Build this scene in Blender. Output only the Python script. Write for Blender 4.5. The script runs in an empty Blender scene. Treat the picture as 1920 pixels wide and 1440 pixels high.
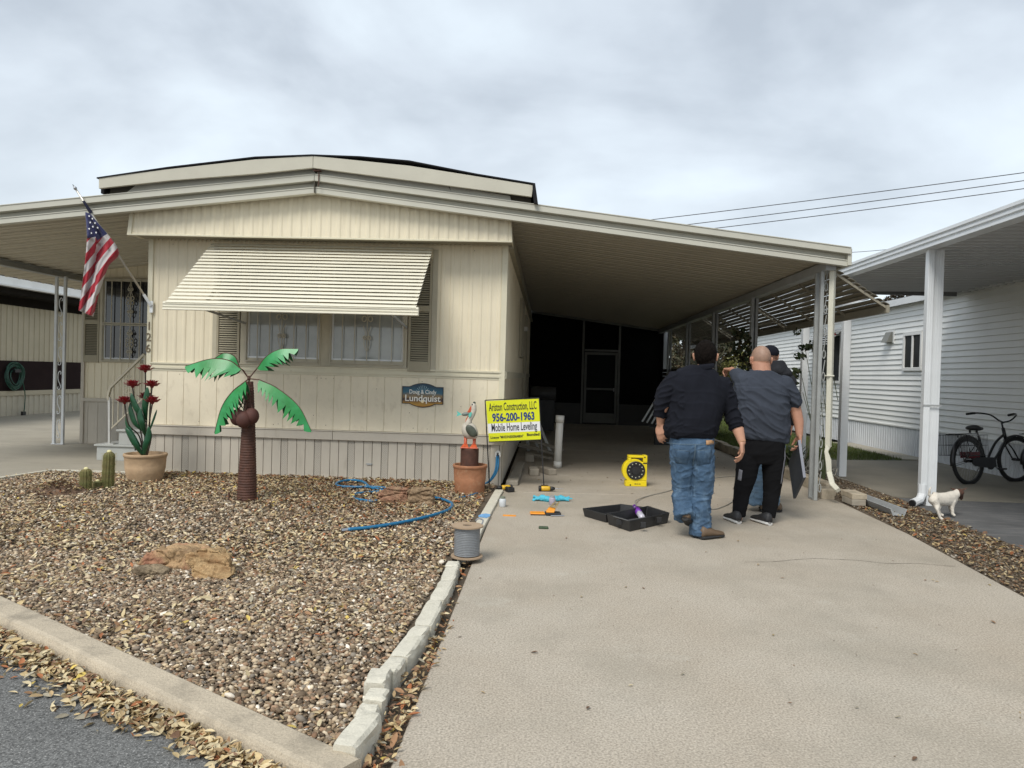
import bpy, math, random
import numpy as np
from mathutils import Vector, Matrix, noise as mn
random.seed(7); rng = np.random.default_rng(7)
S = bpy.context.scene
COL = S.collection
# ------------------------------------------------------------------ camera
H = 1.42
def cam_axes(yaw, pitch, roll):
    cy, sy = math.cos(yaw), math.sin(yaw)
    f = Vector((-sy*math.cos(pitch), cy*math.cos(pitch), -math.sin(pitch)))
    r0 = Vector((cy, sy, 0)); u0 = r0.cross(f)
    return math.cos(roll)*r0+math.sin(roll)*u0, -math.sin(roll)*r0+math.cos(roll)*u0, f
CR, CU, CF = cam_axes(.0475287, .0129833, .0278455)
FOC = 1359.3
cam = bpy.data.cameras.new('camera'); co = bpy.data.objects.new('camera', cam); COL.objects.link(co)
cam.sensor_width = 36; cam.lens = 36*FOC/1920; cam.clip_start = .05; cam.clip_end = 2000
m = Matrix((CR, CU, -CF)).transposed().to_4x4(); m.translation = (0, 0, H); co.matrix_world = m
S.camera = co
S.render.resolution_x = 1024; S.render.resolution_y = 768
def ray(x, y): return CF + (x-960)/FOC*CR - (y-720)/FOC*CU
def G(x, y, z=0): d = ray(x, y); return Vector((0, 0, H)) + d*((z-H)/d.z)
def W(x, y, Y): d = ray(x, y); return Vector((0, 0, H)) + d*(Y/d.y)      # the point seen at (x, y) on the plane at depth Y
# ------------------------------------------------------------------ world and sun: bright overcast
SUN_EL, SUN_AZ = math.radians(50), math.radians(205)     # azimuth measured from +Y clockwise
w = bpy.data.worlds.new('World'); S.world = w; w.use_nodes = True
nt = w.node_tree; nt.nodes.clear(); N = nt.nodes.new; L = nt.links.new
out = N('ShaderNodeOutputWorld'); bg = N('ShaderNodeBackground'); sky = N('ShaderNodeTexSky')
sky.sky_type = 'NISHITA'; sky.sun_disc = False; sky.sun_elevation = SUN_EL; sky.sun_rotation = SUN_AZ
tc = N('ShaderNodeTexCoord'); sep = N('ShaderNodeSeparateXYZ'); L(tc.outputs['Generated'], sep.inputs[0])
def math_(op, a, b=None, c=None):
    n = N('ShaderNodeMath'); n.operation = op
    for i, v in enumerate((a, b, c)):
        if v is None: continue
        if isinstance(v, (int, float)): n.inputs[i].default_value = v
        else: L(v, n.inputs[i])
    return n.outputs[0]
den = math_('ADD', math_('ABSOLUTE', sep.outputs[2]), .42)
cx = math_('DIVIDE', sep.outputs[0], den); cyy = math_('DIVIDE', sep.outputs[1], den)
cmb = N('ShaderNodeCombineXYZ'); L(cx, cmb.inputs[0]); L(math_('MULTIPLY', cyy, 1.15), cmb.inputs[1])
n1 = N('ShaderNodeTexNoise'); n1.inputs['Scale'].default_value = 1.7; n1.inputs['Detail'].default_value = 6; n1.inputs['Roughness'].default_value = .48; n1.inputs['Distortion'].default_value = .5
L(cmb.outputs[0], n1.inputs['Vector'])
n2 = N('ShaderNodeTexNoise'); n2.inputs['Scale'].default_value = 5.5; n2.inputs['Detail'].default_value = 5; L(cmb.outputs[0], n2.inputs['Vector'])
mixn = math_('ADD', math_('MULTIPLY', n1.outputs[0], .8), math_('MULTIPLY', n2.outputs[0], .2))
rp = N('ShaderNodeValToRGB'); L(mixn, rp.inputs[0]); e = rp.color_ramp.elements
e[0].position = .40; e[0].color = (.275, .305, .338, 1); e[1].position = .64; e[1].color = (.455, .505, .54, 1)
x = e.new(.5); x.color = (.36, .395, .43, 1)
hz = N('ShaderNodeMapRange'); L(sep.outputs[2], hz.inputs[0]); hz.inputs[1].default_value = .0; hz.inputs[2].default_value = .42; hz.inputs[3].default_value = .6; hz.inputs[4].default_value = 0
mx = N('ShaderNodeMix'); mx.data_type = 'RGBA'; L(hz.outputs[0], mx.inputs[0]); L(rp.outputs[0], mx.inputs[6]); mx.inputs[7].default_value = (.47, .505, .52, 1)
sc = N('ShaderNodeMix'); sc.data_type = 'RGBA'; sc.blend_type = 'ADD'; sc.inputs[0].default_value = .012
L(mx.outputs[2], sc.inputs[6]); L(sky.outputs[0], sc.inputs[7])
L(sc.outputs[2], bg.inputs[0]); bg.inputs[1].default_value = 1.0; L(bg.outputs[0], out.inputs[0])
sl = bpy.data.lights.new('sun', 'SUN'); sl.energy = 1.5; sl.angle = math.radians(24); sl.color = (1, .965, .9)
so = bpy.data.objects.new('sun', sl); COL.objects.link(so)
sd = Vector((math.sin(SUN_AZ)*math.cos(SUN_EL), math.cos(SUN_AZ)*math.cos(SUN_EL), math.sin(SUN_EL)))
so.rotation_euler = sd.to_track_quat('Z', 'Y').to_euler(); so.location = (0, -5, 20)
S.view_settings.view_transform = 'Standard'; S.view_settings.look = 'None'; S.view_settings.gamma = 1
S.view_settings.use_curve_mapping = False; S.view_settings.exposure = .88
# ------------------------------------------------------------------ mesh helpers
class MB:
    def __init__(s): s.v = []; s.f = []; s.m = []
    def add(s, vs, fs, m=0):
        o = len(s.v); s.v += [tuple(p) for p in vs]; s.f += [tuple(i+o for i in f) for f in fs]; s.m += [m]*len(fs); return s
    def box(s, x0, x1, y0, y1, z0, z1, m=0):
        return s.add([(x0,y0,z0),(x1,y0,z0),(x1,y1,z0),(x0,y1,z0),(x0,y0,z1),(x1,y0,z1),(x1,y1,z1),(x0,y1,z1)],
              [(0,3,2,1),(4,5,6,7),(0,1,5,4),(1,2,6,5),(2,3,7,6),(3,0,4,7)], m)
    def hexa(s, p, m=0):      # 4 bottom + 4 top points
        return s.add(p, [(0,3,2,1),(4,5,6,7),(0,1,5,4),(1,2,6,5),(2,3,7,6),(3,0,4,7)], m)
    def beam(s, a, b, w, h, m=0, up=(0,0,1)):
        a, b = Vector(a), Vector(b); d = (b-a).normalized(); sx = d.cross(Vector(up))
        if sx.length < 1e-4: sx = Vector((1,0,0))
        sx.normalize(); u = sx.cross(d).normalized(); sx *= w/2; u *= h/2
        return s.hexa([a-sx-u, a+sx-u, b+sx-u, b-sx-u, a-sx+u, a+sx+u, b+sx+u, b-sx+u], m)
    def loft(s, rings, m=0, cap=True, closed=False):
        n = len(rings[0]); vs = [p for r in rings for p in r]; fs = []
        R = len(rings)
        for i in range(R if closed else R-1):
            j = (i+1) % R
            for k in range(n): fs.append((i*n+k, i*n+(k+1)%n, j*n+(k+1)%n, j*n+k))
        if cap and not closed: fs += [tuple(range(n-1, -1, -1)), tuple(range((R-1)*n, R*n))]
        return s.add(vs, fs, m)
    def tube(s, pts, r, n=8, m=0, cap=True, closed=False, flat=1.0):
        pts = [Vector(p) for p in pts]; R = len(pts)
        rs = r if isinstance(r, (list, tuple)) else [r]*R
        rings = []; ref = None
        for i in range(R):
            if closed: t = pts[(i+1)%R]-pts[i-1]
            else: t = pts[min(i+1, R-1)]-pts[max(i-1, 0)]
            t.normalize()
            if ref is None:
                ref = t.cross(Vector((0,0,1)))
                if ref.length < .1: ref = t.cross(Vector((1,0,0)))
            ref = (ref - t*ref.dot(t)).normalized(); b = t.cross(ref)
            rings.append([pts[i]+rs[i]*(math.cos(2*math.pi*k/n)*ref*flat+math.sin(2*math.pi*k/n)*b) for k in range(n)])
        return s.loft(rings, m, cap, closed)
    def lathe(s, prof, c=(0,0,0), n=24, m=0, cap=True):
        c = Vector(c)
        return s.loft([[c+Vector((r*math.cos(2*math.pi*k/n), r*math.sin(2*math.pi*k/n), z)) for k in range(n)] for r, z in prof], m, cap)
    def prism(s, poly, axis, a, b, m=0):    # poly in the other two axes
        def P(u, v, t): return {'x': (t,u,v), 'y': (u,t,v), 'z': (u,v,t)}[axis]
        n = len(poly)
        return s.add([P(*p, a) for p in poly]+[P(*p, b) for p in poly], [tuple(range(n)), tuple(range(2*n-1, n-1, -1))]+[(i, i+n, (i+1)%n+n, (i+1)%n) for i in range(n)], m)
    def ell(s, c, r, nu=12, nv=8, m=0, R=None):
        c = Vector(c); rings = []
        for j in range(1, nv):
            a = math.pi*j/nv; ring = []
            for k in range(nu):
                t = 2*math.pi*k/nu; p = Vector((r[0]*math.sin(a)*math.cos(t), r[1]*math.sin(a)*math.sin(t), -r[2]*math.cos(a)))
                if R: p = R @ p
                ring.append(c+p)
            rings.append(ring)
        o = len(s.v); s.loft(rings, m, False)
        bot = Vector((0,0,-r[2])); top = Vector((0,0,r[2]))
        if R: bot = R@bot; top = R@top
        s.v += [tuple(c+bot), tuple(c+top)]; b = len(s.v)-2; n = nu; l = o+(nv-2)*n
        for k in range(n): s.f += [(b, o+(k+1)%n, o+k), (b+1, l+k, l+(k+1)%n)]; s.m += [m, m]
        return s
    def cap(s, p0, p1, r0, r1, n=14, m=0, fl=(1,1), ref=None):     # tapered capsule
        p0, p1 = Vector(p0), Vector(p1); t = (p1-p0)
        if t.length < 1e-5: t = Vector((0,0,1e-4))
        L_ = t.length; t = t/L_
        rf = Vector(ref) if ref else t.cross(Vector((0,1,0)))
        if rf.length < .1: rf = t.cross(Vector((1,0,0)))
        rf = (rf-t*rf.dot(t)).normalized(); b = t.cross(rf); rings = []
        for a in (-80, -55, -28, 0): rings.append((p0+t*r0*math.sin(math.radians(a)), r0*math.cos(math.radians(a))))
        for a in (0, 28, 55, 80): rings.append((p1+t*r1*math.sin(math.radians(a)), r1*math.cos(math.radians(a))))
        return s.loft([[c+rr*(fl[0]*math.cos(2*math.pi*k/n)*rf+fl[1]*math.sin(2*math.pi*k/n)*b) for k in range(n)] for c, rr in rings], m)
    def chain(s, pts, rs, **k):
        for i in range(len(pts)-1): s.cap(pts[i], pts[i+1], rs[i], rs[i+1], **k)
        return s
    def tr(s, M_):
        s.v = [tuple(M_ @ Vector(p)) for p in s.v]; return s
    def mesh(s, name, mats, smooth=False, loc=None):
        me = bpy.data.meshes.new(name); v = s.v
        if loc is not None: v = [(a-loc[0], b-loc[1], c-loc[2]) for a, b, c in v]
        me.from_pydata(v, [], s.f)
        for mt in (mats if isinstance(mats, (list, tuple)) else [mats]): me.materials.append(mt)
        if any(s.m): me.polygons.foreach_set('material_index', s.m)
        if smooth: me.polygons.foreach_set('use_smooth', [True]*len(s.f))
        me.update(); return me
    def build(s, name, mats, parent=None, smooth=False, bevel=0, local=False, seg=1):
        loc = None
        if parent is not None and not local: loc = worldloc(parent)
        o = bpy.data.objects.new(name, s.mesh(name, mats, smooth, loc)); COL.objects.link(o)
        if parent is not None: o.parent = parent
        if bevel:
            b = o.modifiers.new('bevel', 'BEVEL'); b.width = bevel; b.segments = seg; b.limit_method = 'ANGLE'
        return o
def worldloc(o):
    l = Vector((0,0,0))
    while o: l += o.location; o = o.parent
    return l
def tag(o, label=None, cat=None, group=None, kind=None):
    if label: o['label'] = label
    if cat: o['category'] = cat
    if group: o['group'] = group
    if kind: o['kind'] = kind
    return o
def thing(name, loc, label, cat, group=None, rz=0):
    o = bpy.data.objects.new(name, None); COL.objects.link(o); o.location = loc; o.rotation_euler = (0,0,rz); o.empty_display_size = .1
    return tag(o, label, cat, group)
def inst(src, loc=None, rot=None, scale=None, parent=None):      # a copy that shares its mesh
    c = src.copy(); COL.objects.link(c); c.parent = parent if parent else src.parent
    if loc is not None: c.location = loc
    if rot is not None: c.rotation_euler = rot
    if scale is not None: c.scale = scale
    return c
def curve_pts(P, n=8):        # Catmull-Rom
    P = [Vector(p) for p in P]; Q = [P[0]*2-P[1]]+P+[P[-1]*2-P[-2]]; o = []
    for i in range(1, len(Q)-2):
        for k in range(n):
            t = k/n; a, b, c, d = Q[i-1:i+3]
            o.append(.5*((2*b)+(c-a)*t+(2*a-5*b+4*c-d)*t*t+(3*b-a-3*c+d)*t**3))
    o.append(P[-1]); return o
# ------------------------------------------------------------------ materials
def M(name, col, rough=.6, var=.12, vs=3., bump=0., bs=60., metal=0., col2=None, grain=0., gs=200., spec=.5, sheen=0, alpha=None):
    mt = bpy.data.materials.new(name); mt.use_nodes = True; nt = mt.node_tree; b = nt.nodes['Principled BSDF']; N = nt.nodes.new; L = nt.links.new
    b.inputs['Roughness'].default_value = rough; b.inputs['Metallic'].default_value = metal; b.inputs['Specular IOR Level'].default_value = spec
    t = N('ShaderNodeTexCoord'); n = N('ShaderNodeTexNoise'); n.inputs['Scale'].default_value = vs; n.inputs['Detail'].default_value = 7; n.inputs['Roughness'].default_value = .6
    L(t.outputs['Object'], n.inputs['Vector'])
    r = N('ShaderNodeValToRGB'); L(n.outputs[0], r.inputs[0]); e = r.color_ramp.elements
    c2 = col2 or tuple(min(1, c*(1+var)) for c in col); c1 = col if col2 else tuple(c*(1-var) for c in col)
    e[0].position = .33; e[0].color = (*c1, 1); e[1].position = .67; e[1].color = (*c2, 1); last = r.outputs[0]
    if grain:
        g = N('ShaderNodeTexNoise'); g.inputs['Scale'].default_value = gs; g.inputs['Detail'].default_value = 3; L(t.outputs['Object'], g.inputs['Vector'])
        gr = N('ShaderNodeMapRange'); L(g.outputs[0], gr.inputs[0]); gr.inputs[1].default_value = .3; gr.inputs[2].default_value = .7; gr.inputs[3].default_value = 1-grain; gr.inputs[4].default_value = 1+grain
        x = N('ShaderNodeMix'); x.data_type = 'RGBA'; x.blend_type = 'MULTIPLY'; x.inputs[0].default_value = 1; L(last, x.inputs[6]); L(gr.outputs[0], x.inputs[7]); last = x.outputs[2]
    L(last, b.inputs['Base Color'])
    if bump:
        bn = N('ShaderNodeTexNoise'); bn.inputs['Scale'].default_value = bs; bn.inputs['Detail'].default_value = 4; L(t.outputs['Object'], bn.inputs['Vector'])
        bb = N('ShaderNodeBump'); bb.inputs['Strength'].default_value = 1; bb.inputs['Distance'].default_value = bump; L(bn.outputs[0], bb.inputs['Height']); L(bb.outputs[0], b.inputs['Normal'])
    if sheen: b.inputs['Sheen Weight'].default_value = sheen
    return mt
def overlay(mt, col, scale, lo, hi, fac=1., stretch=None):       # stains / dirt, also painted highlights, with a shape of their own, over the base colour
    nt = mt.node_tree; N = nt.nodes.new; L = nt.links.new; b = nt.nodes['Principled BSDF']
    src = b.inputs['Base Color'].links[0].from_socket
    t = N('ShaderNodeTexCoord'); mp = N('ShaderNodeMapping'); L(t.outputs['Object'], mp.inputs[0])
    if stretch: mp.inputs['Scale'].default_value = stretch
    n = N('ShaderNodeTexNoise'); n.inputs['Scale'].default_value = scale; n.inputs['Detail'].default_value = 8; n.inputs['Roughness'].default_value = .65; L(mp.outputs[0], n.inputs[0])
    r = N('ShaderNodeMapRange'); L(n.outputs[0], r.inputs[0]); r.inputs[1].default_value = lo; r.inputs[2].default_value = hi; r.inputs[3].default_value = 0; r.inputs[4].default_value = fac
    x = N('ShaderNodeMix'); x.data_type = 'RGBA'; L(r.outputs[0], x.inputs[0]); L(src, x.inputs[6]); x.inputs[7].default_value = (*col, 1); L(x.outputs[2], b.inputs['Base Color']); return mt
siding = overlay(M('cream_siding', (.73,.655,.49), .5, .06, 1.2, .0010, 14), (.45,.38,.26), 5, .52, .78, .4, (3,3,.30))
sidlow = overlay(M('cream_lower_siding', (.73,.655,.50), .6, .06, 2, .002, 25), (.44,.36,.25), 7, .54, .76, .5, (1.5,1,.8))
trimc = overlay(M('cream_trim', (.64,.595,.45), .5, .05, 3), (.3,.26,.18), 14, .62, .8, .5)
skirtm = overlay(M('grey_beige_skirt', (.50,.455,.38), .5, .05, 2, .0005, 40), (.27,.23,.17), 5, .55, .8, .45, (2,2,.5))
boardm = overlay(M('painted_board', (.50,.475,.39), .6, .05, 2, .0008, 60), (.28,.24,.17), 7, .62, .8, .6, (.6,1,3))
fasm = overlay(M('carport_fascia', (.50,.485,.41), .42, .04, 2), (.33,.3,.24), 3, .58, .8, .35, (1,1,6))
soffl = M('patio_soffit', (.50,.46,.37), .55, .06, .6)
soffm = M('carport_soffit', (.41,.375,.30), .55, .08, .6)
awnm = overlay(M('awning_slat_paint', (.76,.72,.59), .4, .04, 1.5), (.5,.46,.36), 6, .62, .8, .3)
shutm = M('tan_shutter', (.33,.295,.21), .6, .08, 4)
tanf = M('tan_frame', (.45,.41,.31), .6, .08, 5)
ironm = M('cream_iron', (.42,.385,.30), .5, .1, 8)
asphr = M('black_roofing', (.018,.018,.02), .95, .2, 20, spec=.2)
alum = M('white_aluminium', (.72,.74,.75), .35, .04, 3)
alumg = M('grey_aluminium', (.34,.35,.35), .4, .1, 3)
postm = M('weathered_post', (.33,.34,.33), .5, .1, 6)
dspm = overlay(M('cream_downspout', (.62,.60,.50), .45, .05, 4), (.25,.18,.1), 11, .62, .78, .7)
concm = overlay(overlay(M('driveway_concrete', (.375,.32,.25), .85, .0, .9, .0006, 160, col2=(.425,.375,.305), grain=.34, gs=105), (.25,.225,.175), .8, .47, .68, .5), (.50,.47,.40), 1.5, .60, .78, .6)
concm = overlay(concm, (.22,.19,.15), 5, .54, .72, .22, (1,.4,1))
concm = overlay(overlay(concm, (.13,.11,.085), 85, .56, .63, .5), (.66,.60,.50), 110, .58, .65, .5)
darkr = None
conc2 = overlay(overlay(M('old_concrete', (.46,.39,.29), .85, .12, 2, .004, 70, grain=.15, gs=160), (.17,.145,.11), 6, .50, .72, .7), (.22,.18,.13), 110, .54, .66, .5)
walkm = overlay(M('walkway_concrete', (.34,.31,.25), .85, .08, 1.0, .001, 90, grain=.1), (.2,.18,.15), 1.2, .5, .75, .45, (1,3,1))
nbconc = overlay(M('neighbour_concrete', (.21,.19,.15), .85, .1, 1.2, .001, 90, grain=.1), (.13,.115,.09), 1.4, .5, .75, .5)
stonew = overlay(M('white_painted_block', (.58,.545,.45), .85, .06, 6, .004, 60, grain=.1, gs=150), (.3,.28,.2), 9, .56, .78, .55)
asph = overlay(M('asphalt', (.135,.135,.13), .95, .12, 2, .006, 110, grain=.5, gs=110, spec=.2), (.45,.44,.42), 130, .56, .64, .8)
asphw = overlay(M('weathered_asphalt', (.10,.10,.10), .9, .2, 1.5, .003, 100, grain=.25), (.2,.19,.18), 2.2, .5, .7, .6, (1,5,1))
dirtm = M('dirt', (.10,.075,.05), .95, .35, 6, .01, 40, grain=.3)
grassm = M('grass', (.055,.085,.022), .8, .35, 9)
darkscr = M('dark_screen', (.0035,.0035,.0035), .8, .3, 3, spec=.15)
blackm = M('black_metal', (.015,.015,.016), .45, .2, 10)
blackp = M('black_plastic', (.02,.02,.021), .5, .2, 10, .0004, 200)
rubber = M('tyre_rubber', (.012,.012,.012), .75, .2, 30)
chrome = M('dull_steel', (.45,.45,.46), .3, .1, 10, metal=1)
whitep = M('white_pvc', (.74,.73,.69), .35, .04, 4)
def glass(name, col, rough=.06):
    mt = M(name, col, rough, .25, 1.5); mt.node_tree.nodes['Principled BSDF'].inputs['Coat Weight'].default_value = 1; mt.node_tree.nodes['Principled BSDF'].inputs['Coat Roughness'].default_value = .03; return mt
winglass = glass('window_glass', (.27,.285,.275), .14); darkglass = glass('dark_glass', (.012,.012,.013), .1)
terra = overlay(M('terracotta', (.33,.145,.07), .8, .12, 9, .006, 25), (.5,.33,.2), 14, .56, .75, .45)
terra2 = overlay(M('pale_terracotta', (.41,.28,.165), .8, .1, 9, .006, 22), (.6,.46,.3), 12, .56, .75, .4)
rust = overlay(M('rusty_trunk', (.075,.030,.018), .7, .3, 14, .002, 60), (.17,.06,.03), 20, .55, .75, .5)
rockm = overlay(overlay(M('sandstone', (.38,.255,.14), .95, .2, 5, .02, 16, grain=.25, gs=80, spec=.2), (.13,.085,.05), 5, .48, .66, .8, (1,1,3.5)), (.36,.15,.10), 3.2, .50, .62, .65)
rockr = overlay(overlay(M('red_sandstone', (.27,.15,.095), .95, .25, 7, .02, 18, grain=.3, gs=80, spec=.2), (.30,.23,.14), 5, .48, .66, .7), (.08,.05,.035), 9, .54, .68, .7, (1,1,3))
rocko = overlay(overlay(M('ochre_sandstone', (.40,.27,.14), .95, .2, 5, .02, 18, grain=.25, gs=80, spec=.2), (.22,.12,.055), 6, .50, .66, .75, (1,1,2.5)), (.12,.085,.05), 11, .56, .7, .7)
rockg = overlay(M('grey_sandstone', (.22,.17,.11), .95, .3, 6, .02, 18, grain=.3, gs=80, spec=.2), (.09,.065,.045), 7, .46, .66, .8)
rocko2 = overlay(overlay(M('brown_sandstone', (.26,.18,.11), .95, .25, 7, .02, 18, grain=.3, gs=80, spec=.2), (.34,.27,.17), 5, .50, .66, .6), (.09,.06,.04), 9, .54, .68, .75, (1,1,3))
woodm = M('grey_timber', (.30,.27,.22), .8, .15, 6, .002, 50)
bluehose = M('blue_hose', (.015,.15,.30), .35, .12, 20)
greenhose = M('green_hose', (.015,.075,.05), .4, .2, 20)
yel = M('yellow_plastic', (.80,.62,.01), .4, .05, 6)
orangep = M('orange_plastic', (.85,.32,.03), .45, .08, 10)
skin1 = M('skin_fair', (.50,.27,.18), .5, .10, 14, .0008, 90, spec=.4)
skin2 = M('skin_warm', (.43,.22,.145), .5, .12, 14, .0008, 90, spec=.4)
whiteplas = M('white_plastic', (.8,.8,.78), .4, .03, 5)
# ================================================================== GROUND
def slab(name, poly, z0, z1, mat, kind='structure', parent=None, bevel=0):
    o = MB().prism(poly, 'z', z0, z1).build(name, mat, parent, bevel=bevel)
    if parent is None: tag(o, kind=kind)
    return o
slab('ground', [(-400,-60),(400,-60),(400,600),(-400,600)], -.6, -.16, dirtm)
CD = Vector((2.43, -1.49)).normalized()                      # direction of the kerb along the street
def kerbpt(t, off): p = Vector((-.70, 2.553)) + CD*t + Vector((CD.y, -CD.x))*off; return (p.x, p.y)      # off > 0 is towards the street
slab('road', [kerbpt(-14, .02), kerbpt(.05, .02), (-.53,2.35), (-.53,-1), (6,-3.01), (6,-12), (-30,-12), (-30, 6)], -.3, -.014, asph)
drv = bpy.data.objects.new('driveway', None); COL.objects.link(drv); tag(drv, kind='structure')
def dslab(poly): return slab('concrete_slab', poly, -.15, 0, concm, None, drv, .006)
dslab([(-.52,-3),(3.0,-3),(3.2,2),(3.3,5.1),(3.5,7.1),(3.55,8.6),(3.56,8.995),(-.52,8.74)])
dslab([(-.50,8.755),(3.56,9.01),(3.56,14.0),(-.50,14.0)])
dslab([(-.50,14.012),(3.56,14.012),(3.56,21.9),(-.50,21.9)])
crk = MB(); P = [G(*p, .0) for p in [(1395,1054),(1450,1053),(1490,1050),(1530,1047),(1560,1049),(1610,1051),(1660,1056),(1720,1057),(1775,1061),(1792,1062)]]
P = curve_pts([(p.x, p.y+random.uniform(-.01,.01), .0015) for p in P], 6)
for a, b in zip(P, P[1:]):
    d = random.uniform(.003, .008); crk.add([a, b, (b[0], b[1]+d, .0015), (a[0], a[1]+d, .0015)], [(0,1,2,3)])
crk.build('crack', M('crack_dark', (.10,.09,.07), .9), drv)
BED = [(-.70,2.57),(-3.13,4.06),(-6.55,6.155),(-6.5,8.3),(-6.36,9.0),(-5.35,9.05),(-5.2,9.19),(-.58,9.19),(-.60,8.3),(-.68,5.3),(-.70,3.4),(-.74,2.9)]
slab('gravel_bed_soil', BED, -.15, .006, dirtm)
slab('planting_strip_soil', [(3.2,1.0),(3.31,5.1),(3.51,7.1),(3.57,9.0),(3.57,25),(4.55,25),(4.52,11.75),(4.52,9.5),(4.36,7.8),(4.32,7.2),(4.30,1.0)], -.15, -.012, dirtm)
slab('gap_soil', [(-.76,2.0),(-.52,2.0),(-.52,9.2),(-.56,9.2),(-.56,5.3),(-.6,3.6)], -.15, -.03, dirtm)
wk = bpy.data.objects.new('walkway', None); COL.objects.link(wk); tag(wk, kind='structure')
slab('concrete_slab', [(-6.56,6.0),(-6.52,8.3),(-6.38,9.02),(-5.22,9.06),(-5.22,11.9),(-20,11.9),(-20,6.0)], -.15, 0, walkm, None, wk, .006)
slab('concrete_slab', [(-5.22,11.92),(-20,11.92),(-20,40),(-5.22,40)], -.15, .0, walkm, None, wk, .006)
ed = MB()
for a, b in [((-6.55,6.2),(-6.44,8.3)),((-6.44,8.305),(-6.33,9.0)),((-6.32,9.03),(-5.3,9.06))]: ed.beam((*a,.0),(*b,.0),.055,.07)
tag(ed.build('bed_edging', stonew, bevel=.004), 'pale concrete edging strip between the gravel bed and the left walkway', 'edging')
# kerb along the street
t0 = -12; n = 60; kb = MB(); rings = []
for i in range(n+1):
    t = t0 + (12.10)*i/n; wv = .006*mn.noise(Vector((t*1.3,0,0))); wz = .006*mn.noise(Vector((t*.9,5,0)))
    pr = [(-.005,-.2),(-.005,.052),(.008,.060),(.120+wv,.062+wz),(.138+wv,.056+wz),(.147+wv,.040),(.150+wv,.030),(.153+wv,.010),(.158,-.03),(.16,-.2)]
    rings.append([(*kerbpt(t, o), z) for o, z in pr])
kb.loft(rings); tag(kb.build('street_kerb', conc2, smooth=False), kind='structure')
# painted edging blocks beside the driveway
eb = thing('block_edging', (-.64,3.5,0), 'row of rough white painted concrete edging blocks between gravel and driveway', 'garden edging')
for cxa, ya, cxb, yb, wd, hh in [(-.637,5.11,-.64,5.26,.092,.05),(-.622,4.765,-.632,5.105,.092,.052),(-.628,4.325,-.62,4.757,.096,.055),(-.628,3.86,-.628,4.312,.10,.062),(-.668,3.415,-.63,3.85,.10,.066),(-.685,3.22,-.665,3.40,.085,.07),(-.70,3.065,-.71,3.232,.098,.085),(-.678,2.935,-.676,3.058,.085,.07),(-.678,2.81,-.682,2.925,.085,.062),(-.685,2.53,-.645,2.80,.098,.09)]:
    b = MB(); d = (Vector((cxb,yb,0))-Vector((cxa,ya,0))); Ln = d.length; d.normalize(); s = Vector((d.y,-d.x,0)); rings = []
    sd = random.random()*50; K = 8; lean = random.uniform(-.006,.006)
    for i in range(K+1):
        q = i/K; e = .006 if i in (0, K) else 0; c = Vector((cxa,ya,0))+d*(.005+(Ln-.01)*q); ring = []
        for u, z in [(-.5,-.06),(-.5,.3),(-.5,.82),(-.42,1),(-.15,1),(.15,1),(.4,1),(.5,.82),(.5,.45),(.5,-.06)]:
            jit = .010*mn.noise(Vector((sd+q*5, u*4, z*3))); p = c+s*(u*(wd-2*e)+(jit if abs(u) > .3 else 0)); zz = z*hh if z > 0 else -.06
            ring.append((p.x, p.y, zz-(e if z > .9 else 0)+(jit*.6 if z > .5 else 0)+lean*u))
        rings.append(ring)
    b.loft(rings).build('block', stonew, eb)
st = thing('concrete_edging_strip', (-.6,7,0), 'straight pale concrete edging strip with a blue paint patch next to driveway', 'garden edging')
for ya, yb in [(5.55,6.35),(6.36,7.15),(7.16,7.95),(7.96,8.72)]:
    f = lambda y: -.652+(y-5.5)*.0215
    MB().hexa([(f(ya),ya,-.05),(f(ya)+.095,ya,-.05),(f(yb)+.10,yb,-.05),(f(yb),yb,-.05),(f(ya),ya,.03),(f(ya)+.095,ya,.03),(f(yb)+.10,yb,.03),(f(yb),yb,.03)]).build('strip', stonew, st, bevel=.004)
bp = MB(); q = [(-.621,6.98),(-.54,6.95),(-.515,7.03),(-.52,7.14),(-.57,7.17),(-.61,7.12),(-.628,7.06)]; bp.add([(x,y,.0335) for x,y in q], [tuple(range(7))]); bp.build('paint_patch', M('blue_paint', (.16,.36,.62), .7, .25, 40), st)
# ================================================================== MOBILE HOME
FY = 9.2; XL, XR = -5.2, -.53
home = thing('mobile_home', (-2.87, FY, 0), 'cream single wide mobile home with ribbed metal siding and bowed roof', 'mobile home')
def rib_profile(x0, x1, per=.122, rib=.030, d=.007, ch=.013):
    xs = [(x0, 0)]; x = x0+per*.35
    while x+rib+ch*2 < x1: xs += [(x,0),(x+ch,d),(x+ch+rib*.4,d*1.15),(x+ch+rib,d),(x+2*ch+rib,0)]; x += per
    xs.append((x1, 0)); return xs
def ribsheet(name, xs, zb, zt, y, mat, parent, face=-1):
    b = MB(); n = len(xs)
    b.add([(x, y+face*d, zb(x)) for x, d in xs]+[(x, y+face*d, zt(x)) for x, d in xs], [(i, i+1, n+i+1, n+i) for i in range(n-1)])
    return b.build(name, mat, parent)
# the shell of the house behind the siding
sh = MB().box(XL+.01, XR-.012, FY+.012, 22, .02, 3.3); sh.build('wall', siding, home)
# upper siding sheets with ribs, in 1.2 m sheets
xe = [XL+.07, -4.30]; 
for a, b in [(XL+.05,-4.31),(-4.31,-3.1),(-3.1,-1.43),(-1.43,XR-.04)]:
    ribsheet('siding_sheet', rib_profile(a, b), lambda x: 1.455, lambda x: 3.11, FY+.0, siding, home)
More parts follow.
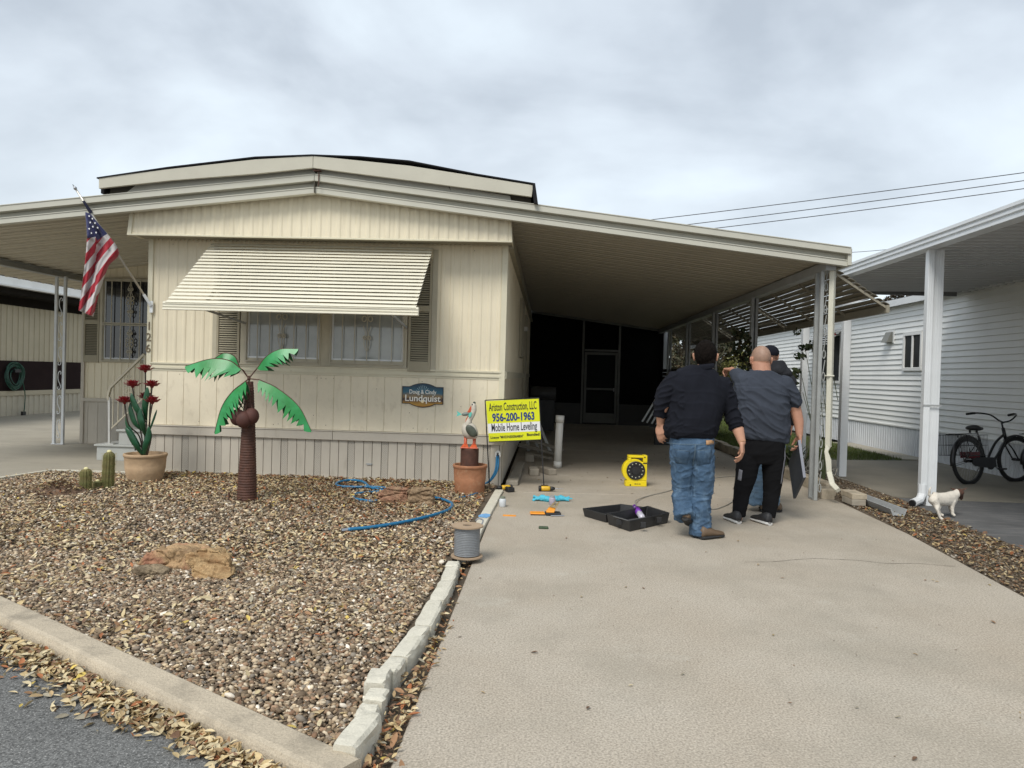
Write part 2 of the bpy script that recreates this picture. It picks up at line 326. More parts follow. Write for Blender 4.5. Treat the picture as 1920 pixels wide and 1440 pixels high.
# middle rail, three steps
for z0, z1, d in [(1.435,1.455,.030),(1.40,1.435,.016),(1.375,1.40,.026),(1.345,1.375,.012)]:
    MB().box(XL+.05, XR-.05, FY-d, FY+.01, z0, z1).build('belt_rail', trimc, home)
x = XL+.06; k = 0
while x < XR-.06:
    x2 = min(x+.219, XR-.055); MB().box(x+.0015, x2-.0015, FY-.007, FY+.011, .645, 1.345).build('siding_board', sidlow, home, bevel=.003); x = x2+.0005
MB().box(XL+.05, XR-.05, FY-.001, FY+.0115, .64, 1.35).build('board_backing', M('groove_paint', (.55,.50,.36), .7), home)
MB().box(XL, -2.72, FY-.05, FY+.0, .52, .635).box(XL, -2.72, FY-.06, FY, .63, .642).build('skirt_rail', skirtm, home, bevel=.003)
MB().box(-2.715, XR, FY-.05, FY+.0, .52, .635).box(-2.715, XR, FY-.06, FY, .63, .642).build('skirt_rail', skirtm, home, bevel=.003)
for x0, x1 in [(XL, XL+.065), (XR-.075, XR)]:
    MB().box(x0, x1, FY-.022, FY+.03, .643, 3.12).build('corner_trim', trimc, home, bevel=.004)
# skirting: plain panels and perforated vent strips
vm = M('vent_strip', (.43,.40,.34), .5, .04, 3)
nt = vm.node_tree; b = nt.nodes['Principled BSDF']; t = nt.nodes.new('ShaderNodeTexCoord'); vo = nt.nodes.new('ShaderNodeTexVoronoi'); vo.inputs['Scale'].default_value = 62; vo.inputs['Randomness'].default_value = .12
mp = nt.nodes.new('ShaderNodeMapping'); mp.inputs['Rotation'].default_value = (0, math.radians(45), 0); mp.inputs['Scale'].default_value = (1, .01, 1)
nt.links.new(t.outputs['Object'], mp.inputs[0]); nt.links.new(mp.outputs[0], vo.inputs[0])
r = nt.nodes.new('ShaderNodeMapRange'); r.inputs[1].default_value = .26; r.inputs[2].default_value = .40; nt.links.new(vo.outputs[0], r.inputs[0])
mxx = nt.nodes.new('ShaderNodeMix'); mxx.data_type = 'RGBA'; nt.links.new(r.outputs[0], mxx.inputs[0]); mxx.inputs[6].default_value = (.27,.24,.195,1); mxx.inputs[7].default_value = (.50,.46,.39,1); nt.links.new(mxx.outputs[2], b.inputs['Base Color'])
x = XL+.06
while x < XR-.02:
    for wdt, mt, nm in ((.088, vm, 'vent_strip'), (.118, skirtm, 'skirt_panel'), (.112, skirtm, 'skirt_panel'), (.118, skirtm, 'skirt_panel')):
        x2 = min(x+wdt, XR-.012)
        if x2-x < .02: break
        MB().box(x+.003, x2-.003, FY-.016 if nm == 'skirt_panel' else FY-.008, FY+.01, -.03, .52).build(nm, mt, home, bevel=.003 if nm == 'skirt_panel' else 0)
        x = x2
    else: continue
    break
MB().box(XL+.02, XR-.012, FY+.002, FY+.013, -.05, .53).build('skirt_backing', M('skirt_backing', (.22,.2,.16), .7), home)
MB().box(XL+.1, -1.0, FY-.05, FY-.02, -.02, .035).build('base_rail', M('pale_rail', (.6,.58,.5), .6), home)
MB().box(-2.28,-2.20, FY-.028, FY-.017, .222,.232).box(-2.27,-2.21, FY-.03, FY-.028, .214,.222).build('panel_clip', alumg, home)
# gable: ribbed overhang
def gz(x): return 3.60-.1228*abs(x+2.865)
gx0, gx1, GY = -5.255, -.478, 8.85
b = MB(); xs = rib_profile(gx0, gx1, .122, .034, .010, .018)
xs2 = []
for i, (x, d) in enumerate(xs):
    xs2.append((x, d))
    if i+1 < len(xs) and x < -2.865 < xs[i+1][0]: xs2.append((-2.865, d+(xs[i+1][1]-d)*(-2.865-x)/(xs[i+1][0]-x)))
ribsheet('gable_panel', xs2, lambda x: 3.045, lambda x: gz(x)+.06, GY, siding, home)
MB().box(gx0-.03, gx1+.012, GY-.018, GY+.01, 3.028, 3.048).build('gable_drip_edge', trimc, home, bevel=.002)
b = MB().prism([(gx0-.03,3.04),(gx0-.0,3.32),(gx0+.05,3.32),(gx0+.02,3.04)], 'y', GY-.016, GY+.3)
b.prism([(gx1+.012,3.04),(gx1-.008,3.30),(gx1-.012,3.30),(gx1-.0,3.04)], 'y', GY-.012, GY+.34).build('gable_side', trimc, home)
MB().box(gx0, gx1, GY+.002, FY+.02, 3.05, 3.062).build('eave_soffit', M('eave_soffit', (.30,.27,.2), .7), home)
sw_ = MB()
for i in range(39):
    x = gx0+.06+i*.1225; sw_.ell((x+random.uniform(-.01,.01), GY-.004, 3.075+random.uniform(-.006,.012)), (.005,.004,.005), 6, 4)
for i in range(30):
    x = random.uniform(XL+.2, XR-.2); z = random.choice([1.30,.70,1.49,2.98,random.uniform(.7,1.3)])+random.uniform(-.01,.01); sw_.ell((x, FY-.009, z), (.005,.004,.005), 6, 4)
tag(sw_.build('screw_heads', M('rusty_screw', (.16,.09,.05), .7, .4, 60), home), kind='stuff')
sc_ = MB()
for i in range(80):
    x = -5.1+i*.0575; sc_.box(x, x+.028, FY-.03, FY-.012, 3.03, 3.05)
tag(sc_.build('scalloped_trim', trimc, home), kind='stuff')
# roof boards, roofing and flashing
def board(pl): return MB().prism(pl, 'y', 8.58, 8.62).build('roof_board', boardm, home, bevel=.003)
board([(-5.497,3.54),(-5.499,3.668),(-4.65,3.785),(-3.57,3.918),(-2.867,3.97),(-2.867,3.826),(-3.564,3.745),(-4.6,3.65)])
board([(-2.863,3.826),(-2.863,3.97),(-1.70,3.868),(-.222,3.66),(-.237,3.522),(-1.665,3.69)])
top = [(-5.52,3.672),(-4.638,3.812),(-3.569,3.95),(-2.88,3.985),(-2.3,3.972),(-1.704,3.93),(-.902,3.786),(-.215,3.684)]
b = MB(); rings = []
for yy in (8.57, 22.2): rings.append([(x,yy,z) for x,z in top]+[(x,yy,z-.014) for x,z in reversed(top)])
n = len(rings[0]); b.add(rings[0]+rings[1], [tuple(range(n)), tuple(range(2*n-1,n-1,-1))]+[(i,(i+1)%n,n+(i+1)%n,n+i) for i in range(n)]); b.build('roof', asphr, home)
b = MB().hexa([(-.21,8.56,3.45),(-.16,8.56,3.44),(-.16,22,3.44),(-.21,22,3.45),(-.235,8.56,3.68),(-.20,8.56,3.68),(-.20,22,3.68),(-.235,22,3.68)])
b.hexa([(-5.52,8.66,3.50),(-5.48,8.66,3.50),(-5.48,22,3.50),(-5.52,22,3.50),(-5.52,8.66,3.64),(-5.48,8.66,3.64),(-5.48,22,3.64),(-5.52,22,3.64)]).build('roof_side_edge', asphr, home)
flash = M('white_flashing', (.62,.60,.52), .5, .06, 3)
for pl in ([(-5.25,3.50),(-5.1,3.62),(-3.9,3.74),(-2.88,3.86),(-2.88,3.70),(-4.0,3.56)], [(-2.85,3.86),(-2.0,3.78),(-1.25,3.67),(-1.2,3.58),(-2.85,3.70)], [(-1.23,3.66),(-.5,3.56),(-.48,3.48),(-1.2,3.56)]):
    MB().prism(pl, 'y', 8.70, 8.72).build('flashing', flash, home)
MB().prism([(-5.45,3.45),(-2.865,3.75),(-.25,3.45),(-.25,3.62),(-2.865,3.9),(-5.45,3.6)], 'y', 8.735, 8.76).build('gable_backing', M('dark_gap', (.12,.105,.08), .8), home)
MB().box(-2.87,-2.78,8.60,8.66,3.80,3.812).box(-2.81,-2.80,8.62,8.63,3.62,3.80).build('drip_bracket', rust, home)
# front windows
def scroll(b, c, s, flip=1, r=.0045, up=1):
    pts = []
    for k in range(15):
        a = k*.5; q = s*(1-.055*k); pts.append((c[0]+flip*q*(1-math.cos(a))*.8, c[1], c[2]+up*q*math.sin(a)))
    b.tube(pts, r, 5)
def grille(parent, x0, x1, z0, z1, y, nb, r=.0045):
    g = MB().box(x0, x1, y-.008, y+.008, z0, z0+.014).box(x0, x1, y-.008, y+.008, z1-.014, z1).box(x0, x0+.014, y-.0079, y+.0079, z0, z1).box(x1-.014, x1, y-.0079, y+.0079, z0, z1)
    o = g.build('window_guard', ironm, parent)
    for i in range(nb):
        xx = x0+(i+1)*(x1-x0)/(nb+1); MB().box(xx-r, xx+r, y-.006, y+.006, z0+.015, z1-.015).build('bar', ironm, o, local=False)
    g = MB(); xm = x0+(nb//2+1)*(x1-x0)/(nb+1) if nb % 2 else (x0+x1)/2; zm = (z0+z1)/2
    h = (z1-z0)
    for f in (-1, 1):
        for zz, s, u in ((zm+h*.26,.028,1),(zm+h*.06,.045,1),(zm-h*.02,.045,-1),(zm-h*.22,.03,-1)): scroll(g, (xm+f*.012, y-.01, zz), s*1.15, f, .008, u)
        g.tube(curve_pts([(xm+f*.05,y-.01,zm+h*.12),(xm+f*.02,y-.01,zm+h*.2),(xm+f*.035,y-.01,zm+h*.3),(xm+f*.01,y-.01,zm+h*.38)],5), .005, 5)
        g.tube(curve_pts([(xm+f*.05,y-.01,zm-h*.1),(xm+f*.02,y-.01,zm-h*.18),(xm+f*.035,y-.01,zm-h*.28),(xm+f*.01,y-.01,zm-h*.36)],5), .005, 5)
    g.build('scrollwork', ironm, o)
    return o
blindm = M('blind', (.50,.50,.47), .7, .05, 3)
def window(parent, x0, x1, z0, z1, y, gx0, gx1, gz0, gz1, bars, glassmat, blind=True):
    f = MB(); f.box(x0, gx0, y-.035, y+.01, z0, z1).box(gx1, x1, y-.035, y+.01, z0, z1).box(gx0, gx1, y-.0349, y+.01, z0, gz0).box(gx0, gx1, y-.0349, y+.01, gz1, z1)
    w_ = f.build('window', tanf, parent, bevel=.003)
    MB().box(gx0, gx1, y-.012, y-.008, gz0, gz1).build('glass', glassmat, w_)
    s = MB().box(gx0, gx0+.02, y-.024, y-.012, gz0, gz1).box(gx1-.02, gx1, y-.024, y-.012, gz0, gz1).box(gx0+.02, gx1-.02, y-.0239, y-.012, gz0, gz0+.02); s.build('sash', alum, w_)
    return w_
wl = window(home, -3.954, -2.90, 1.47, 2.80, FY, -3.862, -2.925, 1.545, 2.74, 6, winglass)
wr = window(home, -2.80, -1.79, 1.47, 2.80, FY, -2.763, -1.836, 1.545, 2.74, 6, winglass)
MB().box(-2.90, -2.80, FY-.028, FY+.01, 1.47, 2.80).box(-3.97, -1.77, FY-.045, FY, 1.455, 1.472).build('window_post', tanf, home, bevel=.003)
for (a, b2) in ((-3.88,-2.93),(-2.78,-1.82)):
    # slatted blind seen behind the glass as pale lines (narrow strips set on the inner side)
    grille(home, a, b2, 1.50, 2.72, FY-.055, 5)
bl = MB(); z = 1.56
while z < 2.72: bl.box(-3.84,-2.945,FY-.0075,FY-.0045,z,z+.012).box(-2.74,-1.855,FY-.0075,FY-.0045,z,z+.012); z += .032
# ---- shutters: frame + louvres
def shutter(parent, x0, x1, z0, z1, y, rails=(), lab=None):
    fr = .03; s = MB().box(x0, x0+fr, y-.03, y, z0, z1).box(x1-fr, x1, y-.03, y, z0, z1).box(x0+fr, x1-fr, y-.0299, y, z0, z0+.13).box(x0+fr, x1-fr, y-.0299, y, z1-.06, z1)
    for r in rails: s.box(x0+fr, x1-fr, y-.0299, y, r, r+.075)
    o = s.build('shutter', shutm, parent, bevel=.002)
    MB().box(x0+fr, x1-fr, y-.005, y-.002, z0+.13, z1-.06).build('backing', M('shutter_gap_shade', (.09,.08,.055), .8), o)  # back plate coloured dark for the shade between the louvres
    l = MB(); z = z0+.14
    while z < z1-.08:
        if not any(r-.012 < z < r+.078 for r in rails): l.hexa([(x0+fr,y-.026,z),(x1-fr,y-.026,z),(x1-fr,y-.010,z+.014),(x0+fr,y-.010,z+.014),(x0+fr,y-.024,z+.004),(x1-fr,y-.024,z+.004),(x1-fr,y-.008,z+.019),(x0+fr,y-.008,z+.019)])
        z += .029
    tag(l.build('louvres', shutm, o), kind='stuff')
shutter(home, -4.27, -3.965, 1.455, 2.86, FY-.012, (2.19,)); shutter(home, -1.775, -1.485, 1.425, 2.86, FY-.012, (2.19,))
MB().box(-1.483,-1.42,FY-.02,FY+.0,1.42,2.98).build('shutter_side_strip', tanf, home); MB().box(-4.33,-4.272,FY-.02,FY,1.456,2.98).build('shutter_side_strip', tanf, home)
# ---- text helper
def text(s, size, mat, parent, loc, rot=(math.pi/2,0,0), sx=1, ext=.0015, off=0, align='CENTER', name='lettering', sy=1, shear=0):
    c = bpy.data.curves.new('t', 'FONT'); c.body = s; c.size = size; c.extrude = ext; c.offset = off; c.align_x = align; c.align_y = 'CENTER'; c.shear = shear; c.resolution_u = 3
    o = bpy.data.objects.new('t', c); COL.objects.link(o); bpy.context.view_layer.update()
    me = bpy.data.meshes.new_from_object(o.evaluated_get(bpy.context.evaluated_depsgraph_get())); bpy.data.objects.remove(o); me.name = name
    me.materials.clear(); me.materials.append(mat)
    k = bpy.data.objects.new(name, me); COL.objects.link(k); k.parent = parent; k.location = Vector(loc)-worldloc(parent); k.rotation_euler = rot; k.scale = (sx, sy, 1); return k
brz = M('bronze_numerals', (.16,.12,.07), .4, .1, 9)
for ch, p in (('1',(280,612)),('2',(279,633)),('6',(278,654))):
    q = W(*p, FY); text(ch, .15, brz, home, (q.x+.012, FY-.028, q.z), name='house_number', ext=.003)
# right side wall details (seen at a glancing angle)
sw = MB(); y = FY+.05; pts = []
while y < 21.9: pts += [(y,0),(y+.05,0),(y+.055,.007),(y+.09,.007),(y+.095,0)]; y += .122
n = len(pts); sw.add([(XR-.01+d, yy, 1.455) for yy, d in pts]+[(XR-.01+d, yy, 3.30) for yy, d in pts], [(i,i+1,n+i+1,n+i) for i in range(n-1)]); sw.build('side_siding', siding, home)
sw = MB(); sw.add([(XR-.01+d, yy, .02) for yy, d in pts]+[(XR-.01+d, yy, .53) for yy, d in pts], [(i,i+1,n+i+1,n+i) for i in range(n-1)]); sw.build('side_skirt', skirtm, home)
MB().box(XR-.012, XR-.004, FY+.03, 22, .53, 1.36).build('side_boards', sidlow, home)
MB().box(XR-.01, XR+.018, FY+.02, 22, 1.36, 1.455).build('side_rail', trimc, home)
MB().box(XR-.01, XR+.035, FY+.0, 22, .53, .64).build('side_skirt_rail', skirtm, home)
MB().box(XR-.01, XR+.06, FY+.02, 22, 3.02, 3.08).box(XR-.01, XR+.035, FY+.02, 22, 3.08, 3.30).build('side_eave_trim', M('side_eave', (.33,.3,.22), .6, .1, 5), home)
for y0, y1, z0, z1 in ((13.4,14.6,1.75,2.85),(16.0,16.9,.65,2.75)):
    wn = MB().box(XR, XR+.05, y0, y0+.07, z0, z1).box(XR, XR+.05, y1-.07, y1, z0, z1).box(XR,XR+.05,y0+.07,y1-.07,z0,z0+.06).box(XR,XR+.05,y0+.07,y1-.07,z1-.06,z1).build('side_window', tanf, home, bevel=.003)
    MB().box(XR, XR+.012, y0+.07, y1-.07, z0+.06, z1-.06).build('glass', darkglass, wn)
MB().box(XR+.0,XR+.10,15.3,15.45,2.35,2.44).build('wall_lamp', whitep, home, bevel=.01)
# ---- left extension with its window
an = MB().box(-8.16,-5.22,12.42,22,.62,3.25); an.build('extension_wall', siding, home)
ribsheet('extension_siding', rib_profile(-8.16,-5.25,.122,.034,.007,.005), lambda x: 1.0-.25, lambda x: 3.2, 12.41, siding, home)
ribsheet('extension_skirt', rib_profile(-8.16,-5.25,.18,.03,.006,.005), lambda x: -.02, lambda x: .75, 12.405, skirtm, home)
MB().box(-8.17,-5.25,12.37,12.42,.74,.80).box(-8.19,-8.13,12.38,12.5,0,3.2).build('extension_trim', skirtm, home, bevel=.004)
we = window(home, -7.86, -6.75, 1.44, 2.92, 12.40, -7.78, -6.80, 1.50, 2.86, 6, darkglass)
MB().box(-7.78,-6.80,12.375,12.39,2.10,2.14).build('meeting_rail', tanf, we)
grille(home, -7.80, -6.78, 2.12, 2.90, 12.34, 5, .007); grille(home, -7.80, -6.78, 1.46, 2.10, 12.34, 5, .007)
shutter(home, -8.15, -7.87, 1.43, 2.78, 12.40, (2.1,))
# ================================================================== slatted awning over the front window
aw = thing('window_awning', (-2.87,FY-.6,2.6), 'cream aluminium louvred awning propped out over the front window', 'awning')
A0, A1 = Vector((0, FY-.06, 3.005)), Vector((0, 8.03, 2.13)); ns = 18; ax0, ax1 = -4.325, -1.475
d = (A1-A0)/ns; dn = d.normalized(); nn_ = Vector((0, dn.z, -dn.y)); nn_ = -nn_ if nn_.z < 0 else nn_
sl0 = None
for i in range(ns):
    c = A0+d*i
    if sl0 is None:
        b = MB(); prof = []
        for k in range(6):
            q = k/5; prof.append((c+d*(q*1.42-.05)+nn_*(-.004+.034*q-.006*(2*q-1)**2), ))
        ring = [p[0] for p in prof]+[p[0]-nn_*.0025 for p in reversed(prof)]
        n = len(ring); b.add([(ax0,p.y,p.z) for p in ring]+[(ax1,p.y,p.z) for p in ring], [tuple(range(n)), tuple(range(2*n-1,n-1,-1))]+[(j,(j+1)%n,n+(j+1)%n,n+j) for j in range(n)])
        sl0 = b.build('slat', awnm, aw); s = sl0
    else: s = inst(sl0, loc=d*i)
    s.rotation_euler = (random.uniform(-.008,.008)*0, 0, 0)
MB().hexa([(ax0-.03,8.0,2.045),(ax1+.03,8.0,2.045),(ax1+.03,8.05,2.045),(ax0-.03,8.05,2.045),(ax0-.03,8.0,2.14),(ax1+.03,8.0,2.14),(ax1+.03,8.05,2.14),(ax0-.03,8.05,2.14)]).box(ax0-.03,ax1+.03,7.985,8.0,2.045,2.06).box(ax0-.03,ax1+.03,7.99,8.0,2.08,2.086).box(ax0-.03,ax1+.03,7.99,8.0,2.112,2.118).build('front_rail', awnm, aw, bevel=.003)
for x in (ax0+.42, -2.9, ax1-.06): MB().beam(A0+Vector((x,.0,-.05)), A1+Vector((x,.0,-.05)), .03, .03).build('rafter', awnm, aw)
for x in (-4.0, -1.80): MB().beam((x, 8.12, 2.09), (x+(.12 if x < -3 else .0), FY-.03, 1.98), .02, .025).build('stay', alumg, aw)
# ================================================================== CARPORTS of the home (one roof each side)
def bz(x): return 3.556-(.1206 if x > -2.82 else .1125)*abs(x+2.82)       # underside of the fascia
def fascia(parent, x0, x1):
    for lo, hi, y0, y1, n_ in ((0,.074,8.68,8.76,'fascia_strip'),(.076,.138,8.735,8.76,'fascia_strip'),(.140,.222,8.64,8.76,'fascia_strip')):
        xr = 0
        b = MB().hexa([(x0,y0,bz(x0)+lo),(x1+xr,y0,bz(x1)+lo),(x1+xr,y1,bz(x1)+lo),(x0,y1,bz(x0)+lo),(x0,y0,bz(x0)+hi),(x1+xr,y0,bz(x1)+hi),(x1+xr,y1,bz(x1)+hi),(x0,y1,bz(x0)+hi)])
        if lo > .1 or lo == 0:      # a rolled bead under the top lip
            z = hi-.012; b.hexa([(x0,y0-.008,bz(x0)+z),(x1,y0-.008,bz(x1)+z),(x1,y0-.001,bz(x1)+z),(x0,y0-.001,bz(x0)+z),(x0,y0-.008,bz(x0)+hi),(x1,y0-.008,bz(x1)+hi),(x1,y0-.001,bz(x1)+hi),(x0,y0-.001,bz(x0)+hi)])
            pass
        b.build(n_, fasm, parent, bevel=.002)
def roofpans(parent, x0, x1, y0, y1, mat):
    def sz(x): return bz(x)+.075
    pan = None; y = y0; stp = .3048
    while y < y1:
        if pan is None:
            b = MB(); rd = 1 if x1 < 0 else .4; pr = [(0,0),(.006,-.022*rd),(.05,-.022*rd),(.056,0),(.148,0),(.152,-.010*rd),(.172,-.010*rd),(.176,0),(.3052,0)]
            n = len(pr); b.add([(x0,y+a,sz(x0)+c) for a,c in pr]+[(x1,y+a,sz(x1)+c) for a,c in pr], [(i,i+1,n+i+1,n+i) for i in range(n-1)])
            b.add([(x0,y,sz(x0)+.05),(x1,y,sz(x1)+.05),(x1,y+.3,sz(x1)+.05),(x0,y+.3,sz(x0)+.05)], [(0,1,2,3)])
            pan = b.build('roof_pan', mat, parent)
        else: inst(pan, loc=(0, y-y0, 0))
        y += stp
right = thing('carport', (1.5,15,0), 'cream metal carport roof on posts over the driveway right of the home', 'carport')
left = thing('patio_cover', (-7,12,0), 'cream ribbed metal patio cover on the left side of the home', 'patio cover')
fascia(right, -2.862, 3.50); fascia(left, -9.4, -2.868); MB().box(-2.868,-2.862,8.645,8.72,3.55,3.775).build('fascia_joint', M('joint_dark', (.1,.09,.07), .7), right)
MB().box(3.475,3.52,8.66,22,bz(3.5)+.01,bz(3.5)+.21).build('gutter', fasm, right, bevel=.004)
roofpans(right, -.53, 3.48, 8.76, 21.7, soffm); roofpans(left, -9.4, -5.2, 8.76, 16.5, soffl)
MB().hexa([(3.28,8.80,2.765),(3.40,8.80,2.765),(3.40,21.8,2.765),(3.28,21.8,2.765),(3.28,8.80,2.875),(3.40,8.80,2.875),(3.40,21.8,2.875),(3.28,21.8,2.875)]).build('side_beam', alumg, right, bevel=.004)
MB().box(-8.5,-8.38,8.8,16.5,2.97,2.985).box(-8.46,-8.42,8.8,16.5,2.90,2.97).box(-8.5,-8.38,8.8,16.5,2.88,2.90).build('side_beam', alumg, left, bevel=.003)
def latpost(parent, x, y, z1, wd, mt, mode='scroll'):
    o = MB().box(x, x+.045, y-.022, y+.022, 0, z1).box(x+wd-.045, x+wd, y-.022, y+.022, 0, z1).box(x-.01, x+wd+.01, y-.04, y+.04, 0, .012).build('post', mt, parent, bevel=.004)
    s = MB(); z = .12
    while z < z1-.4:
        L0 = .30; xm = x+wd/2
        pts = [(xm-.018,y,z+.035),(xm-.03,y,z+.01),(xm-.012,y,z-.012),(xm+.012,y,z+.0),(xm+.022,y,z+.05),(xm-.02,y,z+L0*.5),(xm-.024,y,z+L0-.06),(xm-.008,y,z+L0-.01),(xm+.014,y,z+L0),(xm+.028,y,z+L0-.03),(xm+.015,y,z+L0-.05)]
        s.tube(curve_pts(pts, 4), .007, 6); z += .42
    s.build('scrollwork', mt, o); return o
whp = M('white_post', (.60,.62,.63), .45, .08, 5)
latpost(left, -8.48, 12.1, 2.89, .20, whp); latpost(left, -8.42, 8.95, 2.89, .20, whp)
# front right post: two rails with a flattened chain of links, plus downspout
o = MB().box(3.262,3.305,8.90,8.95,0,2.77).box(3.262,3.305,9.06,9.10,0,2.77).box(3.262,3.305,8.951,9.059,0,.03).build('post', postm, right, bevel=.004)
s = MB(); z = .1
while z < 2.6:
    s.tube([(3.335+.017*math.cos(a), 8.93, z+.05+.05*math.sin(a)) for a in [k*math.pi/6 for k in range(12)]], .007, 6, closed=True); s.tube([(3.33,8.93,z+.1),(3.35,8.93,z+.25)], .006, 6); z += .27
s.build('scrollwork', postm, o)
ds = MB(); pp = [(3.385,8.87,2.80),(3.385,8.87,2.12),(3.387,8.87,2.10),(3.40,8.87,.66)]
ds.tube(pp, .042, 4, cap=False); ds.tube([(3.40,8.87,.67),(3.375,8.86,.60),(3.40,8.85,.50),(3.41,8.84,.36)], [.042,.03,.046,.040], 4); ds.tube([(3.41,8.84,.36),(3.43,8.78,.22),(3.45,8.66,.17)], [.043,.043,.04], 4); ds.box(3.343,3.43,8.825,8.915,1.50,1.52)
ds.build('downspout', dspm, right, bevel=.006)
for y in (12.0, 14.75, 17.5, 20.1): MB().box(3.29,3.335,y-.05,y+.05,0,2.77).box(3.36,3.40,y-.05,y+.05,0,2.77).build('post', alumg, right, bevel=.003)
# back screen wall with the door
sp = thing('screen_porch', (1.5,21.8,0), 'dark screened porch wall closing the back of the carport', 'screen porch')
def sz(x): return bz(x)+.07
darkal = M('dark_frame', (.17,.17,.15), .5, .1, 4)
for x0, x1 in ((-.56,1.05),(1.09,2.13),(2.17,3.44)):
    zb = .62 if x0 < 1 or x0 > 2 else 2.2
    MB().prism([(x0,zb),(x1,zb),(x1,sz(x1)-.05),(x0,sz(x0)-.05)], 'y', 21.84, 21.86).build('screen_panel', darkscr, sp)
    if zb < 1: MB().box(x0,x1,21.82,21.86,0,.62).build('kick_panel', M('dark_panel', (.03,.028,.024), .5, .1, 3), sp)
MB().hexa([(-.5,21.76,sz(-.5)-.06),(3.48,21.76,sz(3.48)-.06),(3.48,21.84,sz(3.48)-.06),(-.5,21.84,sz(-.5)-.06),(-.5,21.76,sz(-.5)),(3.48,21.76,sz(3.48)),(3.48,21.84,sz(3.48)),(-.5,21.84,sz(-.5))]).build('header', darkal, sp)
for x in (1.07, 2.15): MB().box(x-.03,x+.03,21.77,21.84,0,sz(x)-.06).build('mullion', darkal, sp)
MB().box(3.44,3.56,21.7,21.86,0,2.8).build('end_post', alumg, sp)
dr = MB().box(1.12,1.19,21.74,21.77,.04,2.16).box(2.03,2.10,21.74,21.77,.04,2.16).box(1.19,2.03,21.741,21.77,2.08,2.16).box(1.19,2.03,21.741,21.77,1.03,1.09).box(1.19,2.03,21.741,21.77,.04,.34).build('door', M('door_frame', (.13,.13,.11), .45, .1, 4), sp, bevel=.004)
MB().box(1.19,2.03,21.78,21.79,1.09,2.08).box(1.19,2.03,21.78,21.79,.34,1.03).build('glass', M('door_glass', (.006,.008,.007), .6, spec=.2), dr); MB().box(1.99,2.02,21.70,21.74,1.0,1.1).build('handle', alumg, dr)
MB().box(1.11,2.11,21.72,21.745,2.18,2.24).build('door_closer_rail', darkal, sp)
# near-black sheet added behind the screens for the porch's inner shade
MB().box(-.5,3.5,21.9,22.0,0,3.3).build('dark_backing', darkscr, sp)
# low fence of dark slats between the far posts + side drop awning of slats
sf = thing('slat_fence', (3.42,18,0), 'dark horizontal slat screen between the far carport posts', 'fence')
p0 = None
for i in range(14):
    if p0 is None: p0 = MB().box(3.405,3.42,15.6,21.6,.25,.335).build('slat', M('brown_slat', (.06,.05,.04), .7, .2, 4), sf)
    else: inst(p0, loc=(0,0,i*.105))
sa = thing('side_drop_awning', (3.8,14,2.5), 'tan slatted drop awning hung along the outer side of the carport', 'awning')
SA0, SA1 = Vector((3.46,0,2.82)), Vector((4.16,0,2.37)); slm = M('tan_slat', (.27,.245,.19), .5, .1, 3)
dd = SA1-SA0; first = None
for seg, (ya, yb) in enumerate(((9.10,12.9),(12.93,16.6),(16.63,21.2))):
    base = None
    for i in range(10):
        c = SA0+dd*(i/10)
        if base is None:
            b = MB(); rings = []
            for yy in (ya, yb):
                t_ = []
                for k in range(6):
                    q = k/5; t_.append((c.x-.02+.101*q, yy, c.z+.020+.016*math.sin(q*math.pi)-.027*q))
                rings.append(t_+[(x,y,z-.004) for x,y,z in reversed(t_)])
            b.loft(rings); base = b.build('slat', slm, sa)
        else: inst(base, loc=(dd.x*i/10, 0, dd.z*i/10)).rotation_euler = (random.uniform(-.0012,.0012), 0, 0)
    for yy in np.arange(ya+.03, yb, 1.22): MB().beam((SA0.x,yy,SA0.z-.012),(SA1.x,yy,SA1.z-.012),.03,.028).build('rafter', slm, sa)
    MB().box(4.13,4.17,ya,yb,2.305,2.40).build('edge_board', slm, sa)
for yy in (9.2,12.4,15.6): MB().beam((3.42,yy,2.33),(3.95,yy,2.48),.02,.02).build('stay', alum if yy < 10 else slm, sa)
# ================================================================== NEIGHBOURS
nb = thing('neighbour_home', (7.4,17,0), 'white lap sided mobile home on the right beyond the bicycle', 'mobile home')
lapm = overlay(M('white_lap_siding', (.84,.84,.81), .5, .03, 2), (.45,.45,.42), 3, .58, .8, .3, (3,.4,3)); NX = 7.4
lap = MB().add([(NX-.020,8.0,.56),(NX-.020,29,.56),(NX+.002,29,.668),(NX+.002,8,.668),(NX+.001,8,.56),(NX+.001,29,.56)], [(0,1,2,3),(4,5,1,0)]).build('lap_board', lapm, nb)
for i in range(1, 24): inst(lap, loc=(0,0,i*.1085))
MB().box(NX, 11.5, 8, 29, .02, 3.2).build('wall', lapm, nb)
b = MB(); pts = []; y = 8.0
while y < 29: pts += [(y,0),(y+.03,.0),(y+.034,.01),(y+.06,.01),(y+.064,0)]; y += .11
n = len(pts); b.add([(NX-.005-d, yy, -.01) for yy, d in pts]+[(NX-.005-d, yy, .56) for yy, d in pts], [(i,i+1,n+i+1,n+i) for i in range(n-1)]); b.build('skirt', M('white_skirt', (.66,.68,.70), .5, .05, 3), nb)
MB().box(NX-.03,NX,8,29,.555,.585).build('skirt_rail', lapm, nb)
MB().box(NX-.16,NX+.05,8,29,3.11,3.20).box(NX-.17,NX-.15,8,29,3.08,3.215).build('eave', M('white_eave', (.7,.71,.71), .5, .04, 3), nb)
MB().hexa([(NX-.12,8,3.216),(11.6,8,4.0),(11.6,29,4.0),(NX-.12,29,3.216),(NX-.12,8,3.24),(11.6,8,4.05),(11.6,29,4.05),(NX-.12,29,3.24)]).build('roof', asphr, nb)
vfr = M('white_vinyl', (.74,.74,.72), .4, .03, 3)
sidepane = M('side_pane', (.012,.013,.013), .5, .4, 5, spec=.2)
